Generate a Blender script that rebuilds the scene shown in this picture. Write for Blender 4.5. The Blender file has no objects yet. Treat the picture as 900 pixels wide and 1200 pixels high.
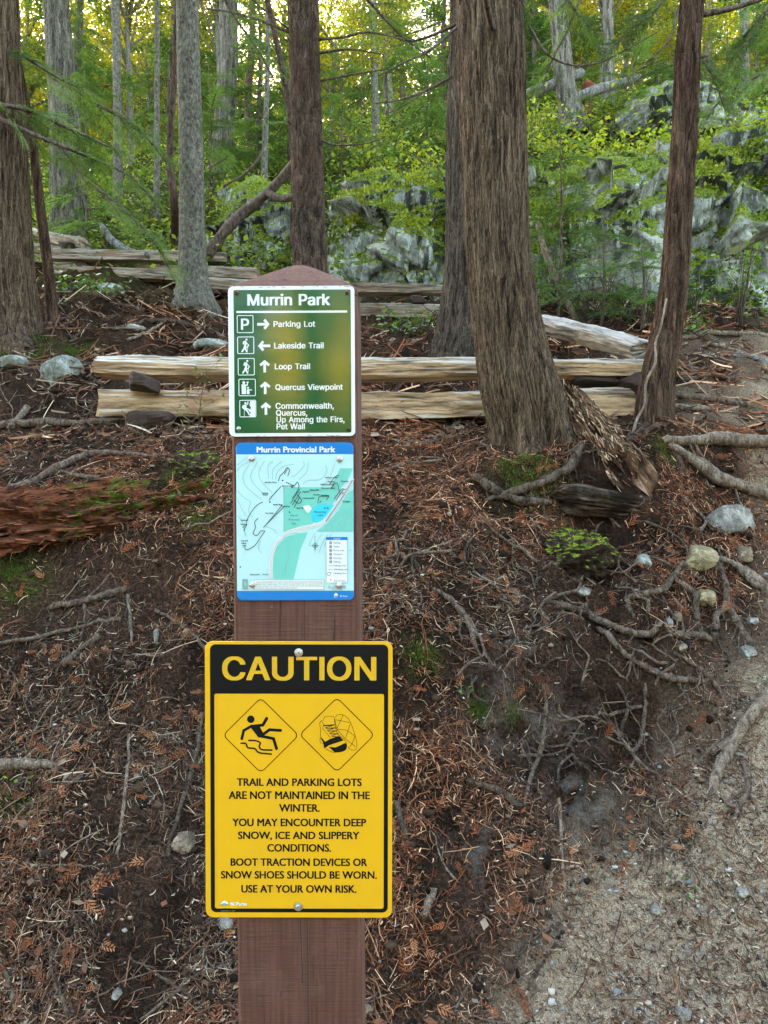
import bpy, math, random
import numpy as np
from mathutils import Vector, Matrix, geometry

SC = bpy.context.scene
COL = SC.collection
rng = np.random.default_rng(11)
random.seed(5)
PI = math.pi
R = math.radians

# ------------------------------------------------------------------ camera
EYE = np.array([0.0, 0.0, 1.55])
PITCH = R(1.4)
cd = bpy.data.cameras.new('camera')
cd.sensor_fit = 'HORIZONTAL'
cd.sensor_width = 36.0
cd.lens = 36.0
cd.clip_start = 0.05
cd.clip_end = 1000
cam = bpy.data.objects.new('camera', cd)
COL.objects.link(cam)
cam.location = EYE
cam.rotation_euler = (PI / 2 - PITCH, 0, 0)
SC.camera = cam

# ------------------------------------------------------------------ light
SUN_EL, SUN_AZ = R(26), R(-25)          # low sun beyond the hill crest, a little to the left
w = bpy.data.worlds.new('World')
SC.world = w
w.use_nodes = True
wn = w.node_tree.nodes
bg = wn['Background']
sky = wn.new('ShaderNodeTexSky')
sky.sky_type = 'NISHITA'
sky.sun_disc = False
sky.sun_elevation = SUN_EL
sky.sun_rotation = SUN_AZ
sky.air_density = 1.0
sky.dust_density = 1.5
tintn = wn.new('ShaderNodeMix')
tintn.data_type = 'RGBA'
tintn.blend_type = 'MULTIPLY'
tintn.inputs[0].default_value = 1.0
tintn.inputs[7].default_value = (1.13, 0.98, 0.79, 1)     # skylight filtered by the forest
w.node_tree.links.new(sky.outputs[0], tintn.inputs[6])
w.node_tree.links.new(tintn.outputs[2], bg.inputs[0])
bg.inputs[1].default_value = 0.15
sd = bpy.data.lights.new('sun', 'SUN')
sd.energy = 5.0
sd.angle = R(0.5)
sd.color = (1.0, 0.87, 0.66)
sun = bpy.data.objects.new('sun', sd)
COL.objects.link(sun)
# direction towards the sun
sdir = Vector((math.sin(SUN_AZ) * math.cos(SUN_EL), math.cos(SUN_AZ) * math.cos(SUN_EL), math.sin(SUN_EL)))
sun.rotation_euler = sdir.to_track_quat('Z', 'Y').to_euler()
SC.view_settings.view_transform = 'Standard'
SC.view_settings.look = 'None'
SC.view_settings.gamma = 1
SC.view_settings.use_curve_mapping = False
SC.view_settings.exposure = 4.4
SC.render.engine = 'CYCLES'
SC.cycles.use_denoising = True
SC.cycles.max_bounces = 6
SC.cycles.diffuse_bounces = 4
SC.cycles.glossy_bounces = 3
SC.cycles.transmission_bounces = 4
SC.cycles.transparent_max_bounces = 6
SC.cycles.use_adaptive_sampling = True
SC.cycles.adaptive_threshold = 0.015


# ------------------------------------------------------------------ helpers
def P(px, py, d):
    """world point seen at photo pixel (px, py) at world depth y = d"""
    xx = (np.asarray(px, float) - 450) / 900
    yy = (600 - np.asarray(py, float)) / 900
    vy = math.cos(PITCH) + yy * math.sin(PITCH)
    vz = -math.sin(PITCH) + yy * math.cos(PITCH)
    k = np.asarray(d, float) / vy
    return np.stack(np.broadcast_arrays(xx * k, vy * k, EYE[2] + vz * k), -1)


def hashv(ix, iy, iz, seed):
    h = (ix.astype(np.int64) * 374761393 + iy.astype(np.int64) * 668265263 + iz.astype(np.int64) * 2147483647 + seed * 1274126177) & 0xFFFFFFFF
    h = ((h ^ (h >> 13)) * 1274126177) & 0xFFFFFFFF
    h = ((h ^ (h >> 16)) * 2246822519) & 0xFFFFFFFF
    return ((h ^ (h >> 15)) & 0xFFFFFF) / float(0xFFFFFF)


def vnoise(p, seed=0):
    """smooth value noise in [-1, 1] on points (N, 3)"""
    i = np.floor(p).astype(np.int64)
    f = p - i
    f = f * f * f * (f * (f * 6 - 15) + 10)
    out = 0
    for dx in (0, 1):
        wx = f[:, 0] if dx else 1 - f[:, 0]
        for dy in (0, 1):
            wy = f[:, 1] if dy else 1 - f[:, 1]
            for dz in (0, 1):
                wz = f[:, 2] if dz else 1 - f[:, 2]
                out = out + wx * wy * wz * hashv(i[:, 0] + dx, i[:, 1] + dy, i[:, 2] + dz, seed)
    return out * 2 - 1


def fbm(p, oct=4, seed=0, gain=0.5, lac=2.03):
    a, s, t = 1.0, 0, 0
    for k in range(oct):
        s = s + a * vnoise(p * (lac ** k) + 17.3 * k, seed + k)
        t += a
        a *= gain
    return s / t


def ridged(p, oct=4, seed=0, gain=0.55):
    a, s, t = 1.0, 0, 0
    for k in range(oct):
        s = s + a * (1 - 2 * np.abs(vnoise(p * (2.07 ** k) + 9.1 * k, seed + k)))
        t += a
        a *= gain
    return s / t


def mesh_data(name, V, faces, mat, smooth=True, col=None, org=(0, 0, 0)):
    V = np.asarray(V, np.float64) - np.asarray(org, float)
    if isinstance(faces, np.ndarray):
        faces = [faces]
    me = bpy.data.meshes.new(name)
    me.vertices.add(len(V))
    me.vertices.foreach_set('co', V.astype(np.float32).ravel())
    tot = []
    idx = []
    for F in faces:
        if isinstance(F, np.ndarray):
            tot.append(np.full(len(F), F.shape[1]))
            idx.append(F.ravel())
        else:
            tot.append(np.array([len(F)]))
            idx.append(np.array(F))
    tot = np.concatenate(tot)
    idx = np.concatenate(idx)
    st = np.concatenate([[0], np.cumsum(tot)[:-1]])
    me.loops.add(len(idx))
    me.polygons.add(len(tot))
    me.loops.foreach_set('vertex_index', idx.astype(np.int32))
    me.polygons.foreach_set('loop_start', st.astype(np.int32))
    me.polygons.foreach_set('loop_total', tot.astype(np.int32))
    me.polygons.foreach_set('use_smooth', np.full(len(tot), bool(smooth)))
    if col is not None:
        col = np.asarray(col, float)
        if col.ndim == 1:
            col = np.repeat(col[:, None], 3, 1)
        c4 = np.ones((len(V), 4), np.float32)
        c4[:, :3] = col
        at = me.color_attributes.new('tint', 'FLOAT_COLOR', 'POINT')
        at.data.foreach_set('color', c4.ravel())
    if mat is not None:
        me.materials.append(mat)
    me.update(calc_edges=True)
    me.validate()
    return me


def obj(name, me, parent=None, loc=None):
    o = bpy.data.objects.new(name, me)
    COL.objects.link(o)
    if parent is not None:
        o.parent = parent
    if loc is not None:
        o.location = loc
    return o


def tag(o, label=None, cat=None, group=None, kind=None):
    if label:
        o['label'] = label
    if cat:
        o['category'] = cat
    if group:
        o['group'] = group
    if kind:
        o['kind'] = kind
    return o


def thing(name, label, cat, loc=(0, 0, 0), group=None, rot=(0, 0, 0)):
    o = bpy.data.objects.new(name, None)
    COL.objects.link(o)
    o.location = loc
    o.rotation_euler = rot
    o.empty_display_size = 0.1
    return tag(o, label, cat, group)


def dup(root, loc, rotz=0, scale=1.0, label=None, group=None):
    r = root.copy()
    COL.objects.link(r)
    r.location = loc
    r.rotation_euler = (root.rotation_euler[0], root.rotation_euler[1], rotz)
    r.scale = (scale, scale, scale) if not hasattr(scale, '__len__') else scale
    if label:
        r['label'] = label
    if group:
        r['group'] = group
    for ch in list(root.children):
        c = ch.copy()
        COL.objects.link(c)
        c.parent = r
    return r


def tube(pts, rad, seg=8, jit=0.0, seed=0, caps=True, sub=1):
    """swept tube through pts (N,3) with radii; returns V, [quads, caps]"""
    pts = np.asarray(pts, float)
    rad = np.broadcast_to(np.asarray(rad, float), (len(pts),)).copy()
    if sub > 1:
        pts, rad = smooth_path(pts, rad, sub)
    n = len(pts)
    T = np.gradient(pts, axis=0)
    T /= np.linalg.norm(T, axis=1)[:, None] + 1e-12
    up = np.array([0.13, 0.21, 0.97])
    if abs(T[:, 2]).mean() > 0.8:
        up = np.array([0.05, 1.0, 0.02])
    A = np.cross(T, up)
    A /= np.linalg.norm(A, axis=1)[:, None] + 1e-12
    B = np.cross(T, A)
    th = np.linspace(0, 2 * PI, seg, endpoint=False)
    r = rad[:, None] * np.ones(seg)[None]
    if jit:
        q = np.stack([np.cos(th)[None] * 1.5 + 0 * r, np.sin(th)[None] * 1.5 + 0 * r,
                      np.linspace(0, n * 0.35, n)[:, None] + 0 * r], -1).reshape(-1, 3)
        r = r * (1 + jit * vnoise(q + seed * 7.7, seed)).reshape(n, seg)
    V = pts[:, None] + r[..., None] * (np.cos(th)[None, :, None] * A[:, None] + np.sin(th)[None, :, None] * B[:, None])
    i = np.arange(n - 1)[:, None] * seg
    j = np.arange(seg)[None]
    j2 = (j + 1) % seg
    Q = np.stack([i + j, i + j2, i + seg + j2, i + seg + j], -1).reshape(-1, 4)
    F = [Q]
    if caps:
        F += [list(range(seg))[::-1], list(range((n - 1) * seg, n * seg))]
    return V.reshape(-1, 3), F


def smooth_path(pts, rad, sub):
    n = len(pts)
    t = np.arange(n)
    tt = np.linspace(0, n - 1, (n - 1) * sub + 1)
    ext = np.vstack([2 * pts[0] - pts[1], pts, 2 * pts[-1] - pts[-2]])
    k = np.clip(np.floor(tt).astype(int), 0, n - 2)
    f = (tt - k)[:, None]
    p0, p1, p2, p3 = ext[k], ext[k + 1], ext[k + 2], ext[k + 3]
    out = 0.5 * (2 * p1 + (-p0 + p2) * f + (2 * p0 - 5 * p1 + 4 * p2 - p3) * f ** 2 + (-p0 + 3 * p1 - 3 * p2 + p3) * f ** 3)
    return out, np.interp(tt, t, rad)


def join(parts):
    """parts: list of (V, F-list) -> V, F-list"""
    Vs, Fs, k = [], [], 0
    for V, F in parts:
        Vs.append(V)
        for f in (F if isinstance(F, list) else [F]):
            Fs.append(f + k if isinstance(f, np.ndarray) else [a + k for a in f])
        k += len(V)
    return np.concatenate(Vs), Fs


# ------------------------------------------------------------------ materials
def new_mat(name):
    m = bpy.data.materials.new(name)
    m.use_nodes = True
    nt = m.node_tree
    b = nt.nodes['Principled BSDF']
    return m, nt, b


class N:
    """tiny node-graph writer"""
    def __init__(self, nt):
        self.nt = nt

    def node(self, typ, **kw):
        n = self.nt.nodes.new(typ)
        for k, v in kw.items():
            setattr(n, k, v)
        return n

    def link(self, a, b):
        self.nt.links.new(a, b)

    def coord(self, which='Object', scale=(1, 1, 1), loc=(0, 0, 0)):
        t = self.node('ShaderNodeTexCoord')
        m = self.node('ShaderNodeMapping')
        m.inputs['Scale'].default_value = scale
        m.inputs['Location'].default_value = loc
        self.link(t.outputs[which], m.inputs[0])
        return m.outputs[0]

    def noise(self, vec, scale, detail=4, rough=0.55, dist=0.0):
        n = self.node('ShaderNodeTexNoise')
        n.inputs['Scale'].default_value = scale
        n.inputs['Detail'].default_value = detail
        n.inputs['Roughness'].default_value = rough
        n.inputs['Distortion'].default_value = dist
        self.link(vec, n.inputs['Vector'])
        return n.outputs['Fac']

    def voro(self, vec, scale, feature='F1'):
        n = self.node('ShaderNodeTexVoronoi', feature=feature)
        n.inputs['Scale'].default_value = scale
        self.link(vec, n.inputs['Vector'])
        return n.outputs['Distance']

    def ramp(self, fac, stops, interp='LINEAR'):
        r = self.node('ShaderNodeValToRGB')
        r.color_ramp.interpolation = interp
        els = r.color_ramp.elements
        while len(els) < len(stops):
            els.new(0.5)
        for e, (p, c) in zip(els, stops):
            e.position = p
            e.color = (c, c, c, 1) if not hasattr(c, '__len__') else (*c, 1)
        self.link(fac, r.inputs[0])
        return r.outputs[0]

    def mix(self, fac, a, b, mode='MIX'):
        m = self.node('ShaderNodeMix', data_type='RGBA', blend_type=mode)
        for s, v in ((0, fac), (6, a), (7, b)):
            if hasattr(v, 'is_linked') or hasattr(v, 'links'):
                self.link(v, m.inputs[s])
            elif hasattr(v, '__len__'):
                m.inputs[s].default_value = (*v, 1)
            else:
                m.inputs[s].default_value = v
        return m.outputs[2]

    def math(self, op, a, b=None):
        m = self.node('ShaderNodeMath', operation=op)
        for s, v in ((0, a), (1, b)):
            if v is None:
                continue
            if hasattr(v, 'links'):
                self.link(v, m.inputs[s])
            else:
                m.inputs[s].default_value = v
        return m.outputs[0]

    def attr(self, name='tint'):
        a = self.node('ShaderNodeAttribute')
        a.attribute_name = name
        return a.outputs['Color']

    def sep(self, c):
        s = self.node('ShaderNodeSeparateColor')
        self.link(c, s.inputs[0])
        return s.outputs

    def bump(self, h, b, strength=0.5, dist=0.01):
        n = self.node('ShaderNodeBump')
        n.inputs['Strength'].default_value = strength
        n.inputs['Distance'].default_value = dist
        self.link(h, n.inputs['Height'])
        self.link(n.outputs[0], b.inputs['Normal'])
        return n

    def normal_z(self):
        g = self.node('ShaderNodeNewGeometry')
        s = self.node('ShaderNodeSeparateXYZ')
        self.link(g.outputs['Normal'], s.inputs[0])
        return s.outputs[2]

    def rand(self):
        return self.node('ShaderNodeObjectInfo').outputs['Random']


def bark_mat(name, dark, light, sx=22, sz=2.2, moss=0.0, bump=0.9, tint2=None):
    m, nt, b = new_mat(name)
    g = N(nt)
    warp = g.node('ShaderNodeTexNoise')
    warp.inputs['Scale'].default_value = 5.0
    warp.inputs['Detail'].default_value = 3
    tc = g.node('ShaderNodeTexCoord')
    g.link(tc.outputs['Object'], warp.inputs['Vector'])
    wv = g.node('ShaderNodeVectorMath', operation='MULTIPLY_ADD')
    g.link(warp.outputs['Color'], wv.inputs[0])
    wv.inputs[1].default_value = (0.05, 0.05, 0.05)
    g.link(tc.outputs['Object'], wv.inputs[2])

    def mapped(s):
        mp = g.node('ShaderNodeMapping')
        mp.inputs['Scale'].default_value = s
        g.link(wv.outputs[0], mp.inputs[0])
        return mp.outputs[0]
    vo = g.node('ShaderNodeTexVoronoi', feature='F1')
    vo.inputs['Scale'].default_value = 1.0
    g.link(mapped((sx * 1.6, sx * 1.6, sz * 2.0)), vo.inputs['Vector'])
    cell = g.sep(vo.outputs['Color'])[0]
    ve = g.node('ShaderNodeTexVoronoi', feature='DISTANCE_TO_EDGE')
    ve.inputs['Scale'].default_value = 1.0
    g.link(mapped((sx * 1.6, sx * 1.6, sz * 2.0)), ve.inputs['Vector'])
    f1 = g.noise(mapped((sx * 0.8, sx * 0.8, sz)), 1.0, 5, 0.6)
    f2 = g.noise(g.coord('Object', (sx * 6, sx * 6, sz * 12)), 1.0, 4, 0.7)
    f3 = g.noise(g.coord('Object'), 1.7, 3, 0.6)
    f5 = g.noise(g.coord('Object', (sx * 3, sx * 3, sz * 20)), 1.0, 4, 0.75)
    mixf = g.math('ADD', g.math('MULTIPLY', f1, 0.45), g.math('ADD', g.math('MULTIPLY', f2, 0.45), g.math('MULTIPLY', cell, 0.14)))
    c = g.ramp(mixf, [(0.40, dark), (0.50, tuple(0.5 * a + 0.5 * q for a, q in zip(dark, light))), (0.60, light), (0.70, tuple(min(1, q * 1.5) for q in light))])
    c = g.mix(g.ramp(f5, [(0.36, 0.8), (0.46, 0.0)]), c, dark)
    if tint2:
        c = g.mix(g.ramp(f3, [(0.45, 0.0), (0.65, 0.75)]), c, tint2)
    if moss:
        f4 = g.noise(g.coord('Object'), 5, 4, 0.65)
        c = g.mix(g.ramp(f4, [(0.62 - moss * 0.25, 0.0), (0.72 - moss * 0.2, 0.8)]), c, (0.05, 0.075, 0.02))
    g.link(c, b.inputs['Base Color'])
    b.inputs['Roughness'].default_value = 0.9
    b.inputs['Specular IOR Level'].default_value = 0.04
    h = g.math('ADD', g.ramp(ve.outputs['Distance'], [(0.0, 0.0), (0.18, 1.0)]), g.math('MULTIPLY', f2, 0.8))
    g.bump(h, b, bump, 0.012)
    return m


def leaf_mat(name, col, col2, trans=0.45, rough=0.55):
    m, nt, b = new_mat(name)
    g = N(nt)
    a = g.attr()
    s = g.sep(a)
    c = g.mix(s[1], col, col2)
    c = g.mix(1.0, c, s[0], 'MULTIPLY')
    # s[0] is a float; route it as grey
    g.link(c, b.inputs['Base Color'])
    b.inputs['Roughness'].default_value = rough
    b.inputs['Specular IOR Level'].default_value = 0.25
    tr = g.node('ShaderNodeBsdfTranslucent')
    g.link(g.mix(1.0, c, (1.0, 1.0, 0.55), 'MULTIPLY'), tr.inputs[0])
    mx = g.node('ShaderNodeMixShader')
    mx.inputs[0].default_value = trans
    g.link(b.outputs[0], mx.inputs[1])
    g.link(tr.outputs[0], mx.inputs[2])
    g.link(mx.outputs[0], nt.nodes['Material Output'].inputs[0])
    return m


def plain(name, c, rough=0.5, metal=0.0, spec=0.5, coat=0.0, vary=0.0, vscale=40):
    m, nt, b = new_mat(name)
    b.inputs['Roughness'].default_value = rough
    b.inputs['Metallic'].default_value = metal
    b.inputs['Specular IOR Level'].default_value = spec
    b.inputs['Coat Weight'].default_value = coat
    g = N(nt)
    f = g.noise(g.coord('Object'), vscale, 4, 0.6)
    k = 1 - vary
    g.link(g.ramp(f, [(0.35, tuple(x * k for x in c)), (0.65, c)]), b.inputs['Base Color'])
    return m

# ------------------------------------------------------------------ terrain
def prof(lst):
    d = np.array([a[1] for a in lst], float)
    z = np.array([P(450, a[0], a[1])[2] for a in lst])
    return d, z


COLS = {
    -500: [(1205, 2.2), (1000, 2.55), (850, 2.9), (700, 3.3), (620, 3.6), (560, 4.0), (500, 4.6), (440, 5.4), (400, 6.2), (350, 7.5), (300, 9.5), (260, 12), (220, 18), (205, 22)],
    50: [(1205, 2.18), (1000, 2.5), (850, 2.85), (700, 3.25), (620, 3.45), (550, 3.8), (516, 4.3), (505, 4.65), (448, 5.1), (402, 5.9), (358, 7.2), (342, 8.2), (322, 9.4), (268, 12), (215, 18), (200, 22)],
    330: [(1205, 2.2), (1000, 2.55), (850, 2.85), (740, 3.1), (640, 3.35), (560, 3.7), (520, 4.2), (508, 4.68), (458, 5.1), (405, 6.1), (384, 7.4), (358, 8.8), (290, 10.5), (215, 13), (180, 17), (165, 22)],
    500: [(1205, 2.2), (1000, 2.55), (850, 2.85), (755, 2.98), (690, 3.15), (640, 3.4), (560, 3.75), (522, 4.1), (506, 4.68), (430, 5.6), (402, 6.5), (385, 7.6), (355, 9.0), (285, 10.2), (200, 12), (165, 16), (140, 22)],
    700: [(1205, 2.2), (1000, 2.56), (880, 2.86), (775, 3.0), (735, 3.08), (640, 3.46), (604, 3.63), (548, 3.72), (530, 3.98), (508, 4.65), (458, 5.25), (405, 6.4), (378, 7.4), (330, 8.8), (210, 11), (150, 15), (115, 22)],
    870: [(1205, 2.2), (1050, 2.5), (900, 2.86), (800, 3.15), (720, 3.42), (640, 3.72), (580, 3.92), (522, 4.02), (508, 4.4), (455, 5.1), (412, 6.0), (388, 7.2), (330, 8.8), (190, 10.8), (140, 14.5), (105, 22)],
    1400: [(1205, 2.2), (1050, 2.5), (900, 2.9), (800, 3.25), (720, 3.6), (640, 4.0), (560, 4.6), (500, 5.2), (450, 6.0), (410, 7.0), (380, 8.5), (330, 10), (210, 12.5), (150, 16), (120, 22)],
}
BEAR = np.array(sorted(COLS))
DD = np.concatenate([np.linspace(-150, 1.6, 60), np.linspace(1.7, 6, 300), np.linspace(6.05, 25, 300), np.linspace(26, 220, 100)])
PROF = []
for bb in BEAR:
    d, z = prof(COLS[bb])
    d = np.concatenate([[-150, -20, -2, 1.9], d, [30, 45, 70, 110, 220]])
    zc = z[-1]
    z = np.concatenate([[-3.5, -1.0, -0.03, 0.0], z, [zc + 1.6, zc + 3.0, zc + 3.0, zc - 2, zc - 30]])
    zz = np.interp(DD, d, z)
    fine = np.interp(np.linspace(-5, 30, 3500), DD, zz)
    kern = np.hanning(26)
    kern /= kern.sum()
    fs = np.convolve(np.pad(fine, 13, mode='edge'), kern, 'same')[13:-13]
    sel = (DD > -4) & (DD < 29)
    zz[sel] = np.interp(DD[sel], np.linspace(-5, 30, 3500), fs)
    PROF.append(zz)
PROF = np.array(PROF)


def base_z(x, y):
    b = 450 + 900 * x / np.maximum(y, 1.8)
    b = np.clip(b, BEAR[0], BEAR[-1] - 1e-6)
    k = np.clip(np.searchsorted(BEAR, b, side='right') - 1, 0, len(BEAR) - 2)
    t = (b - BEAR[k]) / (BEAR[k + 1] - BEAR[k])
    t = t * t * (3 - 2 * t)
    di = np.interp(y, DD, np.arange(len(DD)))
    i0 = np.clip(np.floor(di).astype(int), 0, len(DD) - 2)
    f = di - i0
    za = PROF[k, i0] * (1 - f) + PROF[k, i0 + 1] * f
    zb = PROF[k + 1, i0] * (1 - f) + PROF[k + 1, i0 + 1] * f
    return za * (1 - t) + zb * t


def sval(d):
    return 1.7 + 0.75 * np.maximum(d, 0) + 1.1 * np.maximum(d - 12, 0) + 1.0 * np.maximum(-d, 0)


ROWS = np.concatenate([np.linspace(-150, -3, 30), np.linspace(-2.8, 1.8, 50), np.linspace(1.81, 5.0, 460), np.linspace(5.01, 12, 260),
                       np.linspace(12.1, 30, 120), np.linspace(31, 220, 60)])
TU = np.linspace(-1, 1, 620)
US = TU * (0.42 + 0.58 * TU ** 2)
GX = US[None] * sval(ROWS)[:, None]
GY = np.repeat(ROWS[:, None], len(US), 1)
gx, gy = GX.ravel(), GY.ravel()
gz = base_z(gx, gy)
bear = 450 + 900 * gx / np.maximum(gy, 1.8)
# trodden dirt path: photo outline carried onto the ground as bearing limit per depth
path_edge = np.interp(gy, [1.5, 2.2, 2.45, 2.7, 2.95, 3.2, 3.5, 3.9, 4.3, 5.0, 6.0, 7.0], [330, 520, 640, 740, 800, 850, 870, 905, 870, 840, 860, 930])
e_n = 60 * fbm(np.stack([gx * 3, gy * 3, gx * 0], -1), 3, 5)
PATH = np.clip((bear + 1.6 * e_n - path_edge) / 150 + 0.35, 0, 1)
PATH = np.where(gy < 1.4, 1.0, PATH)
PATH *= np.interp(gy, [6.0, 8.0], [1, 0])
p3 = np.stack([gx, gy, gz * 0.6], -1)
amp = np.interp(gy, [1.0, 2.2, 2.6, 5, 9, 20], [0.1, 0.25, 1, 1, 2.0, 4]) * (1 - 0.78 * PATH)
big = fbm(p3 * 1.3, 3, 1)
rid = ridged(p3 * 3.1, 3, 7)
rough_mask = np.clip(1 - ((bear - 700) / 190) ** 2, 0, 1) * np.interp(gy, [2.6, 2.85, 3.6, 3.8], [0, 1, 1, 0])
amp = amp * (1 + 0.9 * rough_mask)
med = fbm(p3 * 8.0, 3, 3)
gz += amp * (0.09 * big + 0.075 * rid + 0.045 * med)
sm = np.interp(gy, [1.5, 6, 9], [1, 1, 0.6])
gz += sm * (0.010 * fbm(p3 * 26, 3, 13) + 0.006 * ridged(p3 * 60, 2, 17)) * (1 - 0.45 * PATH)


def bumpat(px, py, d, rx, ry, h):
    c = P(px, py, d)
    return h * np.exp(-((gx - c[0]) / rx) ** 2 - ((gy - c[1]) / ry) ** 2)


gz += bumpat(625, 525, 4.0, 0.34, 0.34, 0.10)
gz += bumpat(765, 525, 4.2, 0.16, 0.2, 0.06)
gz += bumpat(25, 405, 5.8, 0.5, 0.5, 0.10)
gz += bumpat(225, 350, 7.5, 0.5, 0.5, 0.08)
# undercut hollows in the bank under the roots
gz -= bumpat(745, 790, 3.00, 0.20, 0.07, 0.17)
gz -= bumpat(620, 780, 3.02, 0.10, 0.06, 0.10)
gz += bumpat(745, 735, 3.10, 0.25, 0.06, 0.05)
gz -= bumpat(705, 600, 3.62, 0.15, 0.07, 0.14)
gz -= bumpat(850, 900, 2.9, 0.1, 0.1, 0.03)
gz -= bumpat(560, 760, 3.0, 0.2, 0.12, 0.08)
gz -= bumpat(110, 680, 3.3, 0.4, 0.14, 0.07)
GZ = gz.reshape(GX.shape)


def ground_z(x, y):
    x = np.asarray(x, float)
    y = np.asarray(y, float)
    ri = np.interp(y, ROWS, np.arange(len(ROWS)))
    u = np.clip(x / sval(y), -1, 1)
    ci = np.interp(u, US, np.arange(len(US)))
    i = np.clip(np.floor(ri).astype(int), 0, len(ROWS) - 2)
    j = np.clip(np.floor(ci).astype(int), 0, len(US) - 2)
    f, g_ = ri - i, ci - j
    return (GZ[i, j] * (1 - f) * (1 - g_) + GZ[i + 1, j] * f * (1 - g_) + GZ[i, j + 1] * (1 - f) * g_ + GZ[i + 1, j + 1] * f * g_)


def path_at(x, y):
    ri = np.clip(np.interp(y, ROWS, np.arange(len(ROWS))).astype(int), 0, len(ROWS) - 1)
    ci = np.clip(np.interp(np.clip(x / sval(y), -1, 1), US, np.arange(len(US))).astype(int), 0, len(US) - 1)
    return PATH.reshape(GX.shape)[ri, ci]


def ground_n(x, y, e=0.03):
    zx = (ground_z(x + e, y) - ground_z(x - e, y)) / (2 * e)
    zy = (ground_z(x, y + e) - ground_z(x, y - e)) / (2 * e)
    n = np.stack([-zx, -zy, np.ones_like(zx)], -1)
    return n / np.linalg.norm(n, axis=-1)[..., None]


DMARCH = np.geomspace(1.6, 60, 2600)


def hit(px, py):
    q = P(px, py, DMARCH)
    g_ = ground_z(q[:, 0], q[:, 1])
    k = np.argmax(q[:, 2] < g_)
    if not (q[k, 2] < g_[k]):
        k = len(DMARCH) - 1
    return q[k]


def on_ground(px, py, lift=0.0):
    q = hit(px, py)
    return np.array([q[0], q[1], ground_z(q[0], q[1]) + lift])


# grey mineral dust patches (bank face) and mossy spots as ground masks
def spot(px, py, r):
    c = on_ground(px, py)
    return np.exp(-(((gx - c[0]) ** 2 + (gy - c[1]) ** 2 + (gz - c[2]) ** 2) / r ** 2))


DUST = np.zeros(len(gx))
for a in ((690, 960, .13), (660, 930, .1), (640, 1080, .15), (700, 1010, .14), (560, 1000, .1), (610, 760, .1), (585, 830, .12), (640, 850, .14), (560, 860, .1), (800, 1120, .2)):
    DUST = np.maximum(DUST, spot(*a))
MOSS = np.zeros(len(gx))
for a in ((655, 625, .06), (690, 640, .05), (495, 770, .07), (560, 835, .05), (600, 840, .04), (225, 555, .12), (235, 600, .1), (20, 680, .12), (20, 410, .25), (90, 412, .12), (620, 560, .15), (780, 530, .07), (10, 940, .12)):
    MOSS = np.maximum(MOSS, spot(*a))
MOSS = np.maximum(MOSS, np.interp(gy, [7, 9, 12], [0, 0.35, 0.6]))

nr, nc = GX.shape
ii = np.arange(nr - 1)[:, None] * nc
jj = np.arange(nc - 1)[None]
Q = np.stack([ii + jj, ii + jj + 1, ii + nc + jj + 1, ii + nc + jj], -1).reshape(-1, 4)

m, nt, b = new_mat('forest_soil')
g = N(nt)
s = g.sep(g.attr())
vo = g.coord('Object')
n1 = g.noise(vo, 2.2, 6, 0.65)
n2 = g.noise(vo, 14, 5, 0.65)
n3 = g.noise(vo, 75, 4, 0.7)
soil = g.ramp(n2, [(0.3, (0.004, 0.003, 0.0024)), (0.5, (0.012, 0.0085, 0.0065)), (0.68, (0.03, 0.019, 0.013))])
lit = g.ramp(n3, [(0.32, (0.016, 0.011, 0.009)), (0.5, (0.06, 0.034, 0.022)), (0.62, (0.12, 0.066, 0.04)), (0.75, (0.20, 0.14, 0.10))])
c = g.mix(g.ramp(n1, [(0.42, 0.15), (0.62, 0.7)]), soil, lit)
pth = g.ramp(n3, [(0.34, (0.15, 0.107, 0.070)), (0.5, (0.34, 0.252, 0.168)), (0.66, (0.48, 0.37, 0.26))])
pth = g.mix(g.ramp(n2, [(0.4, 0.0), (0.7, 0.55)]), pth, (0.11, 0.08, 0.055))
c = g.mix(g.math('MULTIPLY', s[0], g.ramp(n2, [(0.25, 0.55), (0.55, 1.0)])), c, pth)
c = g.mix(g.math('MULTIPLY', s[1], g.ramp(n2, [(0.45, 0.0), (0.62, 0.5)])), c, (0.16, 0.145, 0.13))
mossc = g.ramp(n3, [(0.3, (0.012, 0.020, 0.004)), (0.7, (0.075, 0.105, 0.016))])
c = g.mix(g.math('MULTIPLY', s[2], g.ramp(n2, [(0.4, 0.1), (0.55, 1.0)])), c, mossc)
n6 = g.noise(vo, 260, 3, 0.75)
c = g.mix(1.0, c, g.ramp(n6, [(0.34, 0.35), (0.5, 0.95), (0.66, 1.7)]), 'MULTIPLY')
g.link(c, b.inputs['Base Color'])
b.inputs['Roughness'].default_value = 0.95
b.inputs['Specular IOR Level'].default_value = 0.0
g.bump(g.math('ADD', g.math('ADD', n3, g.math('MULTIPLY', n6, 0.4)), g.math('MULTIPLY', n2, 0.7)), b, 1.0, 0.014)
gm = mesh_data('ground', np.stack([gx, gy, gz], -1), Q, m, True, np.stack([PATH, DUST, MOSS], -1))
tag(obj('ground', gm), 'steep dark forest bank with a trodden dirt path', 'ground', kind='structure')

# ------------------------------------------------------------------ marker post
DP = 1.235                                        # depth of the post's front face
SCL = DP / 900 / math.cos(PITCH)                  # metres per photo pixel on that face


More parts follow.
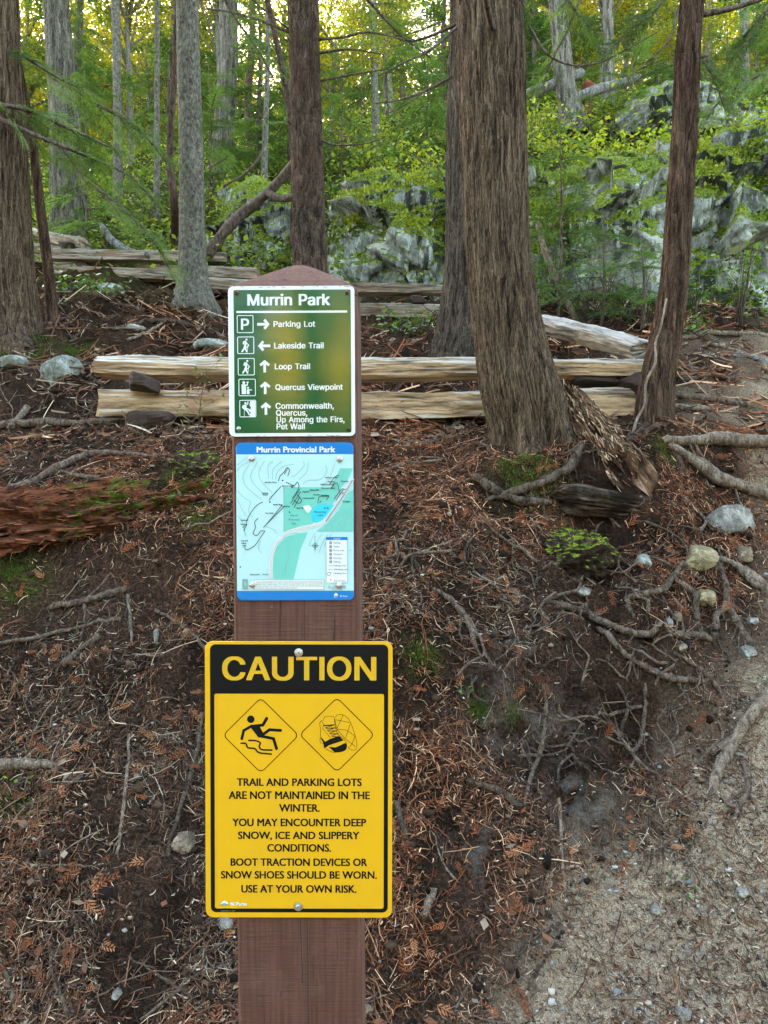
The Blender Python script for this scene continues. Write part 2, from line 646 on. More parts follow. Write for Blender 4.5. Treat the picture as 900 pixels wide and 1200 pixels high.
def post_mat():
    m, nt, b = new_mat('brown_stained_wood')
    g = N(nt)
    v = g.coord('Object', (160, 160, 6))
    f1 = g.noise(v, 1.0, 4, 0.6)
    saw = g.noise(g.coord('Object', (14, 14, 420)), 1.0, 3, 0.6)
    wear = g.noise(g.coord('Object'), 9, 5, 0.7)
    c = g.ramp(f1, [(0.3, (0.068, 0.030, 0.021)), (0.7, (0.112, 0.052, 0.038))])
    c = g.mix(g.ramp(wear, [(0.5, 0.0), (0.8, 0.5)]), c, (0.15, 0.085, 0.068))
    chk = g.noise(g.coord('Object', (70, 70, 2.2)), 1.0, 5, 0.7, 0.2)
    c = g.mix(g.ramp(chk, [(0.33, 0.75), (0.37, 0.0)]), c, (0.025, 0.012, 0.009))
    nick = g.noise(g.coord('Object', (55, 55, 40)), 1.0, 5, 0.8)
    c = g.mix(g.ramp(nick, [(0.69, 0.0), (0.72, 0.7)]), c, (0.21, 0.15, 0.115))
    g.link(c, b.inputs['Base Color'])
    b.inputs['Roughness'].default_value = 0.75
    b.inputs['Specular IOR Level'].default_value = 0.15
    g.bump(g.math('ADD', g.math('ADD', g.math('MULTIPLY', f1, 0.6), g.math('MULTIPLY', saw, 0.7)), g.ramp(chk, [(0.33, 0.0), (0.38, 1.2)])), b, 0.9, 0.004)
    return m


MPOST = post_mat()
MCRACK = plain('dark_crack', (0.02, 0.01, 0.008), 0.9)
hw = 0.1015
pc = P(344, 335, DP)
zb = -0.35
ztop = P(345, 335, DP)[2]
prot = (0, R(-0.35), 0)
post = thing('marker_post', 'brown stained square wooden post with pyramid top, carrying the three park signs', 'post', (pc[0] + 0.0035 * 0, DP + hw, 0), None, (0, 0, 0))
lean = math.tan(R(0.35))


def post_mesh():
    V, F = [], []
    ch = 0.004
    ring = [(-hw + ch, -hw), (hw - ch, -hw), (hw, -hw + ch), (hw, hw - ch), (hw - ch, hw), (-hw + ch, hw), (-hw, hw - ch), (-hw, -hw + ch)]
    zs = np.concatenate([np.linspace(zb, ztop - 0.02, 60), [ztop - 0.017, ztop - 0.0145, ztop - 0.012, ztop - 0.004, ztop]])
    off = np.concatenate([np.zeros(60), [-0.0, -0.0025, 0.0, 0.0, -0.003]])
    for z, o in zip(zs, off):
        for x, y in ring:
            k = 1 + o / hw
            V.append((x * k - lean * (z - ztop), y * k, z))
    n = len(zs)
    for i in range(n - 1):
        for j in range(8):
            F.append((i * 8 + j, i * 8 + (j + 1) % 8, (i + 1) * 8 + (j + 1) % 8, (i + 1) * 8 + j))
    # pyramid top with slightly crowned slopes
    prev = (n - 1) * 8
    for sc_, dz in ((0.78, 0.0152), (0.5, 0.0342), (0.25, 0.0508), (0.10, 0.0592)):
        r2 = len(V)
        for x, y in ring:
            V.append((x * sc_, y * sc_, ztop + dz))
        for j in range(8):
            F.append((prev + j, prev + (j + 1) % 8, r2 + (j + 1) % 8, r2 + j))
        prev = r2
    V.append((0.001, 0, ztop + 0.0622))
    tip = len(V) - 1
    tri = [(prev + j, prev + (j + 1) % 8, tip) for j in range(8)]
    return np.array(V), [np.array(F), np.array(tri)]


V, F = post_mesh()
obj('post_body', mesh_data('post_body', V, F, MPOST, False), post)
# drying checks: thin dark cracks running down the face
cr = []
for x0, za, zb_ in ((0.012, ztop - 0.27, 0.3), (0.002, 1.01, 0.75), (-0.004, ztop, ztop - 0.02)):
    zs = np.linspace(za, zb_, 26)
    xs = x0 + 0.0015 * np.cumsum(rng.normal(0, 0.3, 26)) - lean * (zs - ztop)
    wd = 0.0004 + 0.0005 * rng.random(26)
    VV = np.concatenate([np.stack([xs - wd, 0 * zs - hw - 0.0004, zs], -1), np.stack([xs + wd, 0 * zs - hw - 0.0004, zs], -1)])
    k = np.arange(25)
    cr.append((VV, [np.stack([k, k + 1, k + 27, k + 26], -1)]))
V, F = join(cr)
obj('drying_crack', mesh_data('drying_crack', V, F, MCRACK, False), post)

# ------------------------------------------------------------------ flat print helper
_fc = bpy.data.curves.new('probe_text', 'FONT')
_fo = bpy.data.objects.new('probe_text', _fc)
COL.objects.link(_fo)
_cache = {}


GL = {",":[94,[[19,-60,34,36,68,36,42,-60]]],"A":[240,[[8,0,101,254,138,254,231,0,198,0,144,151,140,161,136,173,132,186,127,201,122,219,116,239,123,239,117,219,111,201,106,185,102,172,98,161,95,151,43,0],[55,71,55,99,185,99,185,71]]],"C":[255,[[134,-3,113,-2,93,4,75,12,59,25,46,40,35,58,27,78,22,101,20,127,22,153,27,176,35,197,46,215,59,230,75,242,93,251,113,256,134,258,146,257,158,255,170,252,181,248,191,242,201,236,210,228,217,219,224,209,229,198,234,187,236,174,204,174,202,183,199,190,195,197,190,204,185,209,179,214,172,218,165,222,158,224,150,226,142,228,134,228,119,227,105,223,92,216,80,207,71,196,62,182,57,166,53,148,52,127,53,107,57,88,63,72,71,59,80,47,92,38,105,32,119,28,134,26,142,27,150,28,158,30,165,33,172,36,179,40,185,45,190,51,195,57,199,64,202,72,204,80,236,80,234,68,229,56,224,45,217,36,210,27,201,19,192,12,181,7,170,2,159,-1,146,-3]]],"F":[205,[[30,0,30,254,185,254,185,226,62,226,62,139,173,139,173,111,62,111,62,0]]],"I":[84,[[26,0,26,254,58,254,58,0]]],"L":[196,[[30,0,30,254,62,254,62,29,181,29,181,0]]],"M":[314,[[30,0,30,254,76,254,139,94,140,89,142,85,144,79,146,74,148,68,150,61,152,55,154,48,156,42,158,36,159,30,161,24,154,24,155,30,157,35,159,41,161,48,163,54,165,61,167,67,169,73,171,79,173,85,175,89,176,94,238,254,284,254,284,0,252,0,252,145,252,151,252,157,252,163,252,170,252,177,253,184,253,192,253,199,253,207,253,214,253,221,253,229,256,229,254,221,251,213,249,205,246,197,244,189,241,181,238,174,236,167,234,161,232,155,230,150,228,145,171,0,143,0,85,145,83,150,82,155,80,160,77,167,75,173,72,181,70,188,67,196,65,204,62,212,59,220,56,229,59,229,60,222,60,215,60,208,60,201,60,193,60,186,61,178,61,171,61,164,61,158,61,151,61,145,61,0]]],"N":[262,[[30,0,30,254,68,254,172,91,174,87,178,82,181,75,185,69,189,61,194,53,198,45,203,36,207,27,202,27,202,36,201,45,200,54,200,63,200,71,200,79,199,86,199,92,199,97,199,254,232,254,232,0,193,0,101,145,97,152,93,158,89,165,84,173,79,181,74,191,68,201,61,213,54,226,60,227,60,215,61,203,61,192,62,182,62,172,62,164,62,157,62,150,62,145,62,0]]],"O":[267,[[133,-3,112,-2,93,4,75,12,59,25,46,40,35,58,27,78,22,101,20,127,22,153,27,176,35,197,46,215,59,230,75,242,93,251,112,256,133,258,155,256,174,251,192,242,208,230,221,215,232,197,240,176,245,153,247,127,245,101,240,78,232,58,221,40,208,25,192,12,174,4,155,-2],[133,26,148,28,162,32,175,38,186,47,196,58,204,72,210,88,214,106,215,127,214,148,210,166,204,182,196,196,186,207,175,216,162,223,148,227,133,228,119,227,105,223,92,216,81,207,71,196,63,182,57,166,53,148,52,127,53,106,57,88,63,72,71,58,81,47,92,38,105,32,119,28]]],"P":[222,[[30,0,30,254,118,254,136,253,152,250,166,244,178,236,187,226,195,215,200,202,203,189,204,174,203,159,200,145,195,133,187,121,178,112,166,104,152,98,136,94,118,93,55,93,55,121,116,121,129,122,139,124,149,128,156,133,162,139,167,147,170,155,172,164,172,174,172,184,170,193,167,201,162,208,156,214,148,219,139,223,129,225,116,226,62,226,62,0]]],"Q":[267,[[123,80,156,80,185,42,192,32,234,-24,200,-24,173,13,166,23],[133,-3,112,-2,93,4,75,12,59,25,46,40,35,58,27,78,22,101,20,127,22,153,27,176,35,197,46,215,59,230,75,242,93,251,112,256,133,258,155,256,174,251,192,242,208,230,221,215,232,197,240,176,245,153,247,127,245,101,240,78,232,58,221,40,208,25,192,12,174,4,155,-2],[133,26,148,28,162,32,175,38,186,47,196,58,204,72,210,88,214,106,215,127,214,148,210,166,204,182,196,196,186,207,175,216,162,223,148,227,133,228,119,227,105,223,92,216,81,207,71,196,63,182,57,166,53,148,52,127,53,106,57,88,63,72,71,58,81,47,92,38,105,32,119,28]]],"T":[224,[[16,226,16,254,208,254,208,226,128,226,128,0,96,0,96,226]]],"U":[259,[[129,-4,110,-3,93,1,77,8,63,17,52,27,42,40,36,54,31,70,30,87,30,254,62,254,62,89,63,77,66,66,70,57,77,48,84,40,94,34,104,29,116,27,129,26,143,27,155,29,165,34,175,40,182,48,188,57,193,66,195,77,196,89,196,254,229,254,229,87,227,70,223,54,216,40,207,27,195,17,182,8,166,1,149,-3]]],"V":[240,[[102,0,8,254,42,254,96,103,99,94,103,82,108,69,113,53,118,35,124,15,117,15,123,36,129,54,133,69,138,82,142,94,145,103,197,254,231,254,139,0]]],"W":[343,[[78,0,8,254,41,254,82,98,84,90,86,81,88,73,90,64,92,55,93,47,95,38,97,29,98,20,95,20,96,29,98,38,100,47,102,55,104,64,106,73,108,81,110,90,112,98,153,254,190,254,231,98,233,90,235,81,237,73,239,64,241,55,243,47,245,38,247,29,249,20,244,20,246,29,248,38,249,47,251,55,253,64,255,73,257,81,259,90,261,98,302,254,335,254,265,0,228,0,184,161,181,172,178,184,176,196,173,209,170,222,168,237,175,237,172,223,170,210,167,197,165,185,162,173,159,161,115,0]]],"a":[195,[[80,-4,68,-4,57,-1,47,2,38,8,30,14,24,22,19,32,16,42,15,54,16,64,18,73,22,80,26,87,32,92,39,97,46,100,54,103,63,105,71,107,80,109,89,110,100,111,109,112,117,113,123,114,129,116,133,117,135,120,137,123,138,127,138,128,137,136,136,142,133,148,130,153,125,158,120,161,113,163,106,165,98,165,89,165,82,164,75,161,69,158,63,154,59,150,55,146,52,142,50,137,20,146,26,156,32,165,39,173,48,179,57,184,66,188,77,190,87,192,97,192,104,192,112,191,119,190,128,187,135,184,143,180,150,175,156,168,161,160,165,150,168,139,168,126,168,0,138,0,138,26,136,26,134,21,130,17,126,12,121,8,115,4,108,1,100,-2,90,-4],[85,23,96,23,106,26,114,29,121,34,127,40,132,47,135,54,137,61,138,69,138,95,136,93,133,92,130,91,125,90,121,89,116,88,110,87,105,86,100,86,95,85,91,84,88,84,81,83,74,81,67,79,61,77,56,74,52,70,48,65,47,59,46,52,46,46,48,41,51,36,55,32,59,29,65,26,71,24,78,23]]],"c":[198,[[104,-4,87,-3,72,1,58,8,46,17,36,29,28,43,22,58,18,75,17,94,18,113,22,130,28,146,36,159,46,171,58,180,72,187,87,191,104,192,113,192,122,191,130,189,138,186,146,182,153,178,159,173,165,167,170,161,174,154,178,146,181,138,151,131,150,136,148,140,145,145,142,149,139,152,135,155,131,158,126,161,121,162,116,164,110,165,104,165,92,164,81,161,73,155,65,148,59,139,54,129,51,118,49,106,48,94,49,81,51,70,54,59,59,49,65,40,73,33,81,28,92,24,104,23,110,24,116,24,121,26,126,28,131,30,135,33,139,36,143,40,146,44,148,49,150,54,152,59,181,51,179,43,175,35,171,28,165,22,160,16,153,11,146,6,138,3,130,0,122,-2,113,-4]]],"d":[212,[[98,-4,82,-3,68,1,56,8,44,17,35,29,27,42,22,58,18,75,17,94,18,113,22,131,27,146,35,160,45,171,56,180,69,187,83,191,98,192,109,192,118,190,126,186,133,182,139,178,144,173,147,168,151,164,153,160,155,160,155,254,186,254,186,0,156,0,156,29,153,29,151,25,147,21,143,16,139,11,133,6,126,2,118,-1,109,-3],[102,23,113,24,123,27,132,32,139,39,145,48,150,58,153,69,155,81,156,95,155,108,153,120,150,131,145,141,139,149,132,156,123,161,113,164,102,165,91,164,81,161,72,156,65,149,59,140,54,131,51,120,49,108,48,95,49,82,51,70,54,58,59,48,65,40,73,33,81,28,91,24]]],"e":[202,[[106,-4,88,-3,73,1,58,8,46,17,36,29,28,42,22,58,18,75,17,93,18,112,22,129,28,145,36,159,46,170,58,180,71,187,86,191,103,192,113,192,123,190,133,187,142,183,151,177,160,170,167,162,173,152,179,141,182,128,185,113,186,97,186,85,37,85,37,110,169,110,155,101,154,113,152,124,149,134,144,143,138,151,131,157,123,161,113,164,103,165,92,164,82,161,73,157,66,151,59,143,54,135,51,125,49,116,48,105,48,89,49,75,51,64,55,53,61,44,67,37,76,31,85,26,95,24,106,23,114,23,120,25,127,26,133,29,138,32,143,36,147,41,150,47,153,53,182,45,179,36,174,27,168,20,160,13,151,7,141,2,130,-1,119,-3]]],"g":[213,[[103,-75,90,-75,78,-73,67,-70,57,-66,49,-61,41,-55,35,-49,30,-42,25,-35,51,-20,54,-24,57,-29,61,-33,65,-37,71,-41,77,-44,85,-47,93,-48,103,-49,118,-47,130,-44,141,-38,149,-29,154,-17,156,-3,156,34,153,34,150,30,147,26,143,21,139,16,133,12,126,8,118,5,109,3,97,2,83,4,69,7,56,13,45,22,35,32,28,45,22,60,18,77,17,96,18,114,22,131,27,147,35,160,45,171,56,180,69,187,83,191,98,192,109,192,119,190,127,186,134,182,139,178,144,173,148,168,151,164,154,159,157,159,157,190,186,190,186,-4,185,-20,181,-33,175,-45,167,-54,157,-62,145,-68,132,-72,118,-74],[102,30,113,30,123,33,132,38,139,44,145,51,150,61,153,71,156,83,156,96,156,109,153,121,150,132,145,141,139,150,132,156,123,161,114,164,102,165,91,164,81,161,73,156,65,149,59,141,54,131,51,120,49,109,48,96,49,84,51,72,54,61,59,52,65,44,73,38,81,33,91,30]]],"h":[205,[[57,113,57,0,26,0,26,254,57,254,57,144,51,144,58,159,66,172,76,181,87,187,100,191,114,192,126,191,137,189,148,184,157,178,164,170,170,160,175,149,178,135,179,120,179,0,148,0,148,118,147,131,143,143,136,152,128,159,117,163,105,165,96,164,88,162,80,159,74,154,68,148,63,141,60,133,58,124]]],"i":[83,[[26,0,26,190,57,190,57,0],[42,221,36,222,31,224,27,227,23,231,21,236,21,242,21,247,23,252,27,256,31,259,36,261,42,262,47,261,52,259,57,256,60,252,62,247,63,242,62,236,60,231,57,227,52,224,47,222]]],"k":[190,[[55,68,55,106,60,106,142,190,180,190,92,100,89,100],[26,0,26,254,57,254,57,0],[147,0,74,93,96,114,186,0]]],"l":[83,[[26,0,26,254,57,254,57,0]]],"m":[305,[[26,0,26,190,56,190,56,148,54,148,57,157,61,166,66,173,72,179,79,184,86,188,94,191,102,193,110,193,123,192,134,187,144,180,151,171,157,160,160,147,156,147,159,156,163,164,169,172,175,178,182,183,190,187,199,191,208,192,218,193,229,192,239,190,249,186,257,180,264,173,270,164,275,154,278,141,278,128,278,0,248,0,248,127,247,139,243,149,236,156,228,161,219,164,209,165,201,165,194,163,187,160,181,156,177,151,173,145,170,139,168,131,168,124,168,0,137,0,137,130,136,140,132,148,126,156,119,161,110,164,100,165,92,165,85,163,79,160,73,156,67,151,63,145,60,137,58,129,57,119,57,0]]],"n":[205,[[57,113,57,0,26,0,26,190,56,190,56,144,51,144,58,159,66,172,76,181,87,187,100,191,114,192,126,191,137,189,147,184,156,178,164,170,170,160,175,149,178,135,179,120,179,0,148,0,148,118,147,131,143,143,136,152,128,159,117,163,105,165,96,164,88,162,80,159,74,154,68,148,63,141,60,133,58,124]]],"o":[208,[[104,-4,87,-3,72,1,58,8,46,17,36,29,28,43,22,58,18,75,17,94,18,113,22,130,28,146,36,159,46,171,58,180,72,187,87,191,104,192,120,191,136,187,149,180,161,171,171,159,180,146,186,130,189,113,191,94,189,75,186,58,180,43,171,29,161,17,149,8,136,1,120,-3],[104,23,116,24,126,28,135,33,143,40,149,49,154,59,157,70,159,81,160,94,159,106,157,118,154,129,149,139,143,148,135,155,126,161,116,164,104,165,92,164,81,161,73,155,65,148,59,139,54,129,51,118,49,106,48,94,49,81,51,70,54,59,59,49,65,40,73,33,81,28,92,24]]],"p":[212,[[26,-71,26,190,56,190,56,160,59,160,62,164,65,168,69,173,73,178,79,182,86,186,94,190,103,192,115,192,130,191,144,187,156,180,168,171,177,160,185,146,191,131,194,113,195,94,194,75,191,58,185,42,177,29,168,17,157,8,144,1,130,-3,115,-4,104,-3,94,-1,86,2,79,6,74,11,69,16,65,21,62,25,59,29,57,29,57,-71],[110,23,121,24,131,28,140,33,147,40,153,48,158,58,161,70,163,82,164,95,163,108,161,120,158,131,153,140,147,149,140,156,131,161,121,164,110,165,99,164,89,161,81,156,73,149,67,141,62,131,59,120,57,108,56,95,57,81,59,69,63,58,67,48,73,39,81,32,89,27,99,24]]],"r":[130,[[26,0,26,190,56,190,56,160,58,160,62,169,68,177,76,184,85,188,96,191,107,192,109,192,112,192,115,192,117,192,120,192,122,192,122,161,120,161,118,162,115,162,111,163,107,163,103,163,95,162,87,160,80,157,73,153,67,148,63,142,60,135,58,127,57,118,57,0]]],"s":[182,[[91,-4,78,-3,67,-2,56,2,46,6,38,12,31,19,25,27,21,37,18,47,47,53,50,44,55,36,62,30,70,26,80,24,91,23,103,24,113,26,122,31,129,37,133,44,134,51,133,58,131,63,127,68,122,72,115,75,106,78,75,85,59,90,46,96,36,104,29,113,25,124,23,137,24,147,27,157,33,166,39,173,48,180,58,185,69,189,81,191,94,192,106,192,117,190,127,186,136,182,143,176,149,170,155,162,159,154,162,145,134,139,131,146,127,152,121,158,114,163,105,165,94,166,83,165,74,163,65,158,59,153,56,146,54,139,55,132,58,126,62,122,68,118,76,114,86,111,115,105,131,100,143,93,153,86,160,76,164,66,166,53,165,43,161,33,156,24,149,16,140,9,130,3,118,-1,105,-3]]],"t":[114,[[102,190,102,164,3,164,3,190],[32,236,63,236,63,49,64,41,65,35,68,31,72,27,78,26,85,25,87,25,90,25,93,26,96,26,98,26,101,27,107,1,103,0,100,-1,96,-1,92,-2,88,-2,84,-2,69,-1,56,4,46,11,38,20,34,32,32,46]]],"u":[205,[[91,-3,79,-2,68,1,57,5,48,12,41,20,35,29,30,41,27,54,26,69,26,190,57,190,57,72,58,58,62,47,68,37,77,31,88,26,100,25,109,26,117,28,125,31,131,36,137,41,142,48,145,57,147,66,148,76,148,190,179,190,179,0,149,0,149,46,154,46,147,30,139,18,129,8,117,2,105,-1]]],"w":[284,[[69,0,11,190,44,190,67,107,70,95,73,82,77,68,80,54,84,38,88,21,82,21,86,37,89,53,93,67,96,81,100,94,103,107,126,190,158,190,181,107,184,95,187,82,191,68,194,53,198,37,201,21,196,21,199,37,203,53,206,68,210,81,213,95,217,107,240,190,272,190,215,0,184,0,159,86,157,95,155,104,152,112,150,122,148,131,145,140,143,150,141,159,138,169,145,169,143,159,141,150,138,140,136,131,134,121,131,112,129,103,126,94,124,86,99,0]]]," ":[124,[]]}
_tri = {}


def glyph_tris(ch):
    """filled outline of one letter (non-zero winding)"""
    if ch not in _tri:
        loops = [np.array(l, float).reshape(-1, 2) for l in GL[ch][1]]
        if not loops:
            _tri[ch] = (np.zeros((0, 2)), [])
            return _tri[ch]
        vs, es, k = [], [], 0
        for l in loops:
            vs += [Vector((float(a) / 500, float(b_) / 500)) for a, b_ in l]
            es += [(k + i, k + (i + 1) % len(l)) for i in range(len(l))]
            k += len(l)
        ov, oe, of = geometry.delaunay_2d_cdt(vs, es, [], 0, 1e-6)[:3]
        V = np.array([(v.x, v.y) for v in ov])
        keep = []
        for f in of:
            p = V[list(f)].mean(0) * 500
            wn = 0
            for l in loops:
                a, b_ = l, np.roll(l, -1, 0)
                cr = (b_[:, 0] - a[:, 0]) * (p[1] - a[:, 1]) - (p[0] - a[:, 0]) * (b_[:, 1] - a[:, 1])
                wn += int(((a[:, 1] <= p[1]) & (b_[:, 1] > p[1]) & (cr > 0)).sum()) - int(((a[:, 1] > p[1]) & (b_[:, 1] <= p[1]) & (cr < 0)).sum())
            if wn:
                keep.append(list(f))
        _tri[ch] = (V, keep)
    return _tri[ch]


def glyphs(s, font):
    """filled outline mesh of a text line in font units"""
    if font == 'grotesque' and all(ch in GL for ch in s):
        Vs, Fs, k, x = [], [], 0, 0
        for ch in s:
            V, F = glyph_tris(ch)
            if len(V):
                Vs.append(V + np.array([x / 500, 0]))
                Fs += [[k + i for i in f] for f in F]
                k += len(V)
            x += GL[ch][0]
        return np.concatenate(Vs), Fs
    _fc.body = s
    _fc.resolution_u = 3
    bpy.context.view_layer.update()
    ev = _fo.evaluated_get(bpy.context.evaluated_depsgraph_get())
    me = ev.to_mesh()
    V = np.zeros(len(me.vertices) * 3, np.float32)
    me.vertices.foreach_get('co', V)
    F = [list(p.vertices) for p in me.polygons]
    ev.to_mesh_clear()
    return V.reshape(-1, 3)[:, :2].astype(float), F


class Print:
    """flat shapes in photo pixels, laid on a sign face"""
    def __init__(self):
        self.V, self.F, self.n, self.L, self.piece = [], [], 0, [], 0

    def poly(self, pts):
        pts = [tuple(map(float, p)) for p in pts]
        self.V += pts
        self.F.append(list(range(self.n, self.n + len(pts))))
        self.n += len(pts)
        self.L += [self.piece % 11] * len(pts)
        self.piece += 1
        return self

    def strip(self, A, B, closed=False):
        n = len(A)
        k = self.n
        self.V += [tuple(p) for p in A] + [tuple(p) for p in B]
        for i in range(n if closed else n - 1):
            j = (i + 1) % n
            self.F.append([k + i, k + j, k + n + j, k + n + i])
        self.n += 2 * n
        self.L += [self.piece % 11] * (2 * n)
        self.piece += 1

    def stroke(self, pts, wd, closed=False, cap=True, sub=1):
        pts = np.array(pts, float)
        if sub > 1:
            pts, _ = smooth_path(np.c_[pts, np.zeros(len(pts))], np.zeros(len(pts)), sub)
            pts = pts[:, :2]
        if closed:
            T0 = pts - np.roll(pts, 1, 0)
            T1 = np.roll(pts, -1, 0) - pts
        else:
            T0 = np.vstack([pts[1] - pts[0], np.diff(pts, axis=0)])
            T1 = np.vstack([np.diff(pts, axis=0), pts[-1] - pts[-2]])
        T0 /= np.linalg.norm(T0, axis=1)[:, None] + 1e-9
        T1 /= np.linalg.norm(T1, axis=1)[:, None] + 1e-9
        N0 = np.stack([-T0[:, 1], T0[:, 0]], -1)
        N1 = np.stack([-T1[:, 1], T1[:, 0]], -1)
        M = N0 + N1
        M /= np.linalg.norm(M, axis=1)[:, None] + 1e-9
        M /= np.maximum((M * N1).sum(1), 0.5)[:, None]
        h = wd / 2
        self.strip(pts + M * h, pts - M * h, closed)
        if cap and not closed and wd > 0.8:
            for p, t in ((pts[0], -T1[0]), (pts[-1], T0[-1])):
                a0 = math.atan2(t[1], t[0])
                self.poly([(p[0] + h * math.cos(a0 + a), p[1] + h * math.sin(a0 + a)) for a in np.linspace(-PI / 2, PI / 2, 8)])
        return self

    def disc(self, x, y, r, ry=None, n=20):
        return self.poly([(x + r * math.cos(a), y + (ry or r) * math.sin(a)) for a in np.linspace(0, 2 * PI, n, endpoint=False)])

    @staticmethod
    def rr(x0, y0, x1, y1, r, n=6):
        out = []
        for cx, cy, a in ((x1 - r, y0 + r, -PI / 2), (x1 - r, y1 - r, 0), (x0 + r, y1 - r, PI / 2), (x0 + r, y0 + r, PI)):
            for t in np.linspace(0, PI / 2, n):
                out.append((cx + r * math.cos(a + t), cy + r * math.sin(a + t)))
        return out

    def rect(self, x0, y0, x1, y1, r=0.0):
        return self.poly(self.rr(x0, y0, x1, y1, r) if r else [(x0, y0), (x1, y0), (x1, y1), (x0, y1)])

    def ring(self, outer, inner):
        self.strip(outer, inner, True)
        return self

    def frame(self, x0, y0, x1, y1, r, t):
        return self.ring(self.rr(x0, y0, x1, y1, r), self.rr(x0 + t, y0 + t, x1 - t, y1 - t, max(r - t, 0.05)))

    def text(self, s, x0, x1, cap, base, bold=0.06, font='grotesque'):
        """text fitted to its measured box; weight by stacking slightly shifted copies"""
        V, F = glyphs(s, font)
        if font not in _cache:
            H, _ = glyphs('P', font)
            _cache[font] = (H[:, 1].min(), H[:, 1].max())
        b0, c0 = _cache[font]
        hgt = base - cap
        e = bold * hgt * 0.5
        X = x0 + e + (V[:, 0] - V[:, 0].min()) / (np.ptp(V[:, 0])) * (x1 - x0 - 2 * e)
        f = e * 0.4
        Y = base - f + (V[:, 1] - b0) / (c0 - b0) * (cap - base + 2 * f)
        for dx, dy in (((-e, -f), (e, -f), (-e, f), (e, f), (0, 0)) if bold else ((0, 0),)):
            k = self.n
            self.V += list(zip(X + dx, Y + dy))
            self.L += [self.piece % 11] * len(X)
            self.piece += 1
            self.F += [[k + i for i in q] for q in F]
            self.n += len(X)
        return self

    def build(self, name, mat, sign, layer):
        V = np.array(self.V)
        L = np.stack([(V[:, 0] - sign['pc'][0]) * SCL, -0.00030 * layer - 0.00002 * np.array(self.L), (sign['pc'][1] - V[:, 1]) * SCL], -1)
        # face towards the viewer
        F = self.F
        return obj(name, mesh_data(name, L, [list(f) for f in F], mat, False), sign['root'])


def sign_root(name, label, cat, x0, y0, x1, y1, proud, lean_deg=0.0):
    cx, cy = (x0 + x1) / 2, (y0 + y1) / 2
    loc = P(cx, cy, DP)
    r = thing(name, label, cat, (loc[0], DP - proud, loc[2]), None, (0, R(lean_deg), 0))
    return {'root': r, 'pc': (cx, cy)}


def sign_panel(sign, x0, y0, x1, y1, r, thick, mat, back=None):
    o = np.array(Print.rr(x0, y0, x1, y1, r, 8))
    n = len(o)
    lx = (o[:, 0] - sign['pc'][0]) * SCL
    lz = (sign['pc'][1] - o[:, 1]) * SCL
    ins = 1 - 0.0006 / np.hypot(lx, lz)
    rings = [(lx * ins, 0.0, lz * ins), (lx, 0.0005, lz), (lx, thick - 0.0003, lz), (lx * ins, thick, lz * ins)]
    V = np.concatenate([np.stack([a, np.full(n, y), c], -1) for a, y, c in rings])
    F = []
    k = np.arange(n)
    for i in range(3):
        F.append(np.stack([i * n + k, i * n + (k + 1) % n, (i + 1) * n + (k + 1) % n, (i + 1) * n + k], -1))
    F += [list(range(n))[::-1], list(range(3 * n, 4 * n))]
    return obj('panel', mesh_data('panel', V, F, mat, False), sign['root'])


MSTEEL = plain('zinc_steel', (0.55, 0.55, 0.53), 0.3, 1.0, vary=0.4, vscale=300)
MRUST = plain('rusty_steel', (0.16, 0.075, 0.035), 0.7, 0.4, vary=0.7, vscale=400)
MDARKHOLE = plain('socket_dark', (0.02, 0.017, 0.015), 0.8)


def screw(sign, px, py, r, mat, hexhead=False, rim=None):
    """domed screw head with a drive recess, on a washer"""
    cx, cz = (px - sign['pc'][0]) * SCL, (sign['pc'][1] - py) * SCL
    rr_ = r * SCL
    parts = []
    n = 18
    th = np.linspace(0, 2 * PI, n, endpoint=False)
    profl = [(1.25, 0.0), (1.25, -0.0007), (0.98, -0.0012)]
    top = 0.0012
    if hexhead:
        profl += [(0.80, -0.0014), (0.80, -0.0034), (0.66, -0.0040), (0.42, -0.0040), (0.38, -0.0028), (0.02, -0.0028)]
    else:
        profl += [(0.97, -0.0016), (0.85, -0.0027), (0.62, -0.0034), (0.40, -0.0037), (0.34, -0.0020), (0.02, -0.0018)]
    V = []
    for a, y in profl:
        f = a * rr_
        if hexhead and a in (0.80, 0.66):
            hexr = np.cos(PI / 6) / np.cos((th % (PI / 3)) - PI / 6)
            f = f * (0.9 + 0.25 * (hexr - 0.93))
        V.append(np.stack([cx + f * np.cos(th), np.full(n, y - 0.0012), cz + f * np.sin(th)], -1))
    V = np.concatenate(V)
    k = np.arange(n)
    F = [np.stack([i * n + k, i * n + (k + 1) % n, (i + 1) * n + (k + 1) % n, (i + 1) * n + k], -1) for i in range(len(profl) - 1)]
    F.append(list(range((len(profl) - 1) * n, len(profl) * n)))
    return obj('screw', mesh_data('screw', V, F, mat, False), sign['root'])


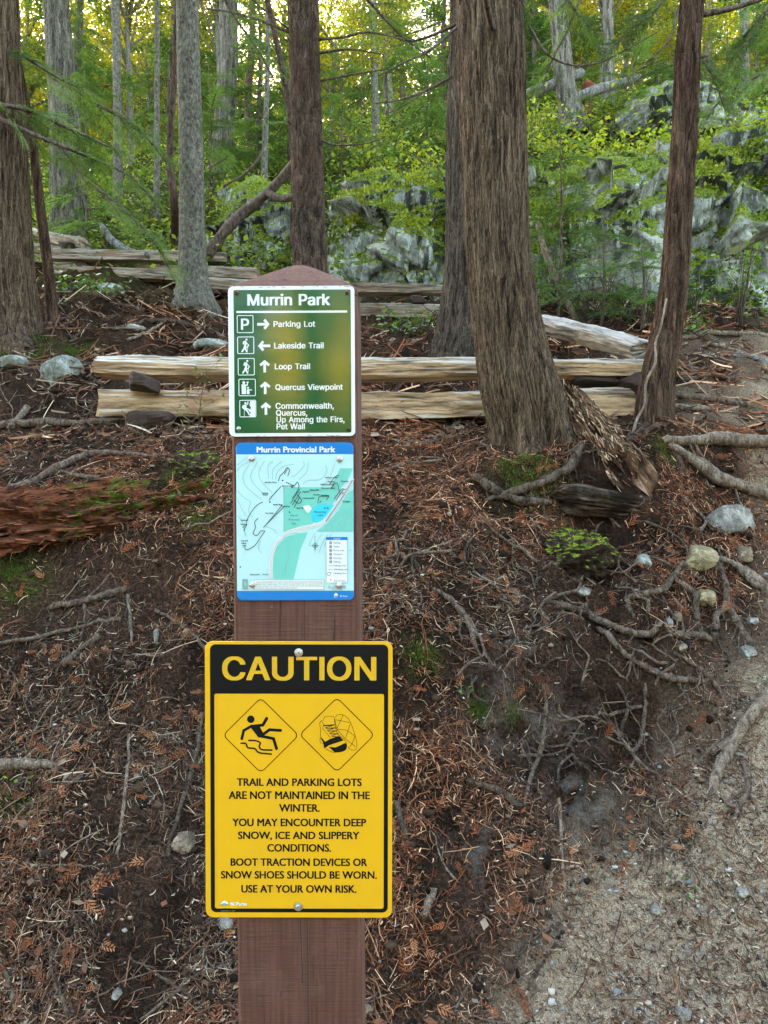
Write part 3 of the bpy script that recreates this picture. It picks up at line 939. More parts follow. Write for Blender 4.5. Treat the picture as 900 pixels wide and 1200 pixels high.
# sign paints
def sheet_mat(name, c, rough=0.35, coat=0.35, dirt=0.06, peel=0.03, scratch=True, spec=0.25, ior=1.5):
    m, nt, b = new_mat(name)
    g = N(nt)
    vo = g.coord('Object')
    f = g.noise(vo, 11, 5, 0.65)
    f2 = g.noise(g.coord('Object', (60, 60, 9)), 3, 4, 0.6)
    col = g.mix(g.ramp(f, [(0.35, 0.0), (0.8, dirt * 3)]), c, tuple(x * 0.55 + 0.05 for x in c))
    if scratch:
        col = g.mix(g.ramp(f2, [(0.66, 0.0), (0.74, dirt * 2.5)]), col, tuple(min(1, x * 0.6 + 0.22) for x in c))
    g.link(col, b.inputs['Base Color'])
    b.inputs['Roughness'].default_value = rough
    b.inputs['Specular IOR Level'].default_value = spec
    b.inputs['Coat Weight'].default_value = coat
    b.inputs['Coat Roughness'].default_value = 0.02
    b.inputs['Coat IOR'].default_value = ior
    if peel:
        h = g.noise(vo, 700, 2, 0.5)
        n = g.node('ShaderNodeBump')
        n.inputs['Strength'].default_value = peel
        n.inputs['Distance'].default_value = 0.002
        g.link(h, n.inputs['Height'])
        g.link(n.outputs[0], b.inputs['Coat Normal'])
    return m


MGREEN = sheet_mat('green_sheeting', (0.002, 0.062, 0.016), 0.5, 1.0, 0.03, 0.014, True, 0.06, 1.62)
MWHITE = sheet_mat('white_sheeting', (0.58, 0.62, 0.62), 0.4, 0.3, 0.04, 0.0)
MYELLOW = sheet_mat('yellow_sheeting', (0.58, 0.32, 0.001), 0.4, 0.25, 0.05, 0.02)
MYTEXT = sheet_mat('yellow_print', (0.52, 0.30, 0.008), 0.45, 0.2, 0.03, 0.0)
MBLACK = sheet_mat('black_print', (0.006, 0.006, 0.006), 0.5, 0.04, 0.02, 0.02, False, 0.06)
MBLUE = sheet_mat('blue_print', (0.0, 0.14, 0.42), 0.4, 0.1, 0.02, 0.0, False)
MCYAN = sheet_mat('pale_map_print', (0.36, 0.56, 0.57), 0.4, 0.3, 0.03, 0.0)
MTEAL = sheet_mat('teal_map_print', (0.13, 0.45, 0.38), 0.4, 0.3, 0.03, 0.0)
MLAKE = sheet_mat('lake_map_print', (0.03, 0.46, 0.60), 0.4, 0.3, 0.02, 0.0)
MGREYP = sheet_mat('grey_map_print', (0.20, 0.25, 0.26), 0.5, 0.2, 0.02, 0.0, False)
MCONT = sheet_mat('contour_print', (0.20, 0.38, 0.37), 0.5, 0.2, 0.02, 0.0, False)
MINK = sheet_mat('ink_print', (0.03, 0.04, 0.04), 0.5, 0.2, 0.02, 0.0, False)
MRED = sheet_mat('red_print', (0.6, 0.05, 0.05), 0.5, 0.2, 0.02, 0.0, False)
MCHIP = plain('weathered_edge', (0.42, 0.30, 0.25), 0.8, vary=0.6, vscale=200)

# ------------------------------------------------------------------ green trail sign
S = sign_root('trail_sign', 'green trail direction sign with white lettering and pictograms at the top of the post', 'sign', 269, 337, 415.5, 511, 0.0042, -0.3)
sign_panel(S, 269, 337, 415.5, 511, 6, 0.0030, MWHITE)
Print().rect(275.3, 341.3, 411.2, 507, 2.0).build('face', MGREEN, S, 1)
Print().text('Murrin Park', 291.4, 387.4, 346.4, 359.4, 0.10).build('lettering', MWHITE, S, 2)
Print().rect(278.5, 365.6, 407, 368).build('rule', MWHITE, S, 2)
rows = [('Parking Lot', 321.5, 370, 377.6, 384.2), ('Lakeside Trail', 322, 379.5, 402.4, 409.2), ('Loop Trail', 322.5, 363.5, 426.5, 433.2),
        ('Quercus Viewpoint', 323, 401.5, 450.6, 457.3), ('Commonwealth,', 323, 391, 472.2, 479), ('Quercus,', 323.5, 360, 480.2, 487),
        ('Up Among the Firs,', 324, 403.3, 488.1, 494.8), ('Pet Wall', 324, 357, 496, 502.8)]
for t in rows:
    Print().text(*t, 0.075).build('lettering', MWHITE, S, 2)


def arrow(cx, cy, dx, dy, L=14.5):
    h = L / 2
    ex, ey = cx + dx * h, cy + dy * h
    nx, ny = -dy, dx
    q = Print()
    q.stroke([(cx - dx * h, cy - dy * h), (ex - dx * 1.6, ey - dy * 1.6)], 3.0, cap=False)
    q.stroke([(ex - dx * 6.2 + nx * 5.2, ey - dy * 6.2 + ny * 5.2), (ex - dx * 1.9, ey - dy * 1.9), (ex - dx * 6.2 - nx * 5.2, ey - dy * 6.2 - ny * 5.2)], 2.9, cap=False)
    return q


arrow(309.8, 381, 1, 0).build('arrow', MWHITE, S, 2)
arrow(310.5, 406, -1, 0).build('arrow', MWHITE, S, 2)
arrow(310.8, 429.5, 0, -1).build('arrow', MWHITE, S, 2)
arrow(311.2, 454.5, 0, -1).build('arrow', MWHITE, S, 2)
arrow(311.8, 478.5, 0, -1).build('arrow', MWHITE, S, 2)


def g7(x, y):
    return (272 + x / 9.23, 365 + y / 9.23)


def picto(box, fill):
    p = Print()
    p.frame(*box, 1.6, 0.85)
    fill(p)
    return p.build('pictogram', MWHITE, S, 2)


picto((279, 370.4, 298.2, 391), lambda p: p.text('P', 283.7, 293.2, 374.4, 387.2, 0.08))


def hiker(dx, dy):
    def f(p):
        q = lambda *a: [g7(x + dx, y + dy) for x, y in a]
        p.disc(*g7(166 + dx, 310 + dy), 1.15)
        p.poly(q((148, 322), (164, 326), (166, 352), (160, 390), (140, 388), (146, 352)))
        p.poly(q((130, 330), (146, 322), (142, 362), (124, 360)))
        p.stroke(q((160, 338), (190, 372), (164, 398)), 0.85)
        p.stroke(q((146, 384), (136, 412), (118, 438)), 1.75)
        p.stroke(q((154, 384), (154, 410), (168, 440)), 1.75)
        p.stroke(q((182, 366), (172, 440)), 0.5)
    return f


picto((279.2, 395.2, 298.8, 415.2), hiker(0, 0))
picto((279.6, 420, 299.2, 440), hiker(6, 228))


def viewer(p):
    q = lambda *a: [g7(x, y) for x, y in a]
    p.disc(*g7(132, 770), 1.7)
    p.poly(q((108, 788), (156, 788), (156, 893), (110, 893)))
    p.stroke(q((150, 800), (168, 798), (174, 772)), 1.2)
    p.stroke(q((162, 766), (182, 764)), 1.0)
    p.disc(*g7(178, 826), 1.2)
    p.poly(q((164, 842), (192, 842), (193, 893), (165, 893)))
    p.stroke(q((188, 848), (218, 848)), 0.9)


picto((280.2, 444, 300.2, 464), viewer)


def climber(p):
    q = lambda *a: [g7(x, y) for x, y in a]
    p.poly(q((200, 966), (252, 966), (252, 1132), (190, 1132), (204, 1090), (190, 1070), (208, 1040), (192, 1010)))
    p.disc(*g7(148, 990), 1.3)
    p.poly(q((122, 1008), (156, 1006), (162, 1050), (138, 1062), (112, 1040)))
    p.stroke(q((152, 1012), (172, 1000), (176, 974)), 1.1)
    p.stroke(q((122, 1016), (116, 1036), (138, 1046)), 1.1)
    p.stroke(q((146, 1054), (172, 1080), (188, 1112)), 1.6)
    p.stroke(q((152, 1046), (186, 1058), (196, 1078)), 1.5)
    p.stroke(q((136, 1050), (134, 1132)), 0.45)


picto((281, 468.5, 300.5, 488.5), climber)
screw(S, 279.2, 345, 2.2, MRUST)
screw(S, 407.2, 345.3, 2.2, MRUST)
screw(S, 280.2, 501.8, 2.0, MSTEEL)
screw(S, 408, 502.8, 2.0, MRUST)
# chipped paint along the rim of the panel
pch = Print()
for k in range(26):
    x = random.uniform(275, 411)
    y = random.choice([337.9, 338.4, 509.8, 510.2])
    L = random.uniform(1, 7)
    pch.poly([(x, y - 0.35), (x + L * 0.5, y - 0.5), (x + L, y - 0.1), (x + L * 0.6, y + 0.4), (x + 0.3, y + 0.3)])
pch.build('edge_wear', MCHIP, S, 1)

# ------------------------------------------------------------------ map sign
S = sign_root('map_sign', 'pale blue park map sign with teal areas, between green and yellow sign', 'sign', 277.5, 519, 414.6, 703.5, 0.0036, -0.15)
sign_panel(S, 277.5, 519, 414.6, 703.5, 6.5, 0.0022, MBLUE)
Print().rect(277.7, 532.6, 414.4, 692.2).build('map_face', MCYAN, S, 1)
Print().text('Murrin Provincial Park', 301.8, 393.4, 523.6, 530.4, 0.10, 'plain').build('lettering', MWHITE, S, 1)
teal = Print()
teal.poly([(333, 571), (388, 571), (399, 549), (414.2, 549), (409, 560), (400, 572), (392, 588), (380, 603), (366, 613.5), (350, 617), (333, 623)])
teal.poly([(414.2, 574), (414.2, 622.5), (371, 622.5), (384, 613), (397, 597), (408, 578)])
teal.poly([(361, 623.5), (352, 644), (344, 678.4), (321, 678.4), (318.5, 658), (323.7, 641), (336, 629), (348.5, 625)])
teal.build('park_area', MTEAL, S, 2)
lk = Print().poly([(364.5, 602), (370, 593), (378.5, 591), (389.5, 592), (395.5, 589.5), (388, 602), (379, 612), (371.5, 614), (366.5, 609)])
lk.build('lake', MLAKE, S, 3)
rd = [(317, 677), (317.6, 664), (319, 650), (324, 637), (336, 624.3), (354, 619.4), (371.7, 614.8), (382, 609), (396.5, 589), (405.4, 575), (413.6, 561)]
p_ = Print().stroke(rd, 4.2, cap=False, sub=4)
p_.poly([(355, 593), (362.5, 592), (366, 596), (362, 601), (359.5, 600)])
p_.rect(382.3, 629.2, 407.2, 683)
p_.rect(298, 679, 379.7, 690.8)
p_.build('road_and_boxes', MWHITE, S, 4)
gl = Print()
for o in (-1.0, 1.0):
    a = np.array(rd) + np.array([0.75 * o, 0.55 * o])
    gl.stroke(a, 0.35, cap=False, sub=4)
gl.stroke([(382, 611), (396.5, 590.5), (405.4, 576.5), (413.6, 562.5)], 1.6, cap=False, sub=3)
gl.frame(382.3, 629.2, 407.2, 683, 0.3, 0.3)
gl.frame(298, 679, 379.7, 690.8, 0.3, 0.4)
gl.stroke([(333, 571), (333, 622.6)], 0.3, cap=False)
gl.stroke([(371, 622.5), (414, 622.5)], 0.3, cap=False)
gl.rect(284.2, 678.2, 290.5, 690.4)
gl.rect(385, 688.6, 405.5, 689.3)
gl.build('road_line', MGREYP, S, 5)
ct = Print()
for line in ([(279, 545), (284, 541), (290, 536)], [(278, 552), (285, 545), (294, 541)], [(293, 545), (286, 556), (287, 566), (293, 574), (307, 585)],
             [(303, 541), (296, 553), (295, 561), (302, 571), (312, 581)], [(311, 540), (305, 550), (305, 560), (313, 571), (320, 577)],
             [(321, 540), (315, 546), (315.5, 561)], [(331, 541), (321, 550), (320, 562)], [(345, 544), (332, 547), (325, 555), (324, 562)],
             [(356, 541), (357, 546), (348, 556), (342, 559)], [(362, 541), (360, 553), (351, 562)], [(382, 545), (383.5, 553), (376, 562), (362, 563), (355, 567)],
             [(393, 543), (390, 552), (386, 562), (378, 570)], [(279, 575), (287, 583), (294, 588), (292, 598), (297, 606)],
             [(279, 585), (284, 596), (289, 605)], [(279, 604), (284, 610), (286, 618), (288, 628)], [(310, 616), (320, 620), (325, 625)],
             [(306, 632), (303, 642), (307, 648)], [(362, 640), (366, 630), (370, 624)], [(368, 646), (372, 634), (378, 625)], [(374, 648), (378, 636), (385, 626)],
             [(380, 640), (384, 632), (390, 625)], [(409, 646), (412, 644)], [(379, 622), (388, 610), (396, 600)], [(385, 622), (394, 610), (402, 598)],
             [(391, 622), (400, 610), (408, 596)], [(397, 622), (405, 611), (413, 600)], [(403, 622), (409, 613), (413, 608)],
             [(402, 550), (396, 560), (391, 568)], [(407, 550), (400, 562), (396, 569)], [(340, 575), (360, 578), (376, 574)], [(341, 630), (338, 650), (334, 672)],
             [(330, 660), (329, 676)]):
    ct.stroke(line, 0.6, cap=False, sub=5)
ct.build('contour_print', MCONT, S, 3)
ink = Print()
for line in ([(289, 613), (292, 605), (298, 596), (303, 591), (309, 588)], [(303, 607), (299, 612), (300, 618), (297, 625), (302, 627), (306, 622), (311, 622)],
             [(311, 622), (304, 632), (299, 639), (290, 644), (287, 641)], [(327, 564), (329, 558), (334, 553), (337, 548), (340, 551), (338, 558)], [(338, 549), (334, 556)],
             [(336, 565), (345, 569), (349, 565), (351, 570), (348, 577), (343, 584)], [(341, 590), (352, 573)], [(343, 592), (353, 576)], [(345, 595), (352, 582)],
             [(318, 583), (330, 570)], [(316, 586), (325, 575)], [(331, 592), (318, 608), (311, 616)], [(333, 594), (322, 605), (309, 618)],
             [(392, 585), (399, 575), (403, 572.5)], [(394, 587), (401, 576), (406, 573)], [(386, 569), (392, 560), (397, 557)], [(388, 573), (395, 566), (399, 580)],
             [(373, 590), (374, 583), (378, 581)], [(386, 582), (383, 586)], [(345, 586), (351, 590), (354, 586), (349, 580)], [(285, 618), (290, 614), (286, 622)]):
    ink.stroke(line, 0.75, cap=False, sub=3)
ink.rect(376.5, 580.3, 386, 582)
for a in ((332, 563), (317, 588), (340, 600), (343, 571), (376, 588), (381, 595.5), (384.5, 595.5), (402, 578), (282, 664)):
    ink.disc(*a, 0.9, n=10)
# compass
ink.stroke([(369.4, 628), (369.4, 645)], 0.4, cap=False).stroke([(364.3, 639.4), (374, 639.4)], 0.35, cap=False)
ink.stroke([(366.2, 639.4), (369.4, 636.2), (372.6, 639.4), (369.4, 642.6)], 0.5, closed=True).disc(369.4, 639.4, 1.1, n=12)
lab = [('Bellevue Crack', 382, 396, 560.6), ('Searcher', 385, 393, 565.4), ('Milkman Wall', 376, 392, 568.6), ('Shaman Wall', 377, 393, 573), ('Mosquito', 400, 409, 565),
       ('Petgill', 402, 410, 588.6), ('Jericho Face', 311, 325, 566), ('Quercus Lookout', 331, 346, 570.2), ('Up Among', 308, 315, 578.5), ('The Firs', 308.5, 314.5, 580.5),
       ('Nordwand', 283, 291, 610), ('Sentinel', 282.5, 290, 614.8), ('Pet Wall', 312, 321, 602), ('Sugarloaf', 355, 363, 577), ('Boulder', 368, 376, 580.5),
       ('Commonwealth', 355, 369, 584.4), ('Talking Wall', 363, 374, 575), ('Rocky Slope', 321, 332, 592), ('Leviathan', 331, 340, 594), ('Upper Cliff', 348, 356, 596),
       ('Loop Trail', 283, 291, 634), ('Valley', 283, 289, 637), ('Cliffs', 284, 289, 640), ('Squamish - 10 km', 293, 315, 673.6),
       ('Legend', 391, 398.5, 632)]
for s_, x0, x1, b_ in lab[:-1]:
    ink.text(s_, x0, x1, b_ - 1.6, b_, 0.12, 'plain')
ink.text('Murrin', 341, 349.5, 602.8, 605, 0.0, 'plain').text('Provincial', 339, 351.5, 607.6, 609.8, 0.0, 'plain').text('Park', 342.5, 348, 612.4, 614.6, 0.0, 'plain')
ink.text('Browning', 369.3, 382, 598.6, 600.9, 0.0, 'plain').text('Lake', 372.5, 379, 602.4, 604.6, 0.0, 'plain')
leg = ['Parking', 'Toilet', 'Picnic area', 'Viewpoint', 'Swimming', 'Fishing', 'Hiking trail', 'Climbing trail', 'Climbing Area', '', 'You Are Here']
for k, s_ in enumerate(leg):
    y = 636.9 + k * 4.45
    if s_:
        ink.text(s_, 391, 391 + 1.16 * len(s_), y - 1.9, y, 0.0, 'plain')
    if k < 6:
        ink.frame(386.2, y - 2.3, 389, y + 0.5, 0.3, 0.5)
        ink.disc(387.7, y - 0.9, 0.6, n=8)
    elif k < 8:
        ink.stroke([(384.8, y - 0.9), (389.8, y - 0.9)], 0.3, cap=False)
ink.stroke([(384, 671), (388, 670.5), (386.5, 674.5), (384, 674)], 0.4, closed=True)
box = ['Camp Rock Network and cooperation by Squamish Access Society', 'please your single ropes. The trail is not patrolled may have ground hazards', 'if you choose to climb be aware of the park and its natural features', 'contact the area for more information']
for k, s_ in enumerate(box):
    y = 682.3 + k * 2.35
    ink.text(s_, 300.5, 378.3 - (30 if k == 3 else 0), y - 1.4, y, 0.0, 'plain')
ink.text('0    100    200', 385, 405, 686.4, 688, 0.0, 'plain').text('Distance Metres', 389, 401, 690, 691.4, 0.0, 'plain')
ink.build('map_print', MINK, S, 6)
Print().rect(382.5, 629.4, 407, 632.7).build('legend_header', MBLUE, S, 6)
Print().text('Legend', 391, 398.6, 630.1, 632.1, 0.0, 'plain').build('legend_lettering', MWHITE, S, 7)
Print().disc(387.5, 679.3, 0.8, n=10).build('place_marker', MRED, S, 6)
Print().poly([(286, 683), (288, 681), (289.8, 685), (287.5, 687)]).build('badge', MTEAL, S, 6)
lg = Print().poly([(391, 698), (391.6, 696.2), (393.4, 694.6), (395.4, 696), (396, 698)])
lg.text('BC', 391.2, 395.6, 699, 700.4, 0.0, 'plain').text('BC Parks', 398.5, 407, 697.6, 699.6, 0.0, 'plain')
lg.build('park_logo', MWHITE, S, 1)
for a in ((296, 537.3), (398.4, 538.3), (296.2, 685), (397.2, 686)):
    screw(S, *a, 3.0, MSTEEL)

# ------------------------------------------------------------------ yellow caution sign
S = sign_root('caution_sign', 'yellow and black CAUTION sign with slipping figure and boot diamonds, lowest on the post', 'sign', 240.4, 749, 460.6, 1077, 0.0048, 0.12)
sign_panel(S, 240.4, 749, 460.6, 1077, 9, 0.0034, MYELLOW)
bl = Print()
o = Print.rr(246.5, 752.4, 455.6, 1070.6, 6.5, 8)
i = Print.rr(251.4, 810.6, 450.7, 1066, 2.5, 8)
bl.ring(o, i)
bl.build('black_border', MBLACK, S, 1)
Print().text('CAUTION', 260.7, 441.6, 766.9, 794.6, 0.085).build('heading', MYTEXT, S, 2)
for t in (('TRAIL AND PARKING LOTS', 277.5, 424.7, 910.8, 919.8), ('ARE NOT MAINTAINED IN THE', 267.9, 434.3, 926.2, 935.4), ('WINTER.', 327.3, 375.3, 941.4, 950.4),
          ('YOU MAY ENCOUNTER DEEP', 272.1, 430, 958.7, 967.7), ('SNOW, ICE AND SLIPPERY', 278.8, 422, 974.2, 983), ('CONDITIONS.', 313.2, 388.7, 989, 998),
          ('BOOT TRACTION DEVICES OR', 270, 431.3, 1006.1, 1015), ('SNOW SHOES SHOULD BE WORN.', 258.5, 442.8, 1021.3, 1030.2), ('USE AT YOUR OWN RISK.', 282.5, 418.8, 1038, 1047)):
    Print().text(*t, 0.085, 'plain').build('lettering', MBLACK, S, 1)


def diamond(p, cx, cy, h, r, t):
    def loop(hh, rr2):
        out = []
        for k in range(4):
            a = -PI / 2 + k * PI / 2
            cc = hh - rr2 * math.sqrt(2)
            for q in np.linspace(-PI / 4, PI / 4, 8):
                out.append((cx + cc * math.cos(a) + rr2 * math.cos(a + q), cy + cc * math.sin(a) + rr2 * math.sin(a + q)))
        return out
    p.ring(loop(h, r), loop(h - t * 1.41, r - t * 0.6))


p = Print()
diamond(p, 306, 859.8, 45.0, 6, 0.95)
q = lambda *a: [(255 + x / 9, 805 + y / 9) for x, y in a]
p.disc(*q((353, 322))[0], 4.5)
p.stroke(q((365, 392), (278, 442), (257, 530)), 3.3)
p.stroke(q((360, 398), (480, 384), (522, 312)), 3.5)
p.poly(q((340, 396), (352, 384), (440, 386), (496, 490), (436, 520)))
p.stroke(q((465, 497), (550, 433), (668, 440)), 3.5)
p.stroke(q((452, 500), (592, 528), (625, 634)), 3.5)
p.stroke(q((332, 548), (400, 550), (452, 572), (442, 610), (470, 645), (576, 650)), 1.9, sub=5)
p.stroke(q((250, 577), (300, 582), (322, 625), (395, 635), (440, 678), (570, 693)), 1.9, sub=5)
p.build('slipping_pictogram', MBLACK, S, 1)
p = Print()
diamond(p, 395.5, 859, 44.6, 6, 0.95)
q = lambda *a: [(345 + x / 9, 805 + y / 9) for x, y in a]
p.stroke(q((435, 300), (460, 275), (510, 270), (560, 300), (600, 360), (640, 470), (665, 580), (655, 640), (610, 648), (575, 625)), 0.5, sub=4)
for l in (((440, 325), (590, 355)), ((520, 275), (455, 415)), ((455, 425), (555, 435), (645, 500)), ((595, 370), (545, 520)), ((450, 420), (545, 530), (650, 610)), ((645, 500), (610, 590), (570, 630)), ((430, 320), (450, 420))):
    p.stroke(q(*l), 0.55)
p.stroke(q((310, 335), (330, 292), (415, 292), (428, 340), (440, 420), (470, 490)), 0.5, sub=3)
p.stroke(q((300, 330), (272, 360), (282, 450), (275, 560), (310, 580), (330, 630), (400, 668), (440, 672), (520, 660), (556, 620), (548, 560), (500, 505), (470, 490)), 0.55, sub=3)
p.stroke(q((290, 340), (318, 375), (300, 420), (325, 445), (385, 520)), 0.5)
p.poly(q((308, 572), (380, 530), (450, 508), (490, 508), (525, 545), (440, 575), (370, 598), (335, 622), (318, 628)))
p.poly(q((365, 615), (440, 620), (545, 572), (558, 600), (550, 645), (500, 668), (430, 672)))
p.poly(q((275, 512), (300, 525), (328, 560), (310, 575), (295, 545)))
for k in range(5):
    x, y = 318 + k * 22, 388 + k * 29
    p.stroke(q((x, y), (x + 105 - 6 * k, y - 8 + 3 * k)), 1.25 if k < 1 else 0.9)
    p.stroke(q((x + 10, y + 24), (x + 95 - 6 * k, y - 4)), 0.7)
p.build('boot_pictogram', MBLACK, S, 1)
p = Print().poly([(257.8, 1060.6), (259.4, 1058.2), (262.4, 1056.4), (265.6, 1058), (267.4, 1060.4), (266, 1061.2), (259, 1061.4)])
p.text('BCParks', 269.6, 289, 1058.3, 1062.6, 0.08, 'plain')
p.build('park_logo', MWHITE, S, 1)
Print().poly([(257.6, 1060.8), (262.6, 1059.4), (267.6, 1060.8), (266.4, 1062.6), (262.6, 1062.9), (258.8, 1062.4)]).build('logo_shade', MGREYP, S, 2)
Print().text('FS1000 BC 01 2019', 258.5, 275, 1068.2, 1069.6, 0.0, 'plain').build('small_print', MGREYP, S, 2)
screw(S, 350.6, 761.9, 4.0, MSTEEL, True)
screw(S, 350.0, 1063.2, 4.2, MSTEEL, True)
bpy.data.objects.remove(_fo)
bpy.data.curves.remove(_fc)

# ------------------------------------------------------------------ rock bluffs and stones
def rock_mat(name, pale, dark, moss_amt, moss_low=0.35, streak=True):
    m, nt, b = new_mat(name)
    g = N(nt)
    vo = g.coord('Object')
    n1 = g.noise(vo, 1.6, 6, 0.62)
    n2 = g.noise(vo, 9, 5, 0.7)
    st = g.noise(g.coord('Object', (7, 7, 0.9)), 1.0, 5, 0.65, 0.4)
    big_ = g.noise(vo, 0.9, 3, 0.5)
    big_ = g.noise(vo, 0.9, 3, 0.5)
    lich = g.noise(g.coord('Object', (5, 5, 2.2)), 1.0, 6, 0.75, 0.3)
    grey = tuple(x * 0.48 for x in pale)
    c = g.ramp(n2, [(0.32, tuple(x * 0.45 for x in grey)), (0.5, grey), (0.7, tuple(x * 1.4 for x in grey))])
    c = g.mix(g.ramp(lich, [(0.50, 0.0), (0.56, 0.9)]), c, pale)
    if streak:
        c = g.mix(g.math('MULTIPLY', g.ramp(st, [(0.45, 0.0), (0.53, 0.95)]), g.ramp(big_, [(0.42, 0.0), (0.52, 1.0)])), c, dark)
    c = g.mix(g.ramp(n1, [(0.55, 0.0), (0.62, 0.85)]), c, dark)
    nz = g.normal_z()
    mk = g.math('ADD', g.math('MULTIPLY', nz, 0.95), g.math('MULTIPLY', n1, 0.75))
    n4 = g.noise(vo, 40, 3, 0.7)
    mossc = g.ramp(n4, [(0.3, (0.018, 0.032, 0.004)), (0.5, (0.09, 0.125, 0.012)), (0.68, (0.24, 0.26, 0.02))])
    c = g.mix(g.ramp(mk, [(1.24 - moss_amt * 0.45, 0.0), (1.32 - moss_amt * 0.45, 0.95)]), c, mossc)
    g.link(c, b.inputs['Base Color'])
    b.inputs['Roughness'].default_value = 0.9
    b.inputs['Specular IOR Level'].default_value = 0.05
    g.bump(g.math('ADD', n2, g.math('MULTIPLY', n4, 0.5)), b, 0.8, 0.05)
    return m


def rock_mesh(nu, nv, rx, ry, rz, cuts, seed, rough, sq=2.0, freq=1.6, ledge=0.55):
    r_ = np.random.default_rng(seed)
    th = np.linspace(0, 2 * PI, nu, endpoint=False)
    ph = np.linspace(-PI / 2, PI / 2, nv)
    T, Pp = np.meshgrid(th, ph)
    d = np.stack([np.cos(Pp) * np.cos(T), np.cos(Pp) * np.sin(T), np.sin(Pp)], -1).reshape(-1, 3)
    k = (np.abs(d) ** sq).sum(1) ** (-1 / sq)
    v = d * k[:, None]
    for _ in range(cuts):
        n = r_.normal(size=3)
        n /= np.linalg.norm(n)
        h = r_.uniform(0.55, 0.88)
        ex = np.maximum(0, v @ n - h)
        v = v - ex[:, None] * n * 0.93
    v = v * np.array([rx, ry, rz])
    s = (rx + ry + rz) / 3
    nn = v / np.linalg.norm(v, axis=1)[:, None]
    v = v + nn * (rough * s * (0.6 * fbm(v / s * freq, 4, seed) + 0.5 * ridged(v / s * freq * 2.1, 4, seed + 5)))[:, None]
    led = v[:, 2] / rz * 2.6 + 0.9 * fbm(v / s * 1.1, 2, seed + 40)
    lf = led - np.floor(led)
    v = v + nn * np.array([1, 1, 0.0]) * (rough * s * ledge * (np.clip(lf * 1.6, 0, 1) ** 2 - 0.5))[:, None]
    i = np.arange(nv - 1)[:, None] * nu
    j = np.arange(nu)[None]
    Qd = np.stack([i + j, i + (j + 1) % nu, i + nu + (j + 1) % nu, i + nu + j], -1).reshape(-1, 4)
    return v, Qd


def rotz(v, a):
    c, s = math.cos(a), math.sin(a)
    return np.stack([v[:, 0] * c - v[:, 1] * s, v[:, 0] * s + v[:, 1] * c, v[:, 2]], -1)


MROCK1 = rock_mat('lichen_rock', (0.40, 0.415, 0.35), (0.018, 0.02, 0.012), 1.35)
MROCK2 = rock_mat('mossy_rock', (0.33, 0.345, 0.30), (0.018, 0.022, 0.011), 1.5)
MSTONE = rock_mat('field_stone', (0.36, 0.335, 0.285), (0.12, 0.11, 0.09), 0.15, streak=False)
MSTONEB = rock_mat('tan_stone', (0.30, 0.23, 0.16), (0.12, 0.085, 0.06), 0.0, streak=False)
MSTONEY = rock_mat('yellow_lichen_stone', (0.36, 0.29, 0.17), (0.07, 0.06, 0.03), 0.2, streak=False)
MSTONEM = rock_mat('mossy_stone', (0.36, 0.375, 0.325), (0.08, 0.08, 0.05), 0.45, streak=False)

def worley_offset(p, seed):
    """per-cell random value of the nearest jittered cell: flat faces with sharp steps"""
    i = np.floor(p).astype(np.int64)
    best = np.full(len(p), 1e9)
    val = np.zeros(len(p))
    for dx in (-1, 0, 1):
        for dy in (-1, 0, 1):
            for dz in (-1, 0, 1):
                c = i + np.array([dx, dy, dz])
                j = np.stack([hashv(c[:, 0], c[:, 1], c[:, 2], seed + q) for q in range(3)], -1)
                dd = ((c + j - p) ** 2).sum(1)
                v = hashv(c[:, 0], c[:, 1], c[:, 2], seed + 7)
                m_ = dd < best
                best[m_] = dd[m_]
                val[m_] = v[m_]
    return val * 2 - 1


MOSS_PTS = []


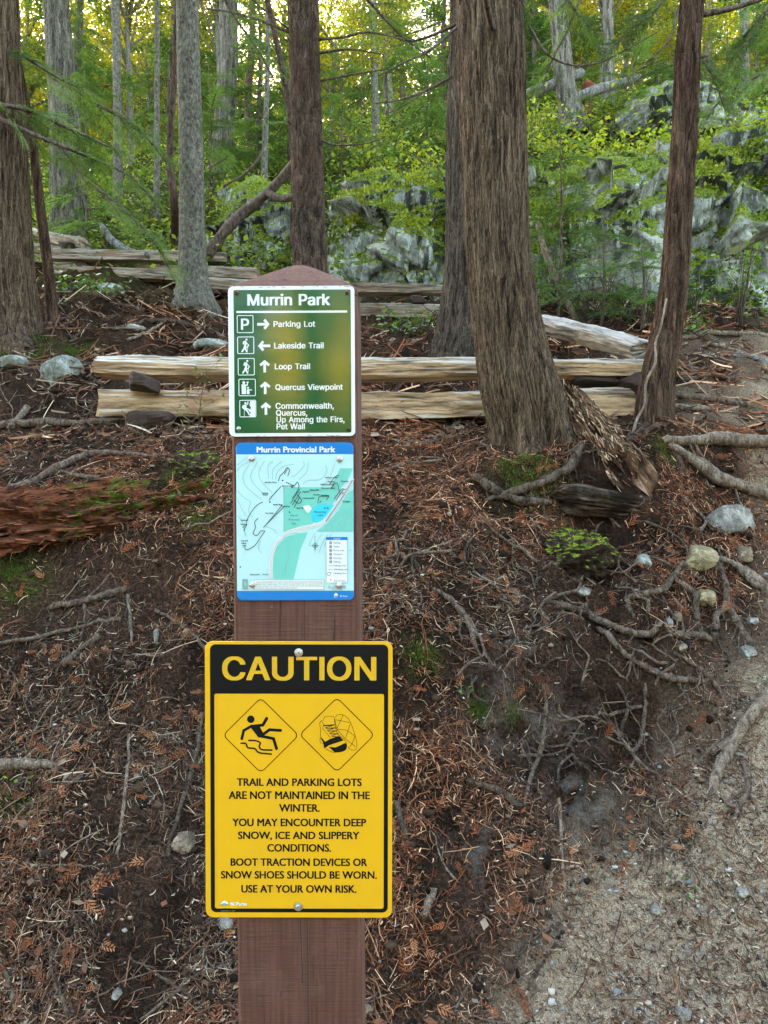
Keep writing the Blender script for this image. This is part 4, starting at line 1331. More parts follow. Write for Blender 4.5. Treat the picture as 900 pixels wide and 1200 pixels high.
def bluff_wall(label, prof_, mat, seed, nu, nv=210):
    """prof_: (px, top py, base py, face depth); a rock step whose top runs back into the hill"""
    pr = np.array(prof_, float)
    px = np.linspace(pr[0, 0], pr[-1, 0], nu)
    wob = np.stack([px * 0.012, 0 * px, 0 * px], -1)
    top = np.interp(px, pr[:, 0], pr[:, 1]) + 9 * fbm(wob * 2, 3, seed + 60)
    bas = np.interp(px, pr[:, 0], pr[:, 2])
    dep = np.interp(px, pr[:, 0], pr[:, 3])
    B_ = P(px, bas, dep)
    B_[:, 2] -= 0.35
    T_ = P(px, top, dep + 0.75)
    ends = np.clip(np.minimum(np.arange(nu), nu - 1 - np.arange(nu)) / (0.05 * nu), 0, 1) ** 0.5
    T_[:, 2] = B_[:, 2] + (T_[:, 2] - B_[:, 2]) * (0.15 + 0.85 * ends)
    v = np.linspace(0, 1.55, nv)
    rows = []
    for s in v:
        if s <= 1:
            k = s
            f = k ** 1.0
            p = B_ * (1 - f) + T_ * f
            p[:, 1] += 0.75 * (k ** 3.0 - k) * 0.8 * -1 * -1 - 0.0
        else:
            q = (s - 1) / 0.55
            p = T_ + np.array([0, 2.4 * q, 0.0])
            zg = ground_z(p[:, 0], p[:, 1])
            p[:, 2] = T_[:, 2] * (1 - q) + (zg - 0.4) * q + 0.16 * np.sin(PI * q)
        rows.append(p)
    G_ = np.stack(rows, 0)
    V = G_.reshape(-1, 3)
    du = np.gradient(G_, axis=1)
    dv = np.gradient(G_, axis=0)
    nn = np.cross(du, dv).reshape(-1, 3)
    nn /= np.linalg.norm(nn, axis=1)[:, None] + 1e-9
    if nn[:, 1].mean() > 0:
        nn = -nn
    wp = V + 0.22 * np.stack([fbm(V * 1.5, 3, seed), fbm(V * 1.5, 3, seed + 11), fbm(V * 1.5, 3, seed + 22)], -1)
    d_ = 0.26 * fbm(V * 0.9, 3, seed + 1) + 0.17 * worley_offset(wp * np.array([0.85, 0.85, 1.25]), seed + 2) + 0.055 * worley_offset(wp * np.array([2.6, 2.6, 3.2]), seed + 3) + 0.035 * ridged(V * 4.5, 4, seed + 4)
    lowv = np.repeat(np.clip(np.interp(v, [0, 0.2, 1.0, 1.3, 1.55], [0.6, 1, 0.9, 0.5, 0.3]), 0, 1), nu)
    V = V + nn * (d_ * lowv)[:, None]
    i = np.arange(nv - 1)[:, None] * nu
    j = np.arange(nu - 1)[None]
    Qd = np.stack([i + j, i + j + 1, i + nu + j + 1, i + nu + j], -1).reshape(-1, 4)
    r_ = np.random.default_rng(seed + 90)
    G2 = V.reshape(nv, nu, 3)
    n2_ = np.cross(np.gradient(G2, axis=1), np.gradient(G2, axis=0)).reshape(-1, 3)
    n2_ /= np.linalg.norm(n2_, axis=1)[:, None] + 1e-9
    n2_ *= np.sign((n2_ * nn).sum(1))[:, None]
    score = n2_[:, 2] + 0.9 * fbm(V * 1.7, 3, seed + 8)
    ok = np.where((score > 0.52) & (np.repeat(v, nu) > 0.12))[0]
    MOSS_PTS.append((V[ok], n2_[ok]))
    c = V.mean(0)
    return tag(obj('rock_bluff', mesh_data('rock_bluff', V, Qd, mat, True, org=c), None, c), label, 'rock', 'rock bluffs on the slope')


bluff_wall('long layered mossy rock bluff running from the dark trunk to the right edge', [(372, 250, 350, 9.0), (392, 205, 350, 8.9), (440, 200, 352, 8.8), (480, 208, 356, 8.8), (530, 218, 360, 8.6), (600, 212, 372, 8.3), (650, 205, 382, 8.1), (700, 198, 390, 7.9), (760, 185, 396, 7.8), (810, 172, 396, 7.8), (870, 160, 392, 7.8), (940, 150, 390, 7.9), (1080, 150, 390, 8.2), (1200, 170, 390, 8.6)], MROCK1, 5, 620)
bluff_wall('short mossy rock step between the grey trunk and the dark trunk', [(238, 270, 318, 9.9), (262, 228, 320, 9.7), (300, 212, 326, 9.5), (340, 225, 332, 9.4), (358, 262, 336, 9.4)], MROCK2, 21, 170)
for lab_, px, py, d, rx, ry, rz, sd_, mt, rz_ in [('upper mossy outcrop on the hillside above the right cliff', 800, 150, 12.9, 1.3, 1.0, 0.5, 83, MROCK2, 0.0)]:
    c = P(px, py, d)
    v, q = rock_mesh(220, 150, rx * 1.18, ry, rz, 9, sd_, 0.2, 2.6, 1.5, 0.3)
    o = obj('rock_bluff', mesh_data('rock_bluff', rotz(v, rz_), q, mt, True), None, c)
    tag(o, lab_, 'rock', 'rock bluffs on the slope')

stones = [
    (72, 437, 24, 22, MSTONEM, 'angular pale lichen stone with mossy base, left of the rail ends', 3),
    (16, 428, 22, 10, MSTONEM, 'flat pale stone beside the foot of the left edge tree', 4),
    (157, 388, 20, 8, MSTONEM, 'low pale stone on the slope above the front rails', 6),
    (250, 408, 24, 9, MSTONEM, 'pale flat stone showing just behind the front rail by the post', 8),
    (128, 342, 16, 9, MSTONEM, 'pale slanting stone among leaves below the back rails', 12),
    (856, 612, 32, 18, MSTONE, 'large grey green stone embedded by the path on the right', 15),
    (871, 652, 12, 11, MSTONEB, 'round tan stone below the large grey stone', 16),
    (818, 656, 21, 16, MSTONEY, 'yellowish lichen stone with a dark hollow on top', 19),
    (826, 703, 13, 11, MSTONEY, 'mottled oval stone held between exposed roots', 22),
    (793, 724, 10, 6, MSTONEB, 'flat cream stone beside the hanging root tip', 23),
    (783, 731, 7, 6, MSTONE, 'small blue grey stone left of the flat cream stone', 25),
    (876, 767, 11, 10, MSTONE, 'white stone at the edge of the trodden path', 27),
    (881, 728, 9, 6, MSTONE, 'small grey stone on the path above the white stone', 28),
    (799, 761, 9, 6, MSTONEB, 'tan stone in the bank under the long root', 30),
    (682, 695, 10, 6, MSTONE, 'pale greenish pebble in the litter above the long root', 31),
    (755, 658, 10, 8, MSTONEM, 'mossy stone left of the yellowish lichen stone', 34),
    (769, 1069, 9, 8, MSTONE, 'whitish stone lying in the middle of the dirt path', 37),
    (800, 1190, 14, 9, MSTONE, 'pale stone at the bottom of the dirt path', 38),
    (830, 1012, 10, 7, MSTONEB, 'brown pebble on the upper dirt path', 39),
    (870, 1046, 11, 7, MSTONE, 'bluish flat pebble at the right of the dirt path', 40),
    (215, 988, 16, 14, MSTONEB, 'brown grey stone half buried left of the caution sign', 42),
    (263, 1084, 11, 7, MSTONE, 'pale stone just under the left corner of the caution sign', 43),
    (137, 1165, 8, 6, MSTONE, 'grey pebble in the litter at bottom left', 44),
    (183, 749, 5, 11, MSTONE, 'small upright glassy grey stone in the left bank', 45),
    (430, 1185, 8, 6, MSTONEB, 'small tan stone beside the foot of the post', 46),
]
for px, py, rx, rz, mt, lab_, sd_ in stones:
    c = on_ground(px, py)
    k = c[1] / 900
    v, q = rock_mesh(40, 26, rx * k, rx * k * 0.8, rz * k, 9, sd_, 0.14, 2.2, 1.6, 0.0)
    v = rotz(v, sd_ * 1.3)
    o = obj('stone', mesh_data('stone', v, q, mt, True), None, c + np.array([0, 0, rz * k * 0.08]))
    tag(o, lab_, 'stone', 'stones in the bank and on the path')


# ------------------------------------------------------------------ foliage builders
def spray(L, nside, leaf, width, droop, seed, arch=0.45, flat=0.25):
    """flat conifer branch along +X: side twigs with rows of leaflets; returns leaf quads, stem (V, F)"""
    r_ = np.random.default_rng(seed)
    B, D, S_ = [], [], []          # leaflet base, direction, length
    stems = []

    def axis(s):
        return np.array([s * L, 0.05 * L * math.sin(3 * s + seed), -droop * L * s * s])
    pts = np.array([axis(s) for s in np.linspace(0, 1, 8)])
    stems.append(tube(pts, np.linspace(0.011, 0.002, 8) * L, 5))
    for side in (-1, 1):
        for k in range(nside):
            s = 0.14 + 0.86 * (k + r_.uniform(0, 0.8)) / nside
            l = L * arch * (1.02 - s) ** 0.65 * min(1, 0.35 + 2.2 * s) * r_.uniform(0.6, 1.1)
            a = side * (R(62) - R(22) * s + r_.normal(0, 0.15))
            d = np.array([math.cos(a), math.sin(a), r_.normal(-0.12, 0.12)])
            p0 = axis(min(s, 0.99))
            m_ = max(3, int(l / (leaf * 0.42)))
            for t in np.linspace(0.08, 1, m_):
                p = p0 + d * l * t + np.array([0, 0, -0.18 * l * t * t])
                for sg in (-1, 1):
                    aa = a + sg * R(48) * (1 - 0.5 * t) + r_.normal(0, 0.2)
                    B.append(p)
                    D.append((math.cos(aa), math.sin(aa), r_.normal(-0.1, flat)))
                    S_.append(leaf * (1.15 - 0.5 * t) * r_.uniform(0.7, 1.2))
    B, D, S_ = np.array(B), np.array(D), np.array(S_)
    D /= np.linalg.norm(D, axis=1)[:, None]
    W_ = np.cross(D, np.array([0, 0, 1.0])) + r_.normal(0, flat, D.shape)
    W_ /= np.linalg.norm(W_, axis=1)[:, None]
    w_ = (S_ * width)[:, None]
    tip = B + D * S_[:, None] - np.array([0, 0, 0.12]) * S_[:, None]
    mid = B + D * S_[:, None] * 0.5
    V = np.stack([B, mid - W_ * w_, tip, mid + W_ * w_], 1)
    return V, stems


def place(V, M, t):
    return V @ M.T + t


def frame_from(az, el, roll=0.0):
    ca, sa, ce, se = math.cos(az), math.sin(az), math.cos(el), math.sin(el)
    x = np.array([ca * ce, sa * ce, se])
    y = np.array([-sa, ca, 0])
    z = np.cross(x, y)
    y2 = y * math.cos(roll) + z * math.sin(roll)
    z2 = np.cross(x, y2)
    return np.stack([x, y2, z2], 1)


SPR = [spray(1.0, 12, 0.085, 0.20, 0.18 + 0.1 * (k % 3), 100 + k) for k in range(4)]
SPRN = [spray(1.0, 20, 0.042, 0.19, 0.20 + 0.1 * (k % 3), 200 + k) for k in range(4)]


def leaves_mesh(name, blocks, mat):
    """blocks: list of (quads (n,4,3), bright, hue)"""
    V = np.concatenate([b_[0].reshape(-1, 3) for b_ in blocks])
    n = sum(len(b_[0]) for b_ in blocks)
    col = np.concatenate([np.repeat(np.stack([b_[1] * rng.uniform(0.8, 1.2, len(b_[0])), b_[2] + rng.uniform(-0.15, 0.15, len(b_[0])), np.zeros(len(b_[0]))], -1), 4, 0) for b_ in blocks])
    return mesh_data(name, V, np.arange(4 * n).reshape(-1, 4), mat, False, np.clip(col, 0, 2))


def conifer_crown(h0, H, nb, lmax, seed, sprs=SPR, shape=0.8):
    r_ = np.random.default_rng(seed)
    bl, st = [], []
    for k in range(nb):
        f = (k + r_.uniform(0, 1)) / nb
        h = h0 + (H - h0) * f
        L = lmax * (1 - f) ** shape * r_.uniform(0.55, 1.1) + 0.25
        az = k * 2.399 + r_.normal(0, 0.4)
        el = R(r_.uniform(-22, 14)) + 0.3 * f
        M = frame_from(az, el, r_.normal(0, 0.25)) * L
        V, stm = sprs[k % len(sprs)]
        t = np.array([0, 0, h])
        bl.append((place(V, M, t), r_.uniform(0.6, 1.25), r_.uniform(0.1, 0.9)))
        st += [(place(v, M, t), f_) for v, f_ in stm]
    return bl, st


def leaf_quads(C_, size, r_, tilt=0.6):
    """oval leaves (one bent quad pair each) at points C_"""
    n = len(C_)
    a = r_.uniform(0, 2 * PI, n)
    D = np.stack([np.cos(a), np.sin(a), r_.normal(-0.15, tilt, n)], -1)
    D /= np.linalg.norm(D, axis=1)[:, None]
    W_ = np.cross(D, np.array([0, 0, 1.0]) + r_.normal(0, 0.4, (n, 3)))
    W_ /= np.linalg.norm(W_, axis=1)[:, None]
    s = size * r_.uniform(0.6, 1.25, n)[:, None]
    return np.stack([C_, C_ + D * s * 0.5 - W_ * s * 0.32, C_ + D * s, C_ + D * s * 0.5 + W_ * s * 0.32], 1)


MCON = leaf_mat('conifer_green', (0.046, 0.092, 0.030), (0.095, 0.155, 0.035), 0.5)
MCONB = leaf_mat('bright_conifer_green', (0.070, 0.135, 0.038), (0.13, 0.205, 0.045), 0.5)
MDEC = leaf_mat('yellow_green_leaf', (0.13, 0.17, 0.015), (0.30, 0.24, 0.012), 0.5)
MSHR = leaf_mat('shrub_leaf', (0.05, 0.125, 0.028), (0.14, 0.22, 0.035), 0.4, 0.4)
MSHY = leaf_mat('lime_leaf', (0.15, 0.23, 0.02), (0.34, 0.34, 0.03), 0.5, 0.45)
MTWIG = bark_mat('twig_bark', (0.035, 0.026, 0.02), (0.13, 0.10, 0.08), 40, 8, 0, 0.3)
MTWIGP = bark_mat('pale_twig', (0.09, 0.07, 0.052), (0.25, 0.20, 0.155), 40, 8, 0, 0.3)

# ------------------------------------------------------------------ trees
MB_CEDAR = bark_mat('cedar_bark', (0.022, 0.014, 0.009), (0.175, 0.122, 0.080), 52, 3.4, 0.0, 1.0)
MB_TWIN = bark_mat('old_cedar_bark', (0.016, 0.012, 0.009), (0.115, 0.09, 0.068), 40, 3.0, 0.0, 1.0)
MB_THIN = bark_mat('young_cedar_bark', (0.02, 0.012, 0.008), (0.12, 0.075, 0.050), 42, 3.4, 0.0, 0.8)
MB_GREY = bark_mat('grey_fir_bark', (0.045, 0.04, 0.031), (0.18, 0.168, 0.135), 40, 18, 0.1, 0.7)
MB_DARK = bark_mat('dark_fir_bark', (0.022, 0.017, 0.013), (0.12, 0.086, 0.064), 26, 7, 0.0, 1.0, (0.085, 0.048, 0.033))
MB_FARD = bark_mat('far_brown_bark', (0.03, 0.024, 0.018), (0.125, 0.105, 0.08), 18, 3, 0.15, 0.8)
MB_FAR = bark_mat('furrowed_grey_bark', (0.03, 0.026, 0.02), (0.16, 0.145, 0.115), 20, 2.2, 0.12, 1.0)


def bark_trunk(pts, top_z, seg, amp, rn, kz, flare, hf, lobes, seed, knots=()):
    """pts: (px, py, depth, pixel width) from top to base; returns V, F, axis function"""
    pts = np.array(pts, float)
    C_ = P(pts[:, 0], pts[:, 1], pts[:, 2])
    rad = pts[:, 3] / 2 * pts[:, 2] / 900
    o = np.argsort(C_[:, 2])
    C_, rad = C_[o], rad[o]
    d_top = (C_[-1] - C_[-2]) / np.linalg.norm(C_[-1] - C_[-2])
    extra = (top_z - C_[-1, 2])
    C_ = np.vstack([C_[0] - [0, 0, 0.3], C_, C_[-1] + d_top * extra * 0.5, C_[-1] + d_top * extra])
    rad = np.concatenate([[rad[0] * 1.12], rad, [rad[-1] * 0.72, rad[-1] * 0.25]])
    Cs, rs = smooth_path(C_, rad, 12)
    zfine = []
    vis = C_[-3, 2]
    z0 = Cs[0, 2]
    zfine = np.concatenate([np.linspace(z0, vis, int((vis - z0) / 0.012) if amp > 0.006 else int((vis - z0) / 0.03)), np.linspace(vis + 0.1, Cs[-1, 2], 40)])
    ax = np.stack([np.interp(zfine, Cs[:, 2], Cs[:, k]) for k in range(3)], -1)
    rr_ = np.interp(zfine, Cs[:, 2], rs)
    th = np.linspace(0, 2 * PI, seg, endpoint=False)
    TH, ZZ = np.meshgrid(th, zfine)
    RR = np.repeat(rr_[:, None], seg, 1)
    base = C_[1, 2]
    fl = np.exp(-np.maximum(ZZ - base, 0) / hf)
    lob = 0.55 + 0.5 * np.cos(TH * lobes + seed) + 0.3 * np.cos(TH * (lobes + 2) + seed * 2)
    RR = RR * (1 + flare * fl * lob)
    q = np.stack([np.cos(TH) * rn, np.sin(TH) * rn, ZZ * kz], -1).reshape(-1, 3)
    wig = np.stack([0 * ZZ, 0 * ZZ, 0 * ZZ], -1).reshape(-1, 3)
    tw = vnoise(np.stack([np.cos(TH) * 2, np.sin(TH) * 2, ZZ * 1.5], -1).reshape(-1, 3), seed)
    q[:, :2] += 0.5 * tw[:, None]
    # flat strips parted by narrow cracks
    n_a, n_b = np.abs(vnoise(q, seed)), np.abs(vnoise(q * np.array([2.1, 2.1, 1.7]) + 5.5, seed + 3))
    dsp = 0.9 - 1.7 * np.exp(-n_a / 0.10) - 0.9 * np.exp(-n_b / 0.12) + 0.35 * ridged(q * np.array([4.5, 4.5, 3.0]), 2, seed + 6)
    lowf = fbm(np.stack([np.cos(TH) * 1.2, np.sin(TH) * 1.2, ZZ * 1.2], -1).reshape(-1, 3), 2, seed + 9)
    RR = RR + amp * dsp.reshape(RR.shape) + (0.05 * rr_[:, None]) * lowf.reshape(RR.shape)
    for kx, kz_, ks, kh in knots:
        dth = np.angle(np.exp(1j * (TH - kx)))
        rr2 = ((dth * rr_[:, None]) ** 2 + (ZZ - kz_) ** 2) / ks ** 2
        RR = RR + kh * (np.exp(-rr2) - 0.9 * np.exp(-rr2 * 9))
    V = np.stack([ax[:, 0:1] + RR * np.cos(TH), ax[:, 1:2] + RR * np.sin(TH), ZZ], -1).reshape(-1, 3)
    n = len(zfine)
    i = np.arange(n - 1)[:, None] * seg
    j = np.arange(seg)[None]
    Qd = np.stack([i + j, i + (j + 1) % seg, i + seg + (j + 1) % seg, i + seg + j], -1).reshape(-1, 4)
    return V, Qd, (C_[1], Cs)


def axis_at(Cs, z):
    return np.array([np.interp(z, Cs[:, 2], Cs[:, k]) for k in range(3)])


def near_tree(name, label, pts, top_z, mat, seg, amp, rn, kz, flare, hf, lobes, seed, knots=(), crown=None, group=None):
    V, Qd, (base, Cs) = bark_trunk(pts, top_z, seg, amp, rn, kz, flare, hf, lobes, seed, knots)
    t = thing(name, label, 'tree', base, group)
    obj('trunk', mesh_data('trunk', V, Qd, mat, True, org=base), t)
    if crown:
        h0, H, nb, lm, cm = crown
        bl, st = conifer_crown(h0, H, nb, lm, seed + 50, SPR)
        ctr = axis_at(Cs, (h0 + H) / 2) - base
        off = np.array([ctr[0], ctr[1], -base[2]])
        bl = [(q + off, a, h) for q, a, h in bl]
        cr_ = obj('crown', leaves_mesh('crown', bl, cm), t)
        Vs, Fs = join([(v + off, f) for v, f in st])
        obj('limb', mesh_data('limb', Vs, Fs, MTWIG, True), cr_)
    return t, base, Cs


def px_tube(parent, base, name, pts, mat, seg=7, jit=0.15, sub=4, seed=0):
    """pts: (px, py, depth, pixel width)"""
    a = np.array(pts, float)
    V, F = tube(P(a[:, 0], a[:, 1], a[:, 2]), a[:, 3] / 2 * a[:, 2] / 900, seg, jit, seed, True, sub)
    return obj(name, mesh_data(name, V, F, mat, True, org=base), parent)


# big leaning cedar
big, bb_, bc_ = near_tree('cedar_tree', 'thick cedar trunk with stringy bark, curved and leaning, right behind the front rails',
    [(573, -20, 4.0, 76), (576, 100, 4.0, 74), (580, 200, 4.0, 71), (584, 300, 4.0, 72), (598, 400, 4.0, 83), (610, 455, 4.0, 93), (620, 500, 4.02, 92), (625, 535, 4.03, 96)],
    14, MB_CEDAR, 400, 0.0065, 10, 1.9, 0.24, 0.12, 5, 3,
    knots=((-1.75, P(0, 187, 4)[2], 0.035, 0.02), (-1.9, P(0, 145, 4)[2], 0.02, 0.016), (-1.9, P(0, 337, 4)[2], 0.03, 0.018), (-1.2, P(0, 470, 4)[2], 0.02, 0.01), (-1.4, P(0, 110, 4)[2], 0.02, 0.012)),
    crown=(7.5, 14, 26, 2.2, MCON))
px_tube(big, bb_, 'branch', [(578, 35, 3.85, 9), (572, 15, 3.7, 8), (566, -20, 3.5, 7)], MTWIG)
for k, pl in enumerate([[(540, 25, 4, 5), (510, 40, 4.05, 3.5), (480, 48, 4.1, 2.5), (452, 40, 4.1, 1.5)], [(540, 28, 4, 4), (505, 58, 3.9, 3), (470, 75, 3.8, 2), (445, 88, 3.8, 1.2)],
                        [(530, 90, 4.2, 4), (495, 108, 4.2, 3), (465, 118, 4.2, 2), (440, 121, 4.2, 1.2)], [(500, 105, 4.2, 2), (480, 120, 4.15, 1.6), (455, 133, 4.1, 1)],
                        [(620, 30, 4, 3), (640, 62, 4.0, 3), (668, 76, 4.1, 2.4), (700, 74, 4.1, 2), (730, 60, 4.1, 1.6), (770, 38, 4.1, 1.2)]]):
    px_tube(big, bb_, 'branch', pl, MTWIG, 6, 0.1, 4, k)
near_tree('cedar_tree', 'dark twin cedar trunk half hidden behind the leaning cedar',
    [(560, -20, 5.6, 60), (556, 150, 5.6, 62), (554, 300, 5.6, 62), (551, 360, 5.6, 68), (549, 400, 5.6, 80), (548, 428, 5.6, 92)],
    13, MB_TWIN, 220, 0.008, 7, 1.6, 0.06, 0.16, 6, 8, crown=(7, 13, 22, 2.0, MCON))
thin, tb_, tc_ = near_tree('cedar_tree', 'thin reddish cedar trunk leaning right, beside the ends of the rails',
    [(813, -20, 4.2, 25), (806, 60, 4.2, 26), (802, 160, 4.2, 27), (795, 260, 4.2, 28), (790, 330, 4.2, 30), (779, 400, 4.2, 34), (769, 455, 4.2, 39), (767, 500, 4.2, 44), (766, 528, 4.2, 54)],
    12, MB_THIN, 170, 0.0055, 6, 3.5, 0.22, 0.1, 5, 12,
    knots=((-1.9, P(0, 213, 4.2)[2], 0.02, 0.012), (-1.0, P(0, 128, 4.2)[2], 0.02, 0.01), (-1.8, P(0, 345, 4.2)[2], 0.018, 0.01), (-1.5, P(0, 300, 4.2)[2], 0.02, 0.008)),
    crown=(6.5, 12, 20, 1.8, MCON))
px_tube(thin, tb_, 'branch', [(818, 18, 4.2, 8), (850, 12, 4.15, 6), (885, 2, 4.1, 5), (930, -14, 4.0, 3)], MTWIG)
px_tube(thin, tb_, 'branch', [(812, 66, 4.2, 5), (828, 66, 4.15, 3), (832, 62, 4.15, 2)], MTWIG)
px_tube(thin, tb_, 'branch', [(795, 10, 4.2, 3), (785, 45, 4.1, 2.4), (760, 72, 4.1, 1.8), (735, 92, 4.1, 1.2)], MTWIG)
px_tube(thin, tb_, 'dead_strip', [(781, 350, 4.10, 2), (774, 385, 4.09, 2.6), (768, 402, 4.09, 2.6), (768, 425, 4.09, 3), (757, 448, 4.09, 3), (755, 475, 4.1, 3), (745, 495, 4.1, 3.4), (741, 524, 4.1, 5)], MTWIGP)
px_tube(thin, tb_, 'root', [(770, 505, 4.1, 30), (788, 535, 3.98, 20), (800, 560, 3.92, 12), (812, 575, 3.9, 8)], MB_THIN, 10, 0.2)
px_tube(thin, tb_, 'root', [(760, 505, 4.12, 26), (735, 528, 4.0, 14), (716, 545, 3.9, 9)], MB_THIN, 10, 0.2)
near_tree('cedar_tree', 'stout cedar trunk cut by the left edge with a mossy flared foot',
    [(-12, -20, 5.8, 58), (-2, 150, 5.8, 60), (6, 300, 5.8, 60), (9, 360, 5.8, 66), (12, 395, 5.8, 78), (14, 418, 5.8, 96)],
    14, MB_CEDAR, 220, 0.009, 6, 1.3, 0.20, 0.22, 3, 21, crown=(7.5, 14, 24, 2.2, MCON))
near_tree('young_tree', 'slim bare brown stem standing close beside the left edge tree',
    [(4, -20, 6.1, 8), (22, 80, 6.1, 9), (37, 160, 6.15, 10), (48, 250, 6.2, 11), (57, 320, 6.2, 12), (62, 378, 6.2, 15), (64, 392, 6.2, 22)],
    9, MB_THIN, 40, 0.002, 5, 3, 0.3, 0.08, 4, 22)
near_tree('fir_tree', 'straight smooth grey trunk left of the post, behind the front rails',
    [(219, -20, 7.5, 25), (221, 80, 7.5, 26), (224, 180, 7.5, 27), (225, 280, 7.5, 29), (226, 325, 7.5, 34), (227, 348, 7.5, 44), (227, 364, 7.5, 56)],
    15, MB_GREY, 110, 0.003, 10, 7, 0.2, 0.2, 5, 23, crown=(9, 15, 24, 2.0, MCON))
dk, db_, dc_ = near_tree('fir_tree', 'dark scaly trunk rising straight up behind the post',
    [(355, -20, 6.6, 33), (357, 80, 6.6, 34), (360, 180, 6.6, 35), (362, 260, 6.6, 36), (364, 330, 6.6, 40), (365, 385, 6.6, 52)],
    15, MB_DARK, 200, 0.008, 6, 5, 0.2, 0.15, 5, 24, crown=(8.5, 15, 24, 2.0, MCON))
for k, pl in enumerate([[(372, 46, 6.6, 4), (400, 44, 6.5, 2.6), (430, 38, 6.4, 2), (470, 42, 6.3, 1.4), (520, 25, 6.2, 1)], [(374, 62, 6.6, 3.4), (410, 58, 6.6, 2.2), (450, 64, 6.6, 1.4)],
                        [(375, 95, 6.6, 3), (410, 88, 6.5, 2), (448, 82, 6.4, 1.2)], [(340, 38, 6.6, 4), (305, 24, 6.6, 3), (270, 14, 6.7, 2.2), (236, 10, 6.8, 1.6)],
                        [(341, 36, 6.6, 2.6), (310, 12, 6.5, 1.8), (285, -10, 6.4, 1.2)], [(378, 165, 6.6, 3), (395, 170, 6.5, 2), (430, 168, 6.5, 1.3), (452, 160, 6.5, 1)],
                        [(343, 150, 6.6, 2.4), (335, 142, 6.5, 1.5), (322, 160, 6.5, 1)]]):
    px_tube(dk, db_, 'branch', pl, MTWIG, 6, 0.1, 4, k)

far = [
    ('fir_tree', 'furrowed grey trunk far back at upper left beyond the back rails', [(64, -20, 10, 27), (70, 70, 10, 29), (76, 150, 10, 32), (79, 230, 10, 36), (80, 290, 10, 42)], MB_FAR, 0.010),
    ('fir_tree', 'pale furrowed trunk standing between the grey and the dark trunk', [(268, -20, 13, 20), (267, 60, 13, 21), (264, 130, 13, 23), (260, 190, 13, 26), (258, 220, 13, 30)], MB_FAR, 0.010),
    ('fir_tree', 'mossy grey trunk on the hill right of the leaning cedar', [(652, -20, 13.5, 20), (657, 40, 13.5, 20), (663, 100, 13.5, 22), (672, 140, 13.5, 30)], MB_FAR, 0.01),
    ('fir_tree', 'thin grey trunk on the hill left of the thin cedar', [(712, -20, 16, 12), (713, 60, 16, 12), (714, 110, 16, 14)], MB_FAR, 0.006),
    ('young_tree', 'thin dark leaning stem touching the left of the dark trunk', [(309, -20, 9, 6), (322, 40, 9, 6.5), (332, 90, 9, 7), (341, 140, 9, 8), (345, 200, 9, 9), (346, 260, 9.2, 10)], MB_DARK, 0.002),
    ('young_tree', 'thin dark crooked stem just left of the grey trunk', [(206, 10, 9, 5), (205, 80, 9, 6), (201, 140, 9, 7), (199, 190, 9, 8), (204, 235, 9, 9), (206, 290, 9.5, 9)], MB_DARK, 0.002),
    ('young_tree', 'slim grey stem between the left trunks, with a straight pole look', [(184, -20, 11, 5), (184, 80, 11, 5.5), (184, 150, 11, 6), (184, 235, 11, 7)], MB_GREY, 0.002),
    ('young_tree', 'grey stem at mid left beyond the drooping hemlock branch', [(135, -10, 12, 9), (137, 80, 12, 9), (138, 160, 12, 10), (138, 245, 12, 11)], MB_GREY, 0.003),
    ('young_tree', 'thin bare stem just left of the dark trunk near the bluff', [(313, -20, 11, 5), (314, 60, 11, 5), (312, 130, 11, 6), (310, 200, 11, 7)], MB_GREY, 0.002),
    ('young_tree', 'thin pale stem rising over the bluff right of the dark trunk', [(437, -10, 14, 6), (438, 70, 14, 6.5), (440, 170, 14, 7)], MB_GREY, 0.002),
    ('young_tree', 'slender grey stem near the right edge above the cliff', [(872, -20, 15, 9), (873, 60, 15, 9), (873, 130, 15, 10)], MB_GREY, 0.002),
    ('young_tree', 'dark slim stem between pale furrowed trunk and dark trunk', [(296, -20, 15, 7), (295, 60, 15, 8), (290, 120, 15, 8), (293, 170, 15, 9)], MB_DARK, 0.002),
]
for k, (nm, lab_, pts, mt, am) in enumerate(far):
    top = P(0, -20, pts[0][2])[2] + (6 if nm == 'fir_tree' else 3)
    near_tree(nm, lab_, pts, top, mt, 64, am, 6, 2.0, 0.15, 0.2, 5, 40 + k, crown=(P(0, -60, pts[0][2])[2], top, 14, 1.8, MCON) if nm == 'fir_tree' else None)

# conifers and broadleaf trees filling the hillside beyond
CROWNS = []
for k in range(4):
    H = (11, 13, 9, 12)[k]
    bl, st = conifer_crown((1.2, 2.6, 0.6, 4.5)[k], H, (74, 66, 80, 54)[k], (2.0, 2.3, 1.9, 2.1)[k], 300 + k)
    Vs, Fs = join(st)
    zs = np.linspace(-0.4, H, 30)
    tv, tf = tube(np.stack([0.08 * np.sin(zs * 0.6 + k), 0.08 * np.cos(zs * 0.5 + k), zs], -1), np.linspace(0.16, 0.015, 30) * (0.8 + 0.1 * k), 12, 0.12, k)
    CROWNS.append((mesh_data('trunk', tv, tf, MB_FARD, True), leaves_mesh('crown', bl, (MCON, MCONB, MCONB, MCON)[k]), mesh_data('limb', Vs, Fs, MTWIG, True)))


